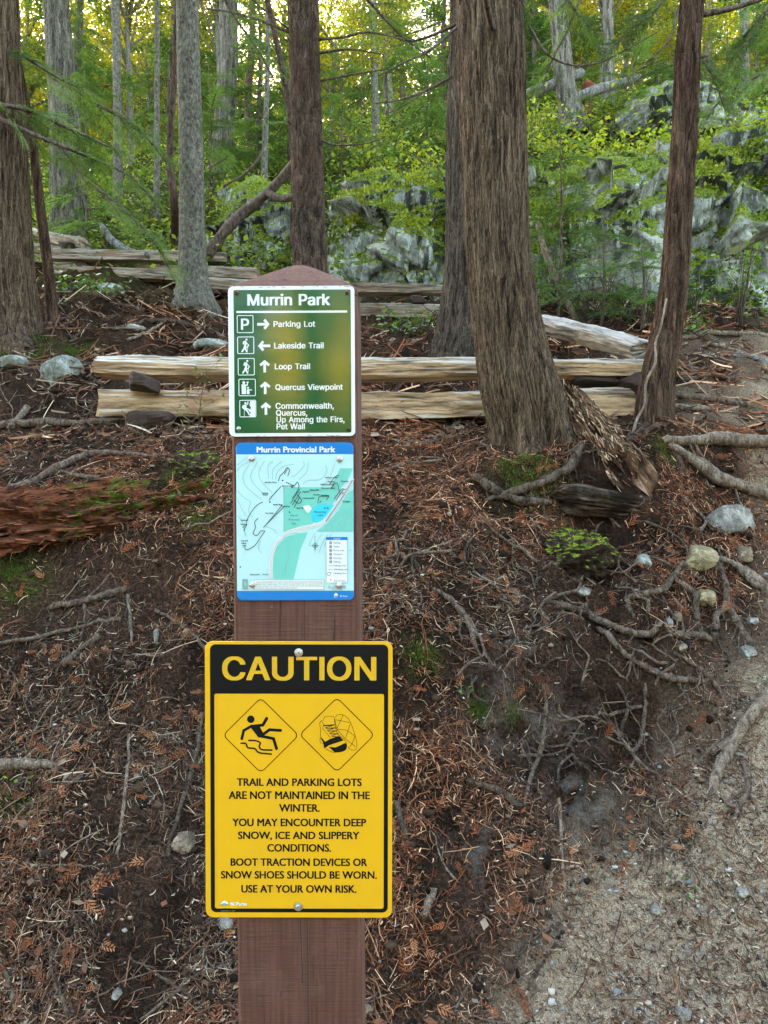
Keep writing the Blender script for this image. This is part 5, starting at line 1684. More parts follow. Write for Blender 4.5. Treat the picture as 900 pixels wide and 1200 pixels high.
def deciduous(seed, H, n, spread, size):
    r_ = np.random.default_rng(seed)
    st, cl = [], []
    zs = np.linspace(-0.4, H * 0.6, 12)
    st.append(tube(np.stack([0.15 * np.sin(zs * 0.5 + seed), 0.1 * np.cos(zs * 0.7), zs], -1), np.linspace(0.13, 0.05, 12), 9, 0.1, seed))
    for k in range(16):
        f = r_.uniform(0.3, 0.62)
        a = r_.uniform(0, 2 * PI)
        L = spread * r_.uniform(0.5, 1.0)
        p0 = np.array([0, 0, H * f])
        t = np.linspace(0, 1, 7)[:, None]
        p = p0 + t * np.array([math.cos(a) * L, math.sin(a) * L, r_.uniform(0.1, 0.45) * H]) + 0.12 * r_.normal(size=(7, 3)) * t
        st.append(tube(p, np.linspace(0.045, 0.008, 7), 6))
        for q in p[2:]:
            cl.append(q)
    cl = np.array(cl)
    C_ = cl[r_.integers(0, len(cl), n)] + r_.normal(0, 0.34, (n, 3)) * np.array([1, 1, 0.7])
    bl = []
    idx = r_.integers(0, 30, n)
    for k in range(30):
        q = leaf_quads(C_[idx == k], size, r_)
        bl.append((q, r_.uniform(0.7, 1.25), r_.uniform(0, 1)))
    return st, bl


DEC = []
for k in range(2):
    st, bl = deciduous(70 + k, 9 + 2 * k, 7000, 2.6, 0.12)
    st, bl = st, bl
    Vs, Fs = join(st)
    DEC.append((mesh_data('trunk', Vs, Fs, MB_GREY, True), leaves_mesh('crown', bl, MDEC)))


def proto_tree(kind, k, label, group):
    t = thing('conifer_tree' if kind == 'c' else 'broadleaf_tree', label, 'tree', (0, 0, 0), group)
    if kind == 'c':
        a, b_, c_ = CROWNS[k]
        obj('trunk', a, t)
        obj('crown', b_, t)
        obj('limb', c_, t)
    else:
        a, b_ = DEC[k]
        obj('trunk', a, t)
        obj('crown', b_, t)
    return t


PROTO = {}
LABT = {('c', 0): 'dark hemlock with drooping branches among the far trees', ('c', 1): 'green feathery conifer among the far trees', ('c', 2): 'low bushy young hemlock among the far trees',
        ('c', 3): 'tall conifer with bare lower trunk among the far trees', ('d', 0): 'yellow leaved tree glowing among the far conifers', ('d', 1): 'taller yellow green broadleaf tree among the far conifers'}


def far_tree(kind, k, x, y, sc, rot):
    z = float(ground_z(x, y)) - 0.1
    if (kind, k) not in PROTO:
        t = proto_tree(kind, k, LABT[(kind, k)], 'trees filling the hillside')
        PROTO[(kind, k)] = t
        t.location = (x, y, z)
        t.rotation_euler = (0, 0, rot)
        t.scale = (sc,) * 3
        return t
    return dup(PROTO[(kind, k)], (x, y, z), rot, sc)


r2 = np.random.default_rng(404)
n_done = 0
placed = []
for (d0, d1, n, kinds, lo, hi) in ((12.5, 16, 8, 'cccd', 0.3, 0.5), (16, 22, 16, 'cccdd', 0.45, 0.75), (22, 30, 20, 'ccddd', 0.75, 1.1), (30, 44, 40, 'cddd', 0.9, 1.4), (45, 62, 80, 'd', 1.4, 2.0)):
    tries = 0
    got = 0
    while got < n and tries < 1600:
        tries += 1
        y = r2.uniform(d0, d1)
        b_ = r2.uniform(-160, 1060)
        x = (b_ - 450) / 900 * y
        if any((x - a) ** 2 + (y - c_) ** 2 < ((0.06 if y < 44 else 0.03) * y) ** 2 for a, c_ in placed):
            continue
        kd = kinds[r2.integers(0, len(kinds))]
        k = int(r2.integers(0, 3 if kd == 'c' else 2))
        if d0 < 13 and kd == 'c':
            k = 2
        placed.append((x, y))
        far_tree(kd, k, x, y, r2.uniform(lo, hi), r2.uniform(0, 6.28))
        got += 1
# autumn trees across the road behind the viewer; the low sun lights them and the signs mirror them
LABB = 'unseen tree added behind the viewer'
st, bl = deciduous(91, 10, 5200, 1.1, 0.16)
Vs, Fs = join(st)
MAPLE = (mesh_data('trunk', Vs, Fs, MB_GREY, True), leaves_mesh('crown', bl, leaf_mat('autumn_yellow_leaf', (0.62, 0.44, 0.015), (0.72, 0.50, 0.02), 0.25)))
for k, (x, y) in enumerate([(-4.75, -31), (-3.85, -30), (-2.35, -33), (-1.45, -30.5), (3, -31), (-11, -30)]):
    t = thing('broadleaf_tree', 'slim yellow autumn tree standing in the sun across the clearing behind the viewer', 'tree', (x, y, float(ground_z(x, y)) - 0.1), 'autumn trees behind the viewer', (0, 0, k * 1.3))
    t.scale = (0.26, 0.26, 1.30 - 0.05 * (k % 3))
    obj('trunk', MAPLE[0], t)
    obj('crown', MAPLE[1], t)
for k in range(12):  # unseen conifer screen, added so no low sky shows in the signs' reflection
    o = far_tree('c', int(r2.integers(0, 3)), -13 + 1.5 * k, r2.uniform(-40, -36), r2.uniform(2.0, 2.4), r2.uniform(0, 6.28))
    o['label'] = 'unseen tall conifer added behind the viewer to hide the low sky'
    o['group'] = 'unseen conifers added behind the viewer'
for k in range(34):  # second added row, closing the remaining gaps to the sky
    x = -26 + 52 * (k + r2.uniform(0, 0.9)) / 34
    y = r2.uniform(-52, -42)
    o = far_tree('c', int(r2.integers(0, 3)), x, y, r2.uniform(1.7, 2.3), r2.uniform(0, 6.28))
    o['label'] = 'unseen tall conifer added behind the viewer to hide the low sky'
    o['group'] = 'unseen conifers added behind the viewer'

def screen_conifer(x, y, sc):  # unseen tree, added to block low sky so light falls from above
    o = far_tree('c', int(r2.integers(0, 4)), x, y, sc, r2.uniform(0, 6.28))
    o['label'] = 'unseen tall conifer added around the viewer to block low light'
    o['group'] = 'unseen conifers added to block low light'


for k in range(40):
    x = -32 + 64 * (k + r2.uniform(0, 0.9)) / 40
    y = r2.uniform(-24, -13)
    if -0.26 * (abs(y) + 1.2) < x < 0.02 * abs(y):
        continue
    screen_conifer(x, y, r2.uniform(1.3, 1.8))
for k in range(22):  # added at both sides to cut low side light
    sx_ = -1 if k % 2 else 1
    screen_conifer(sx_ * r2.uniform(7.5, 17), r2.uniform(-12, 5), r2.uniform(1.0, 1.5))

# ------------------------------------------------------------------ split rail fences
def rail_mat(name, wood, grey, ends):
    m, nt, b = new_mat(name)
    g = N(nt)
    v = g.coord('Object', (3.2, 30, 30))
    f1 = g.noise(v, 1.0, 6, 0.62, 0.3)
    f2 = g.noise(g.coord('Object', (14, 150, 150)), 1.0, 4, 0.7)
    f3 = g.noise(g.coord('Object'), 2.6, 4, 0.6)
    c = g.ramp(f1, [(0.36, tuple(x * 0.16 for x in wood)), (0.45, tuple(x * 0.6 for x in wood)), (0.56, wood), (0.75, tuple(min(1, x * 1.25) for x in wood))])
    c = g.mix(g.ramp(f2, [(0.36, 0.75), (0.48, 0.0)]), c, tuple(x * 0.3 for x in wood))
    c = g.mix(g.ramp(f3, [(0.55, 0.0), (0.7, 0.55)]), c, (0.20, 0.10, 0.045))
    nz = g.normal_z()
    up = g.math('ADD', g.math('MULTIPLY', nz, 0.8), g.math('MULTIPLY', f3, 0.6))
    c = g.mix(g.ramp(up, [(0.55, 0.0), (0.9, 0.85)]), c, g.ramp(f1, [(0.3, tuple(x * 0.4 for x in grey)), (0.6, grey)]))
    g.link(c, b.inputs['Base Color'])
    b.inputs['Roughness'].default_value = 0.8
    b.inputs['Specular IOR Level'].default_value = 0.25
    g.bump(g.math('ADD', f1, g.math('MULTIPLY', f2, 0.5)), b, 0.7, 0.012)
    return m


MRAIL = rail_mat('split_cedar', (0.40, 0.265, 0.145), (0.44, 0.41, 0.35), 0)
MRAILG = rail_mat('weathered_cedar', (0.27, 0.21, 0.15), (0.33, 0.325, 0.30), 0)
MENDG = plain('dark_end_grain', (0.045, 0.024, 0.014), 0.9, vary=0.5, vscale=60)


def rail(parent, name, A, B, sec, mat, seed, sag=0.0):
    """split rail between world points; sec = cross-section polygon (y depth, z height) in metres"""
    r_ = np.random.default_rng(seed)
    A, B = np.array(A, float), np.array(B, float)
    L = np.linalg.norm(B - A)
    ax = (B - A) / L
    side = np.cross([0, 0, 1], ax)
    side /= np.linalg.norm(side)
    up = np.cross(ax, side)
    sec = np.array(sec, float)
    # resample section
    m_ = len(sec)
    k = 12
    S2 = np.concatenate([sec[i] + (sec[(i + 1) % m_] - sec[i]) * np.linspace(0, 1, k, endpoint=False)[:, None] for i in range(m_)])
    ns = len(S2)
    n = int(L / 0.02) + 2
    t = np.linspace(0, L, n)
    TT, _ = np.meshgrid(t, np.zeros(ns), indexing='ij')
    Y = np.repeat(S2[None, :, 0], n, 0)
    Z = np.repeat(S2[None, :, 1], n, 0)
    q = np.stack([TT * 2.2, Y * 22 + seed, Z * 22], -1).reshape(-1, 3)
    dq = np.stack([TT * 1.1 + 5, Y * 9 + seed, Z * 9], -1).reshape(-1, 3)
    amp = 0.017 * ridged(q, 3, seed).reshape(Y.shape) + 0.022 * fbm(dq, 2, seed + 2).reshape(Y.shape)
    rr_ = np.hypot(Y, Z)
    Y = Y * (1 + amp / rr_)
    Z = Z * (1 + amp / rr_) - sag * np.sin(PI * TT / L) + 0.010 * np.sin(TT * 1.7 + seed)
    # ragged ends
    e = 0.05 * r_.random(ns)
    X = TT.copy()
    X[0] += 0.0
    X[:3] -= (e[None] * np.array([1, 0.6, 0.2])[:, None])
    X[-3:] += (np.roll(e, 3)[None] * np.array([0.2, 0.6, 1])[:, None])
    V = np.stack([X, Y, Z], -1).reshape(-1, 3)
    i = np.arange(n - 1)[:, None] * ns
    j = np.arange(ns)[None]
    Qd = np.stack([i + j, i + (j + 1) % ns, i + ns + (j + 1) % ns, i + ns + j], -1).reshape(-1, 4)
    me = mesh_data(name, V, [Qd, list(range(ns))[::-1], list(range((n - 1) * ns, n * ns))], mat, False)
    o = obj(name, me, parent)
    M = Matrix(((ax[0], side[0], up[0], A[0]), (ax[1], side[1], up[1], A[1]), (ax[2], side[2], up[2], A[2]), (0, 0, 0, 1)))
    if parent is not None:
        M = Matrix.Translation(-Vector(parent.location)) @ M
    o.matrix_local = M
    return o


def block(parent, name, px, py, d, w_, h_, dd, seed, mat, rotang=0.0):
    """short split wedge, end grain to the viewer"""
    k = d / 900
    w_, h_ = w_ * k, h_ * k
    V, q = rock_mesh(36, 24, w_ / 2, dd / 2, h_ / 2, 7, seed, 0.05, 6)
    V = rotz(V, rotang)
    return obj(name, mesh_data(name, V, q, mat, False, org=parent.location), parent, None) if False else obj(name, mesh_data(name, V + P(px, py, d), q, mat, False, org=parent.location), parent)


SECT = [(-0.07, -0.045), (0.06, -0.06), (0.08, 0.025), (0.03, 0.062), (-0.055, 0.045), (-0.075, 0.015)]
SECB = [(-0.08, -0.08), (0.08, -0.07), (0.085, 0.04), (0.0, 0.075), (-0.07, 0.065)]
base = on_ground(440, 500)
fence = thing('split_rail_fence', 'front fence of two long split cedar rails stacked on wedge blocks', 'fence', base)
rail(fence, 'rail', P(121, 430, 4.62), P(752, 434, 4.66), SECT, MRAIL, 3)
rail(fence, 'rail', P(127, 474, 4.60), P(735, 473, 4.64), SECB, MRAIL, 8)
rail(fence, 'rail', P(752, 412, 4.72), P(628, 378, 6.3), [(-0.07, -0.05), (0.06, -0.06), (0.08, 0.03), (0.0, 0.07), (-0.07, 0.05)], MRAILG, 13)
block(fence, 'wedge_block', 170, 450, 4.50, 34, 26, 0.24, 3, MENDG, 0.3)
block(fence, 'wedge_block', 178, 503, 4.50, 56, 40, 0.3, 5, MENDG, 0.1)
block(fence, 'wedge_block', 742, 452, 4.60, 30, 30, 0.3, 7, MENDG, 0.4)
block(fence, 'wedge_block', 700, 448, 4.68, 60, 14, 0.2, 9, MENDG, 0.2)
block(fence, 'wedge_block', 735, 494, 4.66, 44, 26, 0.3, 11, MENDG, 0.2)

SF = [(-0.06, -0.05), (0.05, -0.06), (0.07, 0.02), (0.0, 0.06), (-0.06, 0.045)]
base = on_ground(150, 330)
f2 = thing('split_rail_fence', 'zigzag fence of weathered split rails on the slope behind the left trunk', 'fence', base)
rail(f2, 'rail', P(25, 272, 9.6), P(98, 285, 8.7), SF, MRAILG, 21)
rail(f2, 'rail', P(25, 288, 9.6), P(98, 297, 8.7), SF, MRAILG, 22)
rail(f2, 'rail', P(25, 301, 9.6), P(94, 306, 8.7), SF, MRAILG, 23)
rail(f2, 'rail', P(62, 298, 8.6), P(262, 304, 8.9), SF, MRAILG, 24)
rail(f2, 'rail', P(64, 317, 8.6), P(218, 326, 8.8), SF, MRAILG, 25)
rail(f2, 'rail', P(165, 318, 8.9), P(300, 322, 8.6), SF, MRAILG, 26)
rail(f2, 'rail', P(245, 334, 8.7), P(300, 338, 8.5), SF, MRAILG, 27)
block(f2, 'wedge_block', 80, 291, 8.7, 18, 10, 0.2, 12, MENDG)
block(f2, 'wedge_block', 98, 311, 8.7, 14, 9, 0.2, 13, MENDG)
block(f2, 'wedge_block', 95, 332, 8.7, 22, 14, 0.3, 14, MENDG)
block(f2, 'wedge_block', 250, 345, 8.6, 22, 12, 0.3, 16, MENDG)
base = on_ground(470, 375)
f3 = thing('split_rail_fence', 'two weathered rails of a fence running behind the post to the twin cedar', 'fence', base)
rail(f3, 'rail', P(300, 339, 8.0), P(522, 341, 7.6), [(-0.06, -0.04), (0.05, -0.05), (0.07, 0.02), (0.0, 0.05), (-0.06, 0.04)], MRAILG, 31)
rail(f3, 'rail', P(296, 364, 8.0), P(512, 366, 7.6), SF, MRAILG, 32)
block(f3, 'wedge_block', 490, 354, 7.65, 20, 12, 0.2, 17, MENDG)
block(f3, 'wedge_block', 490, 382, 7.65, 26, 18, 0.3, 18, MENDG)


# ------------------------------------------------------------------ rotten wood
def litter_mat(name):
    m, nt, b = new_mat(name)
    g = N(nt)
    g.link(g.attr(), b.inputs['Base Color'])
    b.inputs['Roughness'].default_value = 0.9
    b.inputs['Specular IOR Level'].default_value = 0.04
    return m


MLIT = litter_mat('dry_litter')


def rot_mat(name, a, b_, c_, moss):
    m, nt, b = new_mat(name)
    g = N(nt)
    f1 = g.noise(g.coord('Object', (3, 30, 30)), 1.0, 6, 0.65, 0.5)
    f3 = g.noise(g.coord('Object'), 5, 5, 0.65)
    c = g.ramp(f1, [(0.32, a), (0.5, b_), (0.68, c_)])
    c = g.mix(g.ramp(f3, [(0.5, 0.0), (0.62, 0.85)]), c, tuple(x * 0.6 for x in a))
    if moss:
        s = g.node('ShaderNodeSeparateXYZ')
        t = g.node('ShaderNodeTexCoord')
        g.link(t.outputs['Object'], s.inputs[0])
        f4 = g.noise(g.coord('Object'), 9, 5, 0.7)
        k = g.math('MULTIPLY', g.ramp(f4, [(0.48, 0.0), (0.58, 1.0)]), g.ramp(g.math('ADD', g.math('MULTIPLY', s.outputs[0], 0.5), 0.1), [(0.45, 0.0), (0.6, 1.0)]))
        n5 = g.noise(g.coord('Object'), 90, 3, 0.7)
        c = g.mix(k, c, g.ramp(n5, [(0.35, (0.02, 0.035, 0.006)), (0.65, (0.10, 0.14, 0.02))]))
    g.link(c, b.inputs['Base Color'])
    b.inputs['Roughness'].default_value = 0.95
    b.inputs['Specular IOR Level'].default_value = 0.03
    g.bump(g.math('ADD', f1, g.math('MULTIPLY', f3, 0.5)), b, 1.0, 0.02)
    return m


def rotten(name, label, cat, A, B, ra, rb, mat, seed, amp, flat=0.75, seg=160, rag=0.0, splint=0, pal=((0.2, 0.08, 0.04),)):
    A, B = np.array(A, float), np.array(B, float)
    L = np.linalg.norm(B - A)
    ax = (B - A) / L
    side = np.cross([0, 0, 1], ax)
    side /= np.linalg.norm(side)
    up = np.cross(ax, side)
    n = int(L / 0.006) + 2
    t = np.linspace(-0.02, 1.02, n)
    th = np.linspace(0, 2 * PI, seg, endpoint=False)
    TT, TH = np.meshgrid(t, th, indexing='ij')
    rad = ra + (rb - ra) * TT
    endf = np.clip(1 - np.abs(2 * TT - 1) ** 8, 0.02, 1) ** 0.5
    q = np.stack([TT * L * 5, np.cos(TH) * 6, np.sin(TH) * 6], -1).reshape(-1, 3)
    dsp = ridged(q + fbm(q * 0.4, 2, seed)[:, None], 4, seed)
    stp = np.floor(fbm(q * np.array([0.8, 0.5, 0.5]), 3, seed + 4) * 5) / 5
    RR = rad * endf + amp * dsp.reshape(TT.shape) + amp * 2.2 * stp.reshape(TT.shape)
    XX = TT * L
    if rag:
        endf2 = np.clip(1 - np.abs(2 * TT - 1) ** 14, 0.25, 1)
        gro = ridged(np.stack([np.cos(TH) * 2.6, np.sin(TH) * 2.6, TT * 0.9], -1).reshape(-1, 3), 3, seed + 8).reshape(TT.shape)
        RR = rad * endf2 * (1 + 0.55 * gro) + 0.7 * amp * dsp.reshape(TT.shape)
        XX = XX + L * rag * vnoise(np.stack([np.cos(TH) * 3.5, np.sin(TH) * 3.5, 0 * TT], -1).reshape(-1, 3), seed + 2).reshape(TT.shape) * np.abs(2 * TT - 1)
    Vl = np.stack([XX, RR * np.cos(TH), RR * np.sin(TH) * flat], -1).reshape(-1, 3)
    i = np.arange(n - 1)[:, None] * seg
    j = np.arange(seg)[None]
    Qd = np.stack([i + j, i + (j + 1) % seg, i + seg + (j + 1) % seg, i + seg + j], -1).reshape(-1, 4)
    me = mesh_data(name, Vl, [Qd, list(range(seg))[::-1], list(range((n - 1) * seg, n * seg))], mat, True)
    o = obj(name, me)
    o.matrix_world = Matrix(((ax[0], side[0], up[0], A[0]), (ax[1], side[1], up[1], A[1]), (ax[2], side[2], up[2], A[2]), (0, 0, 0, 1)))
    tag(o, label, cat)
    if splint:
        r_ = np.random.default_rng(seed + 5)
        k = r_.integers(0, len(Vl), splint)
        p = Vl[k] * np.array([1, 1.0, 1.0])
        rad_ = Vl[k] * np.array([0, 1, 1])
        nr = rad_ / (np.linalg.norm(rad_, axis=1)[:, None] + 1e-6)
        T = np.array([1.0, 0, 0]) + r_.normal(0, 0.22, (splint, 3))
        T /= np.linalg.norm(T, axis=1)[:, None]
        S_ = np.cross(nr, T)
        L = r_.uniform(0.015, 0.075, splint)
        wd = r_.uniform(0.002, 0.008, splint)
        rings = []
        for q, s in enumerate((-0.5, 0.0, 0.5)):
            cc_ = p + T * (L * s)[:, None] + nr * (0.004 + 0.012 * r_.random(splint) * (s + 0.5))[:, None]
            for a in range(3):
                rings.append(cc_ + (S_ * math.cos(a * 2.094) + nr * math.sin(a * 2.094)) * (wd * (0.5, 0.6, 0.15)[q])[:, None])
        Vs = np.stack(rings, 1).reshape(-1, 3)
        f = [(q * 3 + a, q * 3 + (a + 1) % 3, q * 3 + 3 + (a + 1) % 3, q * 3 + 3 + a) for q in range(2) for a in range(3)]
        Fs = (np.arange(splint)[:, None, None] * 9 + np.array(f)[None]).reshape(-1, 4)
        c = np.array(pal)[r_.integers(0, len(pal), splint)] * r_.uniform(0.55, 1.3, (splint, 1))
        s_ = obj('splinters', mesh_data('splinters', Vs, Fs, MLIT, False, np.repeat(c, 9, 0)), o)
        s_['kind'] = 'stuff'
    return o


MROTR = rot_mat('red_rotten_wood', (0.02, 0.010, 0.006), (0.10, 0.035, 0.018), (0.23, 0.085, 0.042), True)
MROTT = rot_mat('torn_stump_wood', (0.03, 0.017, 0.010), (0.13, 0.072, 0.042), (0.30, 0.20, 0.125), False)
MROTD = rot_mat('dark_stump_wood', (0.018, 0.012, 0.009), (0.06, 0.042, 0.03), (0.16, 0.125, 0.09), False)
rotten('rotten_log', 'crumbling reddish rotten log with green moss at one end, left of the post', 'log', P(-150, 640, 3.40), P(292, 588, 3.84), 0.26, 0.16, MROTR, 4, 0.055, 0.66, 160, 0.0, 3600, ((0.17, 0.055, 0.028), (0.09, 0.035, 0.02), (0.05, 0.026, 0.017), (0.22, 0.09, 0.05), (0.03, 0.018, 0.012)))
rotten('rotten_stump', 'torn splintery reddish stump between the leaning cedar and the thin cedar', 'stump', P(672, 470, 4.06), P(738, 566, 3.74), 0.05, 0.11, MROTT, 9, 0.022, 0.8, 220, 0.26, 1500, ((0.30, 0.19, 0.11), (0.20, 0.11, 0.06), (0.12, 0.065, 0.038), (0.40, 0.29, 0.19), (0.05, 0.03, 0.02)))
rotten('rotten_root', 'dark gnarled hollow root wood under the torn stump', 'root wood', P(655, 585, 3.66), P(775, 600, 3.70), 0.075, 0.05, MROTD, 14, 0.03, 0.8, 120, 0.12)
rotten('rotten_log', 'decayed brown wood chunk standing upright in the litter near the rails', 'log', P(478, 640, 3.5), P(482, 598, 3.62), 0.055, 0.04, MROTD, 17, 0.012, 0.9, 70)

MCLOD = rock_mat('mossy_rotten_clod', (0.075, 0.052, 0.036), (0.02, 0.014, 0.010), 0.68, streak=False)
for lab_, px, py, d_, rx, ry, rz, sd_ in (('dark upright clod of rotten wood with green moss on top, below the torn stump', 680, 652, 3.48, 0.16, 0.13, 0.12, 91),
                                          ('dark rotten lump with moss beside the post, at the end of the rotten log', 232, 560, 3.82, 0.17, 0.13, 0.10, 92),
                                          ('low mossy dark lump just under the mossy end of the rotten log', 205, 592, 3.66, 0.13, 0.11, 0.06, 93)):
    v, q = rock_mesh(150, 90, rx, ry, rz, 8, sd_, 0.42, 2.4, 2.4, 0.0)
    c = P(px, py, d_)
    tag(obj('rotten_stump', mesh_data('rotten_stump', v, q, MCLOD, True), None, c), lab_, 'stump')

MLOGG = bark_mat('grey_log_bark', (0.05, 0.047, 0.042), (0.23, 0.22, 0.20), 25, 6, 0.1, 0.8)
MLOGB = bark_mat('brown_log_bark', (0.03, 0.022, 0.016), (0.12, 0.09, 0.065), 25, 6, 0.0, 0.8)
MROOT = bark_mat('weathered_root', (0.04, 0.028, 0.02), (0.175, 0.13, 0.095), 60, 12, 0.0, 0.6)
MROOTP = bark_mat('pale_root', (0.06, 0.043, 0.03), (0.26, 0.20, 0.145), 60, 12, 0.0, 0.6)


def log(name, label, cat, pts, mat, seg=14, jit=0.2, seed=0, sub=6, group=None):
    a = np.array(pts, float)
    C_ = P(a[:, 0], a[:, 1], a[:, 2])
    V, F = tube(C_, a[:, 3] / 2 * a[:, 2] / 900, seg, jit, seed, True, sub)
    org = C_.mean(0)
    o = obj(name, mesh_data(name, V, F, mat, True, org=org), None, org)
    return tag(o, label, cat, group)


log('fallen_log', 'thick grey fallen log end at the right edge above the trail', 'log', [(846, 421, 5.9, 22), (880, 429, 5.7, 26), (920, 438, 5.5, 28), (980, 450, 5.3, 28)], MLOGG, 18, 0.25, 1)
log('fallen_log', 'grey fallen trunk on the hill left of the mossy trunk', 'log', [(608, 114, 14, 11), (640, 102, 14, 11), (682, 86, 14.2, 12)], MLOGG, 12, 0.2, 2)
log('fallen_log', 'greenish fallen trunk on the hill right of the mossy trunk', 'log', [(672, 116, 14, 11), (705, 104, 14.2, 11), (750, 92, 14.5, 10)], MLOGG, 12, 0.2, 3)
log('rotten_stump', 'short dark reddish stump between the two fallen hill trunks', 'stump', [(687, 136, 14.2, 12), (688, 118, 14.2, 13), (690, 98, 14.2, 15)], MROTR, 14, 0.4, 4)
lb = log('dead_branch', 'thick dark dead limb leaning over the bluff behind the grey trunk', 'branch',
         [(243, 300, 8.8, 13), (256, 280, 8.8, 12), (275, 258, 8.8, 12), (298, 240, 8.8, 12), (318, 222, 8.7, 11), (338, 200, 8.6, 11), (352, 178, 8.5, 9)], MTWIG, 12, 0.25, 5)
log('dead_branch', 'crooked side limb touching the leaning dead limb and the dark trunk', 'branch', [(312, 225, 8.7, 9), (325, 232, 8.6, 8), (337, 232, 8.5, 8), (352, 226, 8.3, 7)], MTWIG, 10, 0.3, 6)
log('dead_branch', 'thin arched dead branch in front of the pale furrowed trunk', 'branch', [(262, 218, 9.5, 3), (285, 205, 9.5, 3), (300, 190, 9.5, 3), (308, 176, 9.5, 2)], MTWIG, 8, 0.2, 7)
log('dead_branch', 'grey broken limb leaning on the slope left of the grey trunk', 'branch', [(120, 265, 9, 7), (135, 285, 8.9, 9), (158, 297, 8.8, 9), (175, 300, 8.7, 7)], MLOGG, 10, 0.3, 8)
log('dead_branch', 'bleached leaning stick in the brush under the mossy rock face', 'branch', [(630, 262, 7.6, 6), (640, 300, 7.5, 7), (660, 345, 7.4, 7), (678, 380, 7.3, 6)], MROOTP, 8, 0.3, 9)

# ------------------------------------------------------------------ exposed roots
def ground_line(pts, wpx, lift=0.35, n=5, jig=0.012, seed=0, sink=0.0):
    """polyline of photo pixels carried onto the bank"""
    pts = np.array(pts, float)
    t = np.arange(len(pts))
    tt = np.linspace(0, len(pts) - 1, (len(pts) - 1) * n + 1)
    p2, _ = smooth_path(np.c_[pts, np.zeros(len(pts))], np.zeros(len(pts)), n)
    G_ = np.array([on_ground(a, b_) for a, b_ in p2[:, :2]])
    # follow the bank smoothly: a root bridges small dips
    for _ in range(3):
        s = G_.copy()
        s[1:-1] = (G_[:-2] + 2 * G_[1:-1] + G_[2:]) / 4
        G_ = s
    wv = np.interp(tt, t, wpx if hasattr(wpx, '__len__') else [wpx] * len(pts))
    rad = wv / 2 * G_[:, 1] / 900
    nrm = ground_n(G_[:, 0], G_[:, 1])
    gzv = ground_z(G_[:, 0], G_[:, 1])
    G_[:, 2] = np.maximum(G_[:, 2], gzv - 0.3 * rad)
    tn = np.linspace(0, 1, len(G_))
    lf = lift - (lift + 1.2) * np.exp(-np.minimum(tn, 1 - tn) / 0.03) * sink
    rad = rad * (1 + 0.10 * np.sin(tn * 9 + seed) + 0.05 * np.sin(tn * 21 + 2 * seed))
    G_ = G_ + nrm * (rad * lf)[:, None]
    r_ = np.random.default_rng(seed)
    G_ = G_ + r_.normal(0, 0.0018, G_.shape)
    return G_, rad


def ground_stick(name, label, cat, pts, wpx, mat, group=None, lift=0.5, seg=9, jit=0.18, seed=0, rootlets=0):
    G_, rad = ground_line(pts, wpx, lift, 7 if rootlets else 5, 0, seed, 1.0 if rootlets else 0.0)
    parts = [tube(G_, rad, seg, jit, seed)]
    rr_ = np.random.default_rng(seed + 1000)
    for k in range(rootlets):
        i_ = int(rr_.integers(len(G_) // 5, len(G_) - 2))
        T = G_[i_] - G_[i_ - 1]
        T /= np.linalg.norm(T) + 1e-9
        sd = np.array([-T[1], T[0], 0]) * rr_.choice([-1, 1])
        L = rr_.uniform(0.06, 0.22)
        q = [G_[i_]]
        for s_ in np.linspace(0.2, 1, 7):
            p = G_[i_] + (T * 0.7 + sd * (0.5 + 0.5 * math.sin(2.5 * s_ + k)) + rr_.normal(0, 0.12, 3)) * L * s_
            p[2] = float(ground_z(p[0], p[1])) + 0.004 * (1 - s_) - 0.003 * (s_ > 0.9)
            q.append(p)
        r0 = min(rad[i_] * 0.5, 0.006)
        parts.append(tube(np.array(q), np.linspace(r0, 0.0012, 8), 6, 0.15, seed + k, True, 2))
    V, F = join(parts)
    org = G_.mean(0)
    o = obj(name, mesh_data(name, V, F, mat, True, org=org), None, org)
    return tag(o, label, cat, group)


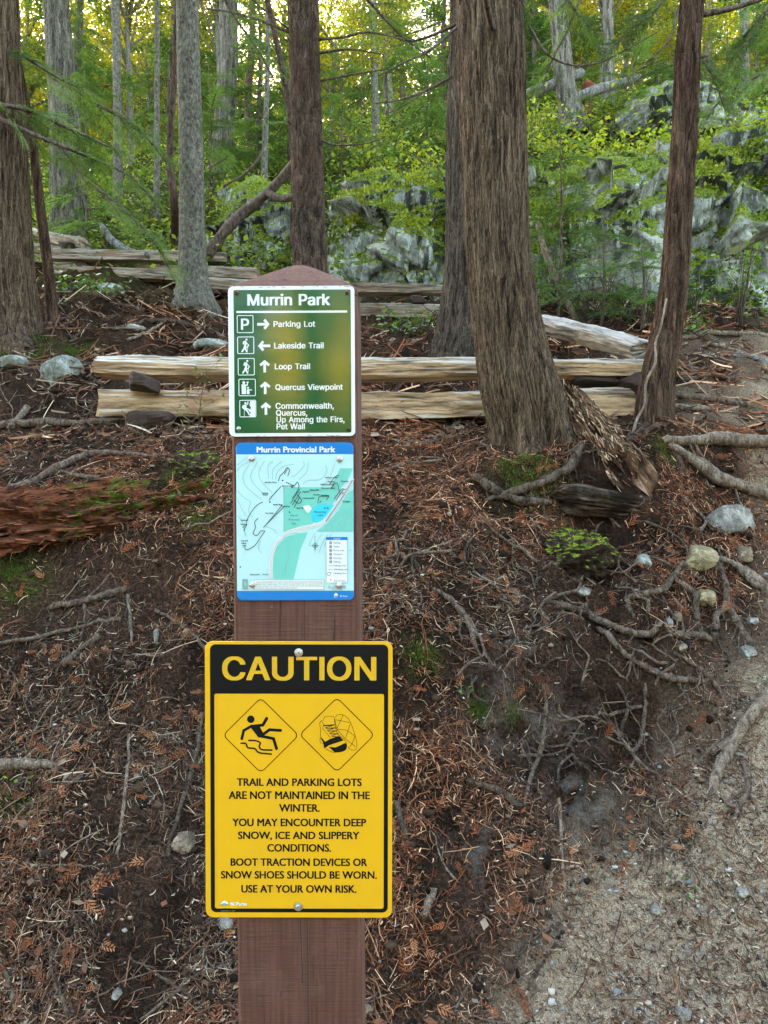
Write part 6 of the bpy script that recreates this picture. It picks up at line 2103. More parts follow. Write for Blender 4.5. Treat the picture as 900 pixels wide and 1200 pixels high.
GR = 'tree roots laid bare on the bank'
roots = [
    ('long grey root running across the bank below the mossy hummock, right end turning up', [(640, 706), (662, 713), (684, 720), (716, 736), (747, 746), (796, 746), (838, 751)], [5, 8, 9, 10, 9, 9, 8], MROOT),
    ('wavy upright root joining the long grey root to the yellowish stone', [(840, 751), (838, 727), (850, 708), (848, 682), (838, 655)], [8, 8, 8, 7, 6], MROOT),
    ('long root snaking down to the right below the long grey root', [(701, 736), (726, 764), (750, 781), (782, 797), (810, 799), (836, 801)], [7, 7, 8, 8, 7, 5], MROOT),
    ('thin root bending down along the edge of the dirt path', [(789, 767), (817, 785), (838, 806), (854, 836)], [4, 6, 6, 4], MROOT),
    ('looping root arching left of the yellowish stone', [(743, 725), (735, 703), (764, 696), (785, 683), (796, 668), (801, 660)], [5, 7, 8, 8, 7, 5], MROOT),
    ('root hanging down beside the mottled oval stone', [(789, 680), (810, 694), (815, 715), (815, 738)], [5, 8, 8, 6], MROOT),
    ('tapering root tip slanting down onto the path', [(851, 712), (866, 736), (881, 758)], [6, 9, 6], MROOT),
    ('thick bark covered root curving down the right edge of the path', [(915, 800), (895, 822), (873, 848), (852, 883), (838, 911), (833, 938)], [16, 16, 15, 14, 11, 7], MROOTP),
    ('short curved root below the thick root at the right', [(870, 890), (876, 918), (870, 940), (852, 970)], [8, 8, 7, 4], MROOT),
    ('pale root descending to the right from beside the yellowish stone', [(841, 655), (862, 666), (880, 682), (905, 700)], [6, 10, 14, 16], MROOTP),
    ('thick pale root sweeping right under the thin cedar', [(784, 522), (806, 538), (825, 553), (841, 564), (873, 574), (910, 586)], [8, 12, 14, 15, 16, 16], MROOTP),
    ('short straight root across the mossy hummock', [(633, 669), (652, 663), (680, 660), (714, 662)], [3, 5, 6, 4], MROOT),
    ('thin root dangling straight down the dark bank', [(756, 802), (755, 837), (750, 872), (737, 884)], [4, 5, 5, 3], MROOT),
    ('thin root slanting left from the dangling root', [(687, 846), (722, 837), (754, 829)], [3, 5, 4], MROOT),
    ('long thin root drooping down the middle of the bank', [(637, 800), (640, 840), (634, 875), (621, 914), (612, 953)], [3, 5, 6, 5, 3], MROOT),
    ('curved root over the top of the reddish rotten log', [(-20, 585), (28, 570), (56, 557), (93, 539), (124, 533), (193, 537)], [6, 8, 8, 8, 7, 4], MROOT),
    ('forked thinner root on the reddish rotten log', [(58, 552), (93, 559), (124, 565), (155, 563)], [5, 6, 5, 3], MROOT),
    ('double root arching down the bank right of the map sign', [(505, 690), (530, 708), (548, 730), (558, 764)], [5, 7, 8, 5], MROOT),
    ('slim root beside the double root near the map sign', [(540, 716), (560, 745), (572, 775), (600, 800)], [4, 4, 4, 2], MROOT),
    ('long buried root in the dark left bank below the rotten log', [(55, 715), (90, 708), (125, 700), (150, 690)], [6, 9, 9, 5], MROOT),
    ('grey weathered root end at the left edge of the bank', [(-10, 902), (30, 896), (75, 902)], [14, 14, 6], MROOTP),
    ('upper root shelf crossing the trail right of the thin cedar', [(776, 516), (800, 520), (840, 518), (875, 523), (915, 520)], [8, 13, 15, 16, 16], MROOTP),
    ('second root crossing the trail above the root shelf', [(790, 466), (815, 470), (850, 474), (885, 478)], [6, 9, 8, 6], MROOT),
    ('pale root lying across the trail just behind the thin cedar', [(782, 476), (815, 482), (850, 480)], [6, 8, 5], MROOTP),
    ('dark root curling round the foot of the leaning cedar', [(566, 588), (600, 580), (640, 566), (668, 548), (684, 520)], [6, 10, 12, 12, 8], MLOGB),
    ('dark root hugging the bank below the leaning cedar foot', [(556, 560), (575, 575), (610, 590), (655, 590)], [8, 12, 12, 6], MLOGB),
]
for k, (lab_, pts, wd, mt) in enumerate(roots):
    ground_stick('tree_root', lab_, 'root', pts, wd, mt, GR, 0.65, 10, 0.25, k, 4)

GS = 'single sticks lying on the ground'
sticks = [
    ('pale thin stick standing out on the left bank, running downhill', [(152, 862), (147, 930), (137, 1005)], 4, MROOTP),
    ('dark stick sloping down just left of the caution sign', [(238, 838), (222, 910), (195, 1005)], 6, MLOGB),
    ('long horizontal stick across the left bank under the buried root', [(-5, 757), (50, 748), (100, 735), (140, 727)], 5, MROOT),
    ('short thick grey stick on the left bank', [(72, 782), (95, 764), (117, 746)], 8, MROOT),
    ('broken stub sticking up on the left flat above the rotten log', [(14, 502), (24, 490), (35, 478)], 8, MROOTP),
    ('slender reddish stick bending down at left centre of the bank', [(150, 700), (152, 730), (155, 758)], 4, MROOTP),
    ('thin stick forking down the left bank toward the post', [(182, 715), (215, 735), (240, 760), (248, 790)], 4, MROOT),
    ('long thin stick in the litter at bottom left, pointing right', [(0, 1012), (50, 1015), (102, 1017)], 3, MROOTP),
    ('dark stick in the litter below the grey root end', [(20, 952), (60, 932), (98, 912)], 5, MLOGB),
    ('bent grey stick at the bottom left corner', [(-4, 1120), (10, 1150), (18, 1185)], 6, MROOT),
    ('thin grey stick upright in litter at lower left', [(60, 1108), (63, 1150), (82, 1192)], 5, MROOT),
    ('long thin stick slanting to the foot of the post', [(262, 1132), (225, 1150), (165, 1198)], 4, MROOT),
    ('thin stick crossing the litter left of the post foot', [(152, 1122), (190, 1148), (225, 1170)], 3, MROOT),
    ('pale flat wood chip beside the lower right corner of the caution sign', [(509, 1043), (503, 1058), (497, 1074)], 9, MROOTP),
    ('grey stick at the bottom right of the post', [(568, 1134), (545, 1160), (530, 1196)], 4, MROOT),
    ('pale straight stick on the bank above the dirt path', [(655, 938), (658, 995), (662, 1050)], 4, MROOTP),
    ('reddish stick on the lower bank right of the post', [(658, 1082), (620, 1105), (600, 1130)], 4, MLOGB),
    ('short reddish stick at the bottom right of the post', [(652, 1108), (632, 1135), (618, 1160)], 4, MLOGB),
    ('thick pale broken stick on the path near the thick root', [(832, 884), (848, 876), (862, 868)], 10, MROOTP),
    ('grey stick on the flat in front of the lower rail', [(505, 522), (522, 508), (540, 494)], 6, MROOT),
    ('thin pale stick crossing the flat in front of the rails', [(455, 516), (490, 522), (530, 512), (575, 500)], 4, MROOT),
    ('bleached stick right of the post in the upper litter', [(425, 560), (470, 548), (520, 540)], 4, MROOTP),
    ('long buried pole behind the left flat', [(-10, 504), (60, 498), (120, 499), (200, 496)], 10, MROOT),
    ('curved dark branch on the slope above the front rails', [(132, 388), (165, 380), (195, 378), (225, 384)], 5, MLOGB),
    ('bleached forked branch on the slope above the front rails', [(150, 400), (172, 392), (190, 380)], 4, MROOTP),
    ('dark stick by the grey trunk foot', [(235, 385), (255, 392), (268, 405)], 4, MLOGB),
    ('brown stick beside the angular pale stone', [(78, 425), (92, 434), (108, 446)], 5, MROOT),
    ('bleached pole lying on the trail at the right edge', [(800, 398), (850, 392), (905, 398)], 6, MROOTP),
    ('dark branch on the trail beyond the thin cedar', [(800, 450), (830, 443), (862, 448)], 6, MLOGB),
    ('pale stick on the trail beside the thick fallen log', [(830, 405), (860, 412), (880, 420)], 5, MROOTP),
    ('reddish stick right of the caution sign', [(462, 940), (470, 965), (478, 985)], 8, MLOGB),
    ('flat brown bark slab in the bank right of the caution sign', [(548, 915), (580, 928), (612, 948)], 8, MLOGB),
    ('bent pale twig in the litter above the long grey root', [(555, 670), (580, 690), (610, 700)], 3, MROOTP),
    ('long pale twig crossing the litter under the big cedar', [(470, 655), (520, 640), (580, 612)], 3, MROOTP),
    ('thin grey branch in the litter left of the mossy hummock', [(560, 612), (600, 640), (630, 660)], 4, MROOT),
]
for k, (lab_, pts, wd, mt) in enumerate(sticks):
    ground_stick('stick', lab_, 'stick', pts, wd, mt, GS, 0.6, 7, 0.25, 60 + k)

# small twigs: shared shapes, each its own object
TW = []
for k in range(10):
    r_ = np.random.default_rng(900 + k)
    L = r_.uniform(0.14, 0.34)
    t = np.linspace(-0.5, 0.5, 8)
    p = np.stack([t * L, 0.05 * L * np.sin(4 * t + k) + 0.02 * L * r_.normal(size=8), 0.02 * L * r_.normal(size=8)], -1)
    parts = [tube(p, np.linspace(0.0042, 0.0016, 8) * r_.uniform(0.7, 1.2), 6, 0.2, k)]
    for b_ in range(r_.integers(0, 3)):
        a = p[r_.integers(2, 6)]
        q = a + np.linspace(0, 1, 4)[:, None] * np.array([0.25 * L, r_.choice([-1, 1]) * 0.18 * L, 0.02])
        parts.append(tube(q, np.linspace(0.002, 0.0008, 4), 5))
    V, F = join(parts)
    TW.append([mesh_data('twig', V, F, mm, True) for mm in (MTWIG, MROOTP, MLOGB, MROOT)])
r_ = np.random.default_rng(77)
cnt = 0
while cnt < 190:
    y = r_.uniform(2.15, 5.6)
    b_ = r_.uniform(-40, 940)
    x = (b_ - 450) / 900 * y
    if path_at(np.array(x), np.array(y)) > 0.5 and r_.random() < 0.7:
        continue
    z = float(ground_z(x, y))
    n = Vector(ground_n(np.array(x), np.array(y), 0.06))
    o = obj('twig', TW[r_.integers(0, 10)][r_.integers(0, 4)])
    qd = n.to_track_quat('Z', 'Y')
    o.rotation_euler = (qd.to_matrix().to_4x4() @ Matrix.Rotation(r_.uniform(0, 6.28), 4, 'Z') @ Matrix.Rotation(r_.normal(0, 0.12), 4, 'Y')).to_euler()
    o.location = Vector((x, y, z)) + n * 0.006
    s = r_.uniform(0.6, 1.15)
    o.scale = (s, s, s)
    tag(o, 'small dry twig lying loose among the reddish litter of the forest floor', 'twig', 'loose dry twigs on the forest floor')
    cnt += 1

RL = []
for k in range(8):
    r_ = np.random.default_rng(1500 + k)
    L = r_.uniform(0.22, 0.42)
    t = np.linspace(-0.5, 0.5, 9)
    p = np.stack([t * L, 0.10 * L * np.sin(5 * t + k) + 0.05 * L * r_.normal(size=9), 0.03 * L * r_.normal(size=9) - 0.10 * L * (2 * t) ** 4], -1)
    parts = [tube(p, np.linspace(0.0055, 0.0014, 9), 7, 0.2, k, True, 3)]
    for b_ in range(3):
        a = p[r_.integers(1, 7)]
        sg = r_.choice([-1, 1])
        q = a + np.linspace(0, 1, 5)[:, None] * np.array([0.22 * L, sg * 0.22 * L, -0.02]) + 0.012 * r_.normal(size=(5, 3)) * np.linspace(0, 1, 5)[:, None]
        parts.append(tube(q, np.linspace(0.0026, 0.0008, 5), 5, 0, 0, True, 2))
    V, F = join(parts)
    RL.append(mesh_data('rootlet', V, F, MROOT if k % 3 else MLOGB, True))
r_ = np.random.default_rng(78)
for k in range(64):
    px_, py_ = (r_.uniform(560, 870), r_.uniform(560, 900)) if k < 46 else (r_.uniform(440, 900), r_.uniform(520, 760))
    c = on_ground(px_, py_)
    n = Vector(ground_n(c[0], c[1], 0.06))
    o = obj('rootlet', RL[k % 8])
    down = Vector((n.x, n.y, -0.6))
    qd = n.to_track_quat('Z', 'Y')
    o.rotation_euler = (qd.to_matrix().to_4x4() @ Matrix.Rotation(r_.uniform(0, 6.28), 4, 'Z') @ Matrix.Rotation(r_.normal(0, 0.15), 4, 'Y')).to_euler()
    o.location = Vector(c) + n * 0.008
    s = r_.uniform(0.8, 1.7)
    o.scale = (s, s, s)
    tag(o, 'thin forked rootlet sticking out of the eroded bank under the big trees', 'rootlet', 'thin rootlets on the eroded bank')

# ------------------------------------------------------------------ litter (uncountable)
PAL = np.array([(0.13, 0.056, 0.030), (0.09, 0.045, 0.027), (0.19, 0.09, 0.048), (0.085, 0.055, 0.038), (0.055, 0.036, 0.026), (0.22, 0.15, 0.095), (0.40, 0.30, 0.20), (0.03, 0.02, 0.015)])
PW = np.array([0.15, 0.15, 0.10, 0.17, 0.14, 0.15, 0.08, 0.06])


BARE = [(*on_ground(a, b_)[:2], r0) for a, b_, r0 in ((120, 700, .16), (40, 740, .12), (200, 690, .12), (560, 790, .15), (620, 850, .14), (745, 830, .17), (690, 760, .12), (660, 930, .13), (720, 590, .16), (590, 570, .1), (480, 800, .1), (225, 960, .08), (120, 940, .08))]


def scatter(n, y0, y1, wide, path_keep, r_, pw=1.0):
    out = []
    tot = 0
    while tot < n:
        m_ = n * 2
        y = y0 + (y1 - y0) * r_.random(m_) ** pw
        x = r_.uniform(-wide, wide, m_) * y
        keep = r_.random(m_) < 1 - (1 - path_keep) * np.clip(path_at(x, y), 0, 1)
        clump = vnoise(np.stack([x * 4, y * 4, 0 * x], -1), 31)
        keep &= r_.random(m_) < np.clip(0.65 + 1.0 * clump, 0.14, 1)
        for cx, cy, cr in BARE:
            keep &= r_.random(m_) > 0.88 * np.exp(-((x - cx) ** 2 + (y - cy) ** 2) / cr ** 2)
        out.append(np.stack([x[keep], y[keep]], -1))
        tot += keep.sum()
    q = np.concatenate(out)[:n]
    return q[:, 0], q[:, 1]


def bits(n, y0, y1, Lr, wr, path_keep, seed, bright=1.0, pw=1.0):
    """curved three sided splinters lying on the bank"""
    r_ = np.random.default_rng(seed)
    x, y = scatter(n, y0, y1, 0.62, path_keep, r_, pw)
    z = ground_z(x, y)
    N_ = ground_n(x, y, 0.04)
    a = r_.uniform(0, 2 * PI, n)
    t0 = np.cross(N_, np.array([0, 1.0, 0.0]))
    t0 /= np.linalg.norm(t0, axis=1)[:, None]
    t1 = np.cross(N_, t0)
    T = t0 * np.cos(a)[:, None] + t1 * np.sin(a)[:, None]
    T = T + N_ * r_.normal(0.0, 0.16, n)[:, None]
    S_ = np.cross(N_, T)
    L = r_.uniform(*Lr, n) * r_.uniform(0.6, 1.2, n)
    wd = r_.uniform(*wr, n)
    bend = r_.normal(0, 0.22, n)
    C_ = np.stack([x, y, z], -1) + N_ * (wd * 0.5 + r_.exponential(0.004, n))[:, None]
    rings = []
    for k, s in enumerate((-0.5, -0.17, 0.17, 0.5)):
        p = C_ + T * (L * s)[:, None] + S_ * (bend * L * s * s * 2)[:, None]
        ww = wd * (0.5, 0.55, 0.45, 0.2)[k]
        for q in range(3):
            aa = q * 2 * PI / 3
            rings.append(p + (S_ * math.cos(aa) + N_ * math.sin(aa)) * ww[:, None])
    V = np.stack(rings, 1).reshape(-1, 3)
    f = []
    for k in range(3):
        for q in range(3):
            f.append((k * 3 + q, k * 3 + (q + 1) % 3, k * 3 + 3 + (q + 1) % 3, k * 3 + 3 + q))
    F = (np.arange(n)[:, None, None] * 12 + np.array(f)[None]).reshape(-1, 4)
    c = PAL[r_.choice(len(PAL), n, p=PW)] * r_.uniform(0.6, 1.35, (n, 1)) * bright
    tz = np.clip(0.5 + 1.3 * vnoise(np.stack([x * 1.6, y * 1.6, 0 * x], -1), 71), 0, 1)[:, None]
    c = c * (tz * np.array([1.18, 0.93, 0.82]) + (1 - tz) * np.array([0.80, 0.86, 0.90]))
    return V, F, np.repeat(c, 12, 0)


def fronds(n, y0, y1, size, seed):
    """dead cedar sprays: a rachis row of small flat leaflets"""
    r_ = np.random.default_rng(seed)
    x, y = scatter(n, y0, y1, 0.62, 0.02, r_)
    z = ground_z(x, y)
    N_ = ground_n(x, y, 0.04)
    a = r_.uniform(0, 2 * PI, n)
    t0 = np.cross(N_, np.array([0, 1.0, 0.0]))
    t0 /= np.linalg.norm(t0, axis=1)[:, None]
    t1 = np.cross(N_, t0)
    T = t0 * np.cos(a)[:, None] + t1 * np.sin(a)[:, None] + N_ * r_.normal(0.05, 0.15, n)[:, None]
    S_ = np.cross(N_, T)
    L = size * r_.uniform(0.5, 1.3, n)
    C_ = np.stack([x, y, z], -1) + N_ * (0.005 + r_.exponential(0.004, n))[:, None]
    Vs = []
    for k in range(13):
        if k == 0:
            o, ang, l, w_ = -0.5, 0, 1.0, 0.012
        else:
            s = (k - 1) // 2
            sg = 1 if k % 2 else -1
            o, ang, l, w_ = -0.40 + 0.15 * s, sg * R(38), 0.42 - 0.05 * s, 0.028
        d = T * math.cos(ang) + S_ * math.sin(ang) + N_ * r_.normal(0, 0.12, n)[:, None]
        sd = np.cross(N_, d)
        b0 = C_ + T * (L * o)[:, None]
        ll = (L * l * r_.uniform(0.6, 1.1, n))[:, None]
        ww = (L * w_)[:, None] + 0.0006
        Vs += [b0, b0 + d * ll * 0.5 - sd * ww, b0 + d * ll, b0 + d * ll * 0.5 + sd * ww]
    V = np.stack(Vs, 1).reshape(-1, 3)
    F = np.arange(n * 13 * 4).reshape(-1, 4)
    c = np.array([(0.19, 0.062, 0.026), (0.14, 0.05, 0.024), (0.24, 0.10, 0.045)])[r_.integers(0, 3, n)] * r_.uniform(0.6, 1.25, (n, 1))
    return V, F, np.repeat(c, 52, 0)


def dead_leaves(n, y0, y1, size, seed, pk=0.3):
    r_ = np.random.default_rng(seed)
    x, y = scatter(n, y0, y1, 0.62, pk, r_)
    C_ = np.stack([x, y, ground_z(x, y) + 0.008], -1)
    Q_ = leaf_quads(C_, size, r_, 0.35)
    c = np.array([(0.17, 0.11, 0.07), (0.12, 0.07, 0.045), (0.20, 0.15, 0.11), (0.15, 0.065, 0.035)])[r_.integers(0, 4, n)] * r_.uniform(0.6, 1.2, (n, 1))
    return Q_.reshape(-1, 3), np.arange(4 * n).reshape(-1, 4), np.repeat(c, 4, 0)


LIT = [bits(62000, 2.05, 4.4, (0.014, 0.06), (0.0014, 0.0036), 0.16, 1, 1.1), bits(26000, 2.05, 4.4, (0.008, 0.022), (0.002, 0.006), 0.9, 2, 1.15),
       bits(3200, 2.05, 4.6, (0.08, 0.20), (0.002, 0.005), 0.22, 3, 1.2), bits(9000, 4.2, 8.0, (0.05, 0.16), (0.004, 0.010), 0.5, 4, 1.25),
       bits(2600, 4.2, 9.0, (0.16, 0.5), (0.005, 0.013), 0.5, 5, 1.5),
       fronds(750, 2.05, 4.4, 0.075, 6), dead_leaves(900, 2.05, 4.6, 0.04, 7, 0.1), dead_leaves(5000, 4.2, 9.5, 0.07, 8, 0.7)]
V = np.concatenate([a[0] for a in LIT])
off = np.cumsum([0] + [len(a[0]) for a in LIT])
Fq = np.concatenate([a[1] + o for a, o in zip(LIT, off)])
cc = np.concatenate([a[2] for a in LIT])
tag(obj('forest_litter', mesh_data('forest_litter', V, Fq, MLIT, False, cc)), 'dry brown needles, bark splinters and dead cedar sprays strewn over the bank', 'litter', kind='stuff')

# gravel
r_ = np.random.default_rng(51)
ICO_V, ICO_F = None, None
t_ = (1 + 5 ** 0.5) / 2
ICO_V = np.array([(-1, t_, 0), (1, t_, 0), (-1, -t_, 0), (1, -t_, 0), (0, -1, t_), (0, 1, t_), (0, -1, -t_), (0, 1, -t_), (t_, 0, -1), (t_, 0, 1), (-t_, 0, -1), (-t_, 0, 1)]) / 1.9
ICO_F = np.array([(0, 11, 5), (0, 5, 1), (0, 1, 7), (0, 7, 10), (0, 10, 11), (1, 5, 9), (5, 11, 4), (11, 10, 2), (10, 7, 6), (7, 1, 8), (3, 9, 4), (3, 4, 2), (3, 2, 6), (3, 6, 8), (3, 8, 9), (4, 9, 5), (2, 4, 11), (6, 2, 10), (8, 6, 7), (9, 8, 1)])
n = 6000
y = r_.uniform(2.0, 5.0, n * 3)
x = r_.uniform(-0.62, 0.62, n * 3) * y
keep = r_.random(n * 3) < 0.10 + 0.9 * path_at(x, y)
x, y = x[keep][:n], y[keep][:n]
n = len(x)
sz = 0.0022 + r_.exponential(0.0020, n)
sz = np.minimum(sz, 0.014)
sc3 = sz[:, None] * r_.uniform(0.6, 1.3, (n, 3)) * np.array([1, 1, 0.7])
V = ICO_V[None] * sc3[:, None] * (1 + r_.normal(0, 0.12, (n, 12, 1)))
V = V + np.stack([x, y, ground_z(x, y) + sz * 0.25], -1)[:, None]
F = (np.arange(n)[:, None, None] * 12 + ICO_F[None]).reshape(-1, 3)
c = np.array([(0.36, 0.31, 0.25), (0.30, 0.22, 0.15), (0.42, 0.39, 0.34), (0.20, 0.23, 0.23), (0.24, 0.15, 0.09), (0.13, 0.11, 0.09)])[r_.integers(0, 6, n)] * r_.uniform(0.5, 1.15, (n, 1))
tag(obj('gravel', mesh_data('gravel', V.reshape(-1, 3), F, MLIT, True, np.repeat(c, 12, 0))), 'small loose gravel on the path and bank', 'gravel', kind='stuff')


n = 16000
x, y = scatter(n, 2.05, 4.5, 0.62, 0.04, r_)
sz = np.minimum(0.0025 + r_.exponential(0.0030, n), 0.022)
sc3 = sz[:, None] * r_.uniform(0.6, 1.4, (n, 3)) * np.array([1, 1, 0.8])
V = ICO_V[None] * sc3[:, None] * (1 + r_.normal(0, 0.22, (n, 12, 1)))
V = V + np.stack([x, y, ground_z(x, y) + sz * 0.2], -1)[:, None]
F = (np.arange(n)[:, None, None] * 12 + ICO_F[None]).reshape(-1, 3)
c = np.array([(0.022, 0.015, 0.011), (0.035, 0.023, 0.016), (0.055, 0.036, 0.024), (0.015, 0.011, 0.009)])[r_.integers(0, 4, n)] * r_.uniform(0.6, 1.3, (n, 1))
tag(obj('soil_crumbs', mesh_data('soil_crumbs', V.reshape(-1, 3), F, MLIT, True, np.repeat(c, 12, 0))), 'dark crumbs of forest soil loose on the bank', 'soil', kind='stuff')


# moss tufts on the ground: fine upright blades where the moss mask is strong
def moss_tufts():
    r_ = np.random.default_rng(8)
    w_ = np.where(GY.ravel() < 6.2, MOSS, 0)
    idx = np.where(w_ > 0.45)[0]
    pick = r_.choice(idx, 9000)
    x = gx[pick] + r_.normal(0, 0.012, 9000)
    y = gy[pick] + r_.normal(0, 0.012, 9000)
    keep = vnoise(np.stack([x * 14, y * 14, 0 * x], -1), 3) > -0.15
    x, y = x[keep], y[keep]
    C_ = np.stack([x, y, ground_z(x, y)], -1)
    n = len(x)
    D = ground_n(x, y) * 0.7 + r_.normal(0, 0.5, (n, 3)) + np.array([0, 0, 0.4])
    D /= np.linalg.norm(D, axis=1)[:, None]
    W_ = np.cross(D, r_.normal(size=(n, 3)))
    W_ /= np.linalg.norm(W_, axis=1)[:, None]
    s = r_.uniform(0.008, 0.02, n)[:, None]
    Q_ = np.stack([C_, C_ + D * s * 0.5 - W_ * s * 0.2, C_ + D * s, C_ + D * s * 0.5 + W_ * s * 0.2], 1)
    return [(Q_, 1.0, 0.5)]


MSHU = leaf_mat('undergrowth_leaf', (0.07, 0.14, 0.03), (0.24, 0.27, 0.035), 0.5, 0.5)
MMOSS = leaf_mat('moss_green', (0.03, 0.055, 0.008), (0.11, 0.15, 0.018), 0.3, 0.8)
def rock_moss():
    r_ = np.random.default_rng(12)
    bl = []
    for Vp, Np in MOSS_PTS:
        n = 22000 if len(Vp) > 20000 else 7000
        k = r_.integers(0, len(Vp), n)
        C_ = Vp[k] + r_.normal(0, 0.012, (n, 3))
        D = Np[k] * 0.6 + r_.normal(0, 0.55, (n, 3)) + np.array([0, -0.1, -0.15])
        D /= np.linalg.norm(D, axis=1)[:, None]
        W_ = np.cross(D, r_.normal(size=(n, 3)))
        W_ /= np.linalg.norm(W_, axis=1)[:, None]
        s = r_.uniform(0.03, 0.075, n)[:, None]
        Q_ = np.stack([C_, C_ + D * s * 0.5 - W_ * s * 0.28, C_ + D * s, C_ + D * s * 0.5 + W_ * s * 0.28], 1)
        tone = fbm(C_ * 2.2, 2, 5)
        for a, b_ in ((-9, -0.15), (-0.15, 0.12), (0.12, 9)):
            m_ = (tone > a) & (tone <= b_)
            bl.append((Q_[m_], 0.75 + 0.4 * (b_ == 9), 0.25 + 0.6 * (b_ == 9)))
    return bl


MMOSR = leaf_mat('ledge_moss', (0.05, 0.085, 0.012), (0.24, 0.26, 0.022), 0.3, 0.8)
tag(obj('moss', leaves_mesh('moss', rock_moss(), MMOSR)), 'thick yellow green moss hanging over the rock ledges', 'moss', kind='stuff')
tag(obj('moss', leaves_mesh('moss', moss_tufts(), MMOSS)), 'short green moss growing in patches on the bank', 'moss', kind='stuff')


# ------------------------------------------------------------------ shrubs, saplings, hanging boughs
def shrub(name, label, px, py, d, wid, hgt, nstem, nleaf, size, mat, seed, group=None, cat='shrub', exact=False):
    r_ = np.random.default_rng(seed)
    c = P(px, py, d)
    c[2] = float(ground_z(c[0], c[1])) if not exact else c[2]
    st, cl = [], []
    for k in range(nstem):
        a = r_.uniform(0, 2 * PI)
        l = wid * r_.uniform(0.2, 1.0)
        t = np.linspace(0, 1, 6)[:, None]
        e = np.array([math.cos(a) * l, math.sin(a) * l * 0.8, hgt * r_.uniform(0.5, 1.05)])
        p = t * e + np.array([0, 0, 0.15 * hgt]) * np.sin(t * PI) + r_.normal(0, 0.02, (6, 3)) * t
        p[0, 2] -= 0.05
        st.append(tube(p, np.linspace(0.006, 0.002, 6), 5))
        for q in p[2:]:
            cl.append(q)
    cl = np.array(cl)
    C_ = cl[r_.integers(0, len(cl), nleaf)] + r_.normal(0, 0.11 * (wid + 0.2), (nleaf, 3))
    bl = []
    idx = r_.integers(0, 8, nleaf)
    for k in range(8):
        bl.append((leaf_quads(C_[idx == k], size, r_), r_.uniform(0.65, 1.25), r_.uniform(0, 1)))
    t = thing(name, label, cat, c, group)
    obj('foliage', leaves_mesh('foliage', bl, mat), t)
    V, F = join(st)
    obj('stem', mesh_data('stem', V, F, MTWIG, True), t)
    return t


sh = [
    ('leafy green shrub against the cliff at the right edge, tallest of the cluster', 868, 392, 7.0, 0.35, 0.75, 14, 260, 0.06, MSHR),
    ('leafy shrub at the cliff foot just right of the thin cedar', 815, 398, 7.0, 0.35, 0.45, 12, 240, 0.06, MSHR),
    ('low green shrub beside the grey fallen log', 898, 396, 6.6, 0.3, 0.35, 10, 180, 0.055, MSHR),
    ('low pale green ground plant by the trail right of the thin cedar', 810, 420, 6.2, 0.25, 0.2, 10, 150, 0.05, MSHR),
    ('twiggy green bush under the mossy rock face', 690, 385, 7.2, 0.4, 0.6, 16, 240, 0.05, MSHR),
    ('loose green bush under the mossy rock face, next to the thin cedar', 742, 392, 7.0, 0.35, 0.5, 12, 200, 0.05, MSHR),
    ('fresh green bush in the gap right of the big cedar', 650, 350, 7.8, 0.4, 0.8, 14, 260, 0.05, MSHR),
    ('low leafy plant below the back rails at left', 82, 352, 7.4, 0.32, 0.25, 12, 200, 0.065, MSHR),
    ('low leafy plant under the back rails beside the slanting stone', 118, 350, 7.5, 0.3, 0.2, 10, 160, 0.06, MSHR),
    ('small leafy plant beneath the fence rails right of the post', 462, 388, 7.0, 0.3, 0.2, 10, 130, 0.055, MSHR),
    ('small leafy plant near the foot of the twin cedar', 500, 390, 7.0, 0.25, 0.22, 10, 120, 0.055, MSHR),
    ('bright shrub on the slope at the top of the middle rock face', 455, 190, 11.6, 0.6, 0.6, 14, 260, 0.09, MSHY),
    ('lime green shrub over the mossy ledge left of the thin cedar', 700, 215, 11.2, 0.75, 0.6, 18, 420, 0.085, MSHY),
    ('lime green shrub above the pale slab by the big cedar', 650, 215, 11.6, 0.7, 0.7, 18, 400, 0.085, MSHY),
    ('yellow green shrub beside the ledge just left of the thin cedar top', 755, 215, 11.6, 0.65, 0.5, 16, 360, 0.085, MSHY),
    ('bright green bush on the hill below the mossy trunk', 720, 165, 13, 0.8, 0.7, 18, 380, 0.09, MSHY),
    ('green bush on the hill at right above the ledge', 860, 165, 13, 0.9, 0.6, 18, 340, 0.09, MSHR),
    ('green bush left of the mossy trunk on the hill', 625, 165, 13, 0.7, 0.8, 18, 340, 0.09, MSHY),
    ('yellow green bush on the slope between dark trunk and big cedar', 420, 165, 13.5, 0.9, 0.7, 18, 380, 0.09, MSHY),
    ('green bush at the foot of the pale furrowed trunk', 285, 215, 12.5, 0.7, 0.6, 16, 300, 0.09, MSHR),
    ('green bush on the slope left of the grey trunk', 170, 262, 11, 0.7, 0.7, 16, 320, 0.08, MSHR),
    ('green brush beside the furrowed trunk at upper left', 110, 262, 10.5, 0.6, 0.8, 16, 300, 0.075, MSHR),
    ('bush on the slope above the middle rock face near the big cedar', 500, 170, 13, 0.8, 0.6, 16, 320, 0.09, MSHR),
    ('dense green bush hiding the rock joint behind the dark trunk', 390, 205, 11.5, 0.5, 0.5, 14, 220, 0.08, MSHR),
]
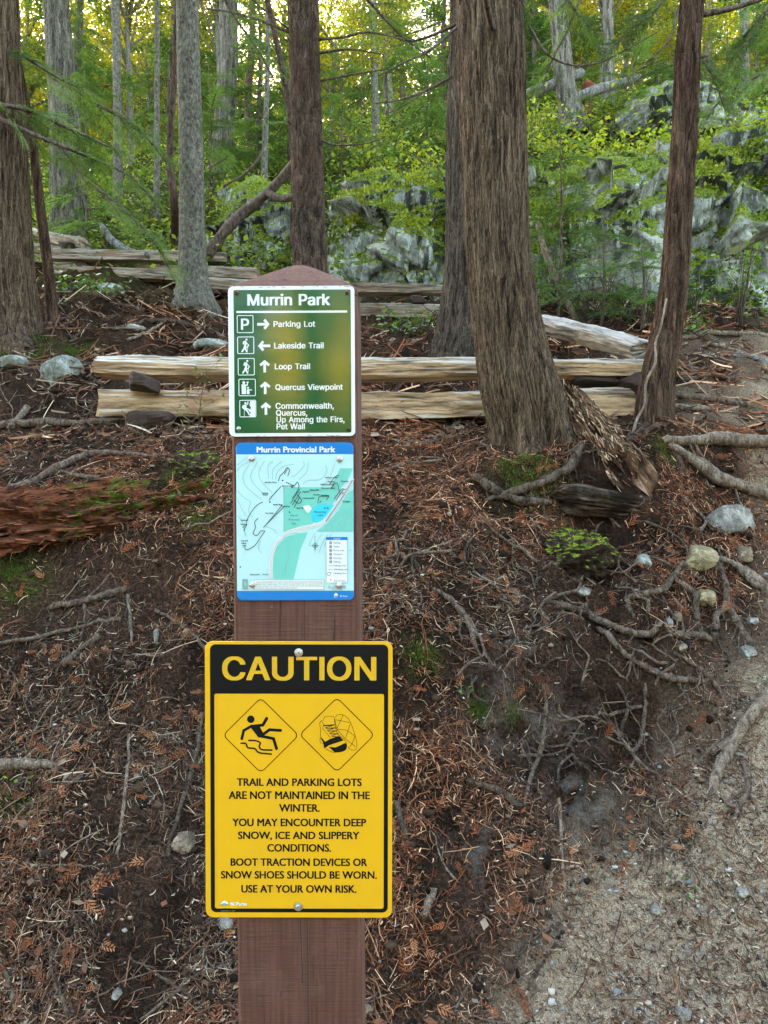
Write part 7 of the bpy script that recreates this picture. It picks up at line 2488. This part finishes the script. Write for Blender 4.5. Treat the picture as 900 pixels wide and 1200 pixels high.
sh += [
    ('leafy bush growing on the middle of the rock face right of the big cedar', 668, 268, 8.5, 0.4, 0.4, 12, 200, 0.055, MSHR),
    ('bush hanging over a ledge of the rock face left of the thin cedar', 745, 258, 8.6, 0.4, 0.35, 12, 190, 0.055, MSHY),
    ('leafy bush on the ledge of the rock just right of the thin cedar', 838, 250, 8.6, 0.35, 0.35, 12, 170, 0.055, MSHY),
    ('small bush on the middle rock face between dark trunk and twin cedar', 468, 272, 9.0, 0.35, 0.35, 12, 180, 0.055, MSHR),
    ('bright bush crowning the rock just left of the twin cedar', 505, 205, 10.0, 0.4, 0.4, 12, 200, 0.07, MSHY),
    ('green bush in the rock corner close to the big cedar, below the lime shrubs', 636, 300, 8.4, 0.4, 0.5, 14, 230, 0.055, MSHR),
    ('small bush at the bottom of the rock wall midway to the thin cedar', 712, 345, 7.8, 0.35, 0.4, 12, 190, 0.05, MSHY),
    ('lime shrub on top of the rock near the upper right corner', 880, 175, 10.5, 0.6, 0.5, 14, 300, 0.075, MSHY),
    ('lime shrub on top of the rock right behind the thin cedar', 790, 190, 10.2, 0.5, 0.45, 14, 260, 0.07, MSHY),
]
for k, (lab_, px, py, d, wd, hg, ns, nl, sz_, mt) in enumerate(sh):
    shrub('shrub', lab_, px, py, d, wd, hg, ns, int(nl * 0.62), sz_, mt, 600 + k, 'shrubs on the slope and under the rocks', 'shrub', k >= 24)
shrub('seedling', 'tiny fresh green plant rooted in the dark bank right of the caution sign', 547, 826, 2.9, 0.03, 0.05, 4, 16, 0.022, MSHR, 701, None, 'plant')
shrub('seedling', 'tiny fern like sprout in the litter at the left edge', 26, 922, 2.7, 0.03, 0.04, 4, 14, 0.018, MSHY, 702, None, 'plant')
shrub('seedling', 'small wilted plant lying on the dirt path', 790, 1003, 2.5, 0.05, 0.02, 4, 18, 0.02, MSHR, 703, None, 'plant')

# fine wispy sapling in front of the front rails
c = on_ground(232, 508)
t = thing('sapling', 'wispy bare stemmed sapling in front of the rails, left of the post', 'sapling', c)
st, bl = [], []
r_ = np.random.default_rng(3)
for k in range(9):
    p0 = np.array([0.0, 0, 0.02 + 0.035 * k])
    e = np.array([r_.uniform(-0.12, 0.2), r_.uniform(-0.05, 0.05), 0.10 + 0.02 * r_.random()])
    tt = np.linspace(0, 1, 5)[:, None]
    p = p0 + tt * e
    st.append(tube(p, np.linspace(0.0016, 0.0007, 5), 5))
    bl.append((leaf_quads(p[2:].repeat(4, 0) + r_.normal(0, 0.01, (12, 3)), 0.022, r_), 0.9, 0.6))
st.append(tube(np.array([(0, 0, -0.05), (0.01, 0, 0.12), (0.03, 0, 0.25), (0.06, 0, 0.36)]), [0.003, 0.0028, 0.002, 0.001], 6, 0, 0, True, 3))
V, F = join(st)
obj('stem', mesh_data('stem', V, F, MTWIG, True), t)
obj('foliage', leaves_mesh('foliage', bl, MSHR), t)


def bough(name, label, pts, L, n, mat, seed, hang=0.35, cat='branch', group=None, both=True):
    """hanging conifer bough: a main limb with flat sprays along it; pts (px, py, depth, width)"""
    r_ = np.random.default_rng(seed)
    a = np.array(pts, float)
    C_ = P(a[:, 0], a[:, 1], a[:, 2])
    C2, rd = smooth_path(C_, a[:, 3] / 2 * a[:, 2] / 900, 8)
    base = C2[0]
    t = thing(name, label, cat, base, group)
    st = [tube(C2, rd, 6)]
    bl = []
    for k in range(n):
        f = 0.12 + 0.88 * (k + r_.uniform(0, 0.6)) / n
        i_ = min(int(f * (len(C2) - 1)), len(C2) - 2)
        p = C2[i_]
        dr = C2[i_ + 1] - C2[i_]
        az = math.atan2(dr[1], dr[0]) + (1 if k % 2 else -1) * R(r_.uniform(25, 60))
        M = frame_from(az, -hang * r_.uniform(0.4, 1.3), r_.normal(0, 0.35)) * (L * (1.1 - 0.6 * f) * r_.uniform(0.7, 1.15))
        V, stm = SPRN[k % 4]
        bl.append((place(V, M, p), r_.uniform(0.7, 1.25), r_.uniform(0.1, 0.9)))
        st += [(place(v, M, p), f_) for v, f_ in stm]
    obj('foliage', leaves_mesh('foliage', bl, mat), t) if True else None
    V, F = join(st)
    o = obj('stem', mesh_data('stem', V, F, MTWIG, True, org=base), t)
    f_ = [c_ for c_ in t.children if c_.name.startswith('foliage')][0]
    f_.location = -Vector(base)
    return t


bg_ = 'hemlock boughs hanging into view'
bough('hemlock_bough', 'drooping green hemlock bough crossing in front of the furrowed trunk at upper left', [(-30, 120, 5.6, 6), (30, 128, 5.6, 5), (80, 150, 5.7, 4), (135, 175, 5.8, 2)], 0.46, 11, MCONB, 1, 0.3, group=bg_)
bough('hemlock_bough', 'lower drooping hemlock bough at left, hanging above the back rails', [(-20, 130, 5.5, 6), (40, 158, 5.5, 5), (95, 180, 5.6, 4), (150, 205, 5.7, 3), (180, 235, 5.7, 2)], 0.42, 10, MCONB, 2, 0.45, group=bg_)
bough('hemlock_bough', 'middle hemlock bough in front of the stems between left trunk and grey trunk', [(60, 90, 7.0, 4), (110, 120, 7.0, 3.5), (160, 150, 7.1, 3), (195, 190, 7.1, 2)], 0.5, 12, MCONB, 12, 0.35, group=bg_)
bough('hemlock_bough', 'top hemlock bough at the upper left corner', [(-40, 40, 5.9, 6), (20, 62, 5.9, 4), (70, 92, 5.9, 3), (110, 110, 6, 2)], 0.46, 10, MCONB, 3, 0.35, group=bg_)
bough('hemlock_bough', 'hemlock bough drooping toward the grey trunk beside the front rails end', [(100, 210, 6.8, 4), (150, 250, 6.8, 3.5), (185, 290, 6.8, 3), (205, 330, 6.8, 2)], 0.46, 10, MCONB, 4, 0.6, group=bg_)
bough('cedar_bough', 'cedar bough hanging into the upper right corner', [(935, -20, 4.0, 5), (905, 5, 4.0, 4), (885, 30, 4.0, 3), (868, 62, 4.0, 2)], 0.36, 12, MCON, 5, 0.7, group=bg_)
bough('cedar_bough', 'thin cedar bough reaching left of the thin cedar at the top', [(800, -25, 4.3, 3), (770, 10, 4.3, 2.5), (740, 35, 4.3, 2), (705, 70, 4.3, 1.5)], 0.30, 9, MCON, 6, 0.5, group=bg_)
bough('cedar_bough', 'short cedar bough hanging beside the leaning cedar at the top', [(650, -30, 4.4, 3), (672, 10, 4.4, 2), (700, 40, 4.4, 1.5)], 0.30, 7, MCON, 7, 0.6, group=bg_)
bough('cedar_bough', 'small cedar bough right of the thin cedar near the top', [(815, 60, 4.3, 3), (835, 90, 4.25, 2), (850, 130, 4.2, 1.5)], 0.26, 8, MCON, 8, 0.8, group=bg_)


bough('hemlock_bough', 'light green bough hanging at the top between the dark trunk and the leaning cedar', [(405, -30, 6.2, 4), (435, 5, 6.2, 3), (468, 40, 6.2, 2.4), (505, 68, 6.2, 1.6)], 0.42, 10, MCONB, 21, 0.45, group=bg_)
bough('hemlock_bough', 'feathery bough hanging over the hill just right of the leaning cedar', [(690, -30, 6.5, 4), (668, 30, 6.5, 3), (645, 75, 6.5, 2.4), (632, 115, 6.5, 1.6)], 0.40, 10, MCONB, 22, 0.5, group=bg_)
bough('hemlock_bough', 'feathery bough crossing the hill in the far upper right corner', [(930, 70, 6.5, 4), (890, 88, 6.5, 3), (850, 112, 6.5, 2), (828, 140, 6.5, 1.6)], 0.42, 10, MCONB, 23, 0.4, group=bg_)
bough('hemlock_bough', 'wispy bough hanging at the top between the grey trunk and the dark trunk', [(250, -25, 7.0, 4), (275, 20, 7.0, 3), (300, 55, 7.0, 2.2), (322, 95, 7.0, 1.6)], 0.42, 9, MCONB, 24, 0.5, group=bg_)


def hemlock_sapling(label, px, py, d, H, lm, nb, seed, mat):
    c = P(px, py, d)
    c[2] = float(ground_z(c[0], c[1]))
    t = thing('hemlock_sapling', label, 'sapling', c, 'young hemlocks under the big trees')
    bl, st = conifer_crown(0.12 * H, H, nb, lm, seed, SPRN, 0.7)
    obj('foliage', leaves_mesh('foliage', bl, mat), t)
    st.append(tube(np.array([(0, 0, -0.1), (0.02, 0, H * 0.5), (0, 0.02, H)]), [0.02, 0.012, 0.003], 7, 0, 0, True, 4))
    V, F = join(st)
    obj('stem', mesh_data('stem', V, F, MTWIG, True), t)


hemlock_sapling('airy young hemlock right of the big cedar, in front of the mossy rock', 655, 372, 7.4, 2.0, 0.55, 24, 801, MCONB)
hemlock_sapling('short young hemlock under the mossy rock face', 705, 388, 7.0, 1.0, 0.5, 16, 802, MCONB)
hemlock_sapling('young hemlock in front of the pale rock shoulder, left of the twin cedar', 505, 330, 9.0, 1.2, 0.5, 16, 803, MCONB)
hemlock_sapling('little hemlock beside the thin cedar foot against the rock', 752, 392, 6.6, 0.7, 0.35, 12, 804, MCON)
hemlock_sapling('young hemlock behind the left edge tree', 100, 300, 9.3, 2.4, 0.8, 26, 805, MCONB)
hemlock_sapling('young hemlock on the slope left of the pale furrowed trunk', 245, 240, 11.5, 2.2, 0.8, 24, 806, MCONB)
hemlock_sapling('young hemlock on top of the bluff right of the dark trunk', 400, 190, 12.5, 2.0, 0.8, 24, 807, MCONB)
hemlock_sapling('young hemlock on the slope just left of the leaning cedar', 500, 160, 13, 2.4, 0.9, 24, 808, MCONB)
hemlock_sapling('young hemlock on the hill between the mossy trunk and thin cedar', 740, 150, 13, 2.0, 0.9, 24, 809, MCONB)
hemlock_sapling('young hemlock on the hill in the upper right', 850, 135, 14, 2.6, 1.0, 26, 810, MCONB)

# undergrowth on the far slope: leaf tufts beyond counting
r_ = np.random.default_rng(19)
n = 6000
y = 9.0 + 17 * r_.random(n) ** 1.3
x = r_.uniform(-0.62, 0.62, n) * y
bl = []
C_ = np.stack([x, y, ground_z(x, y)], -1)
reps = 13
for k in range(12):
    s = C_[k::12]
    Q_ = s.repeat(reps, 0) + np.stack([r_.normal(0, 0.22, len(s) * reps), r_.normal(0, 0.22, len(s) * reps), np.abs(r_.normal(0.12, 0.16, len(s) * reps))], -1)
    bl.append((leaf_quads(Q_, 0.075, r_), r_.uniform(0.6, 1.2), r_.uniform(0, 0.9)))
tag(obj('undergrowth', leaves_mesh('undergrowth', bl, MSHU)), 'low green undergrowth covering the hillside', 'undergrowth', kind='stuff')
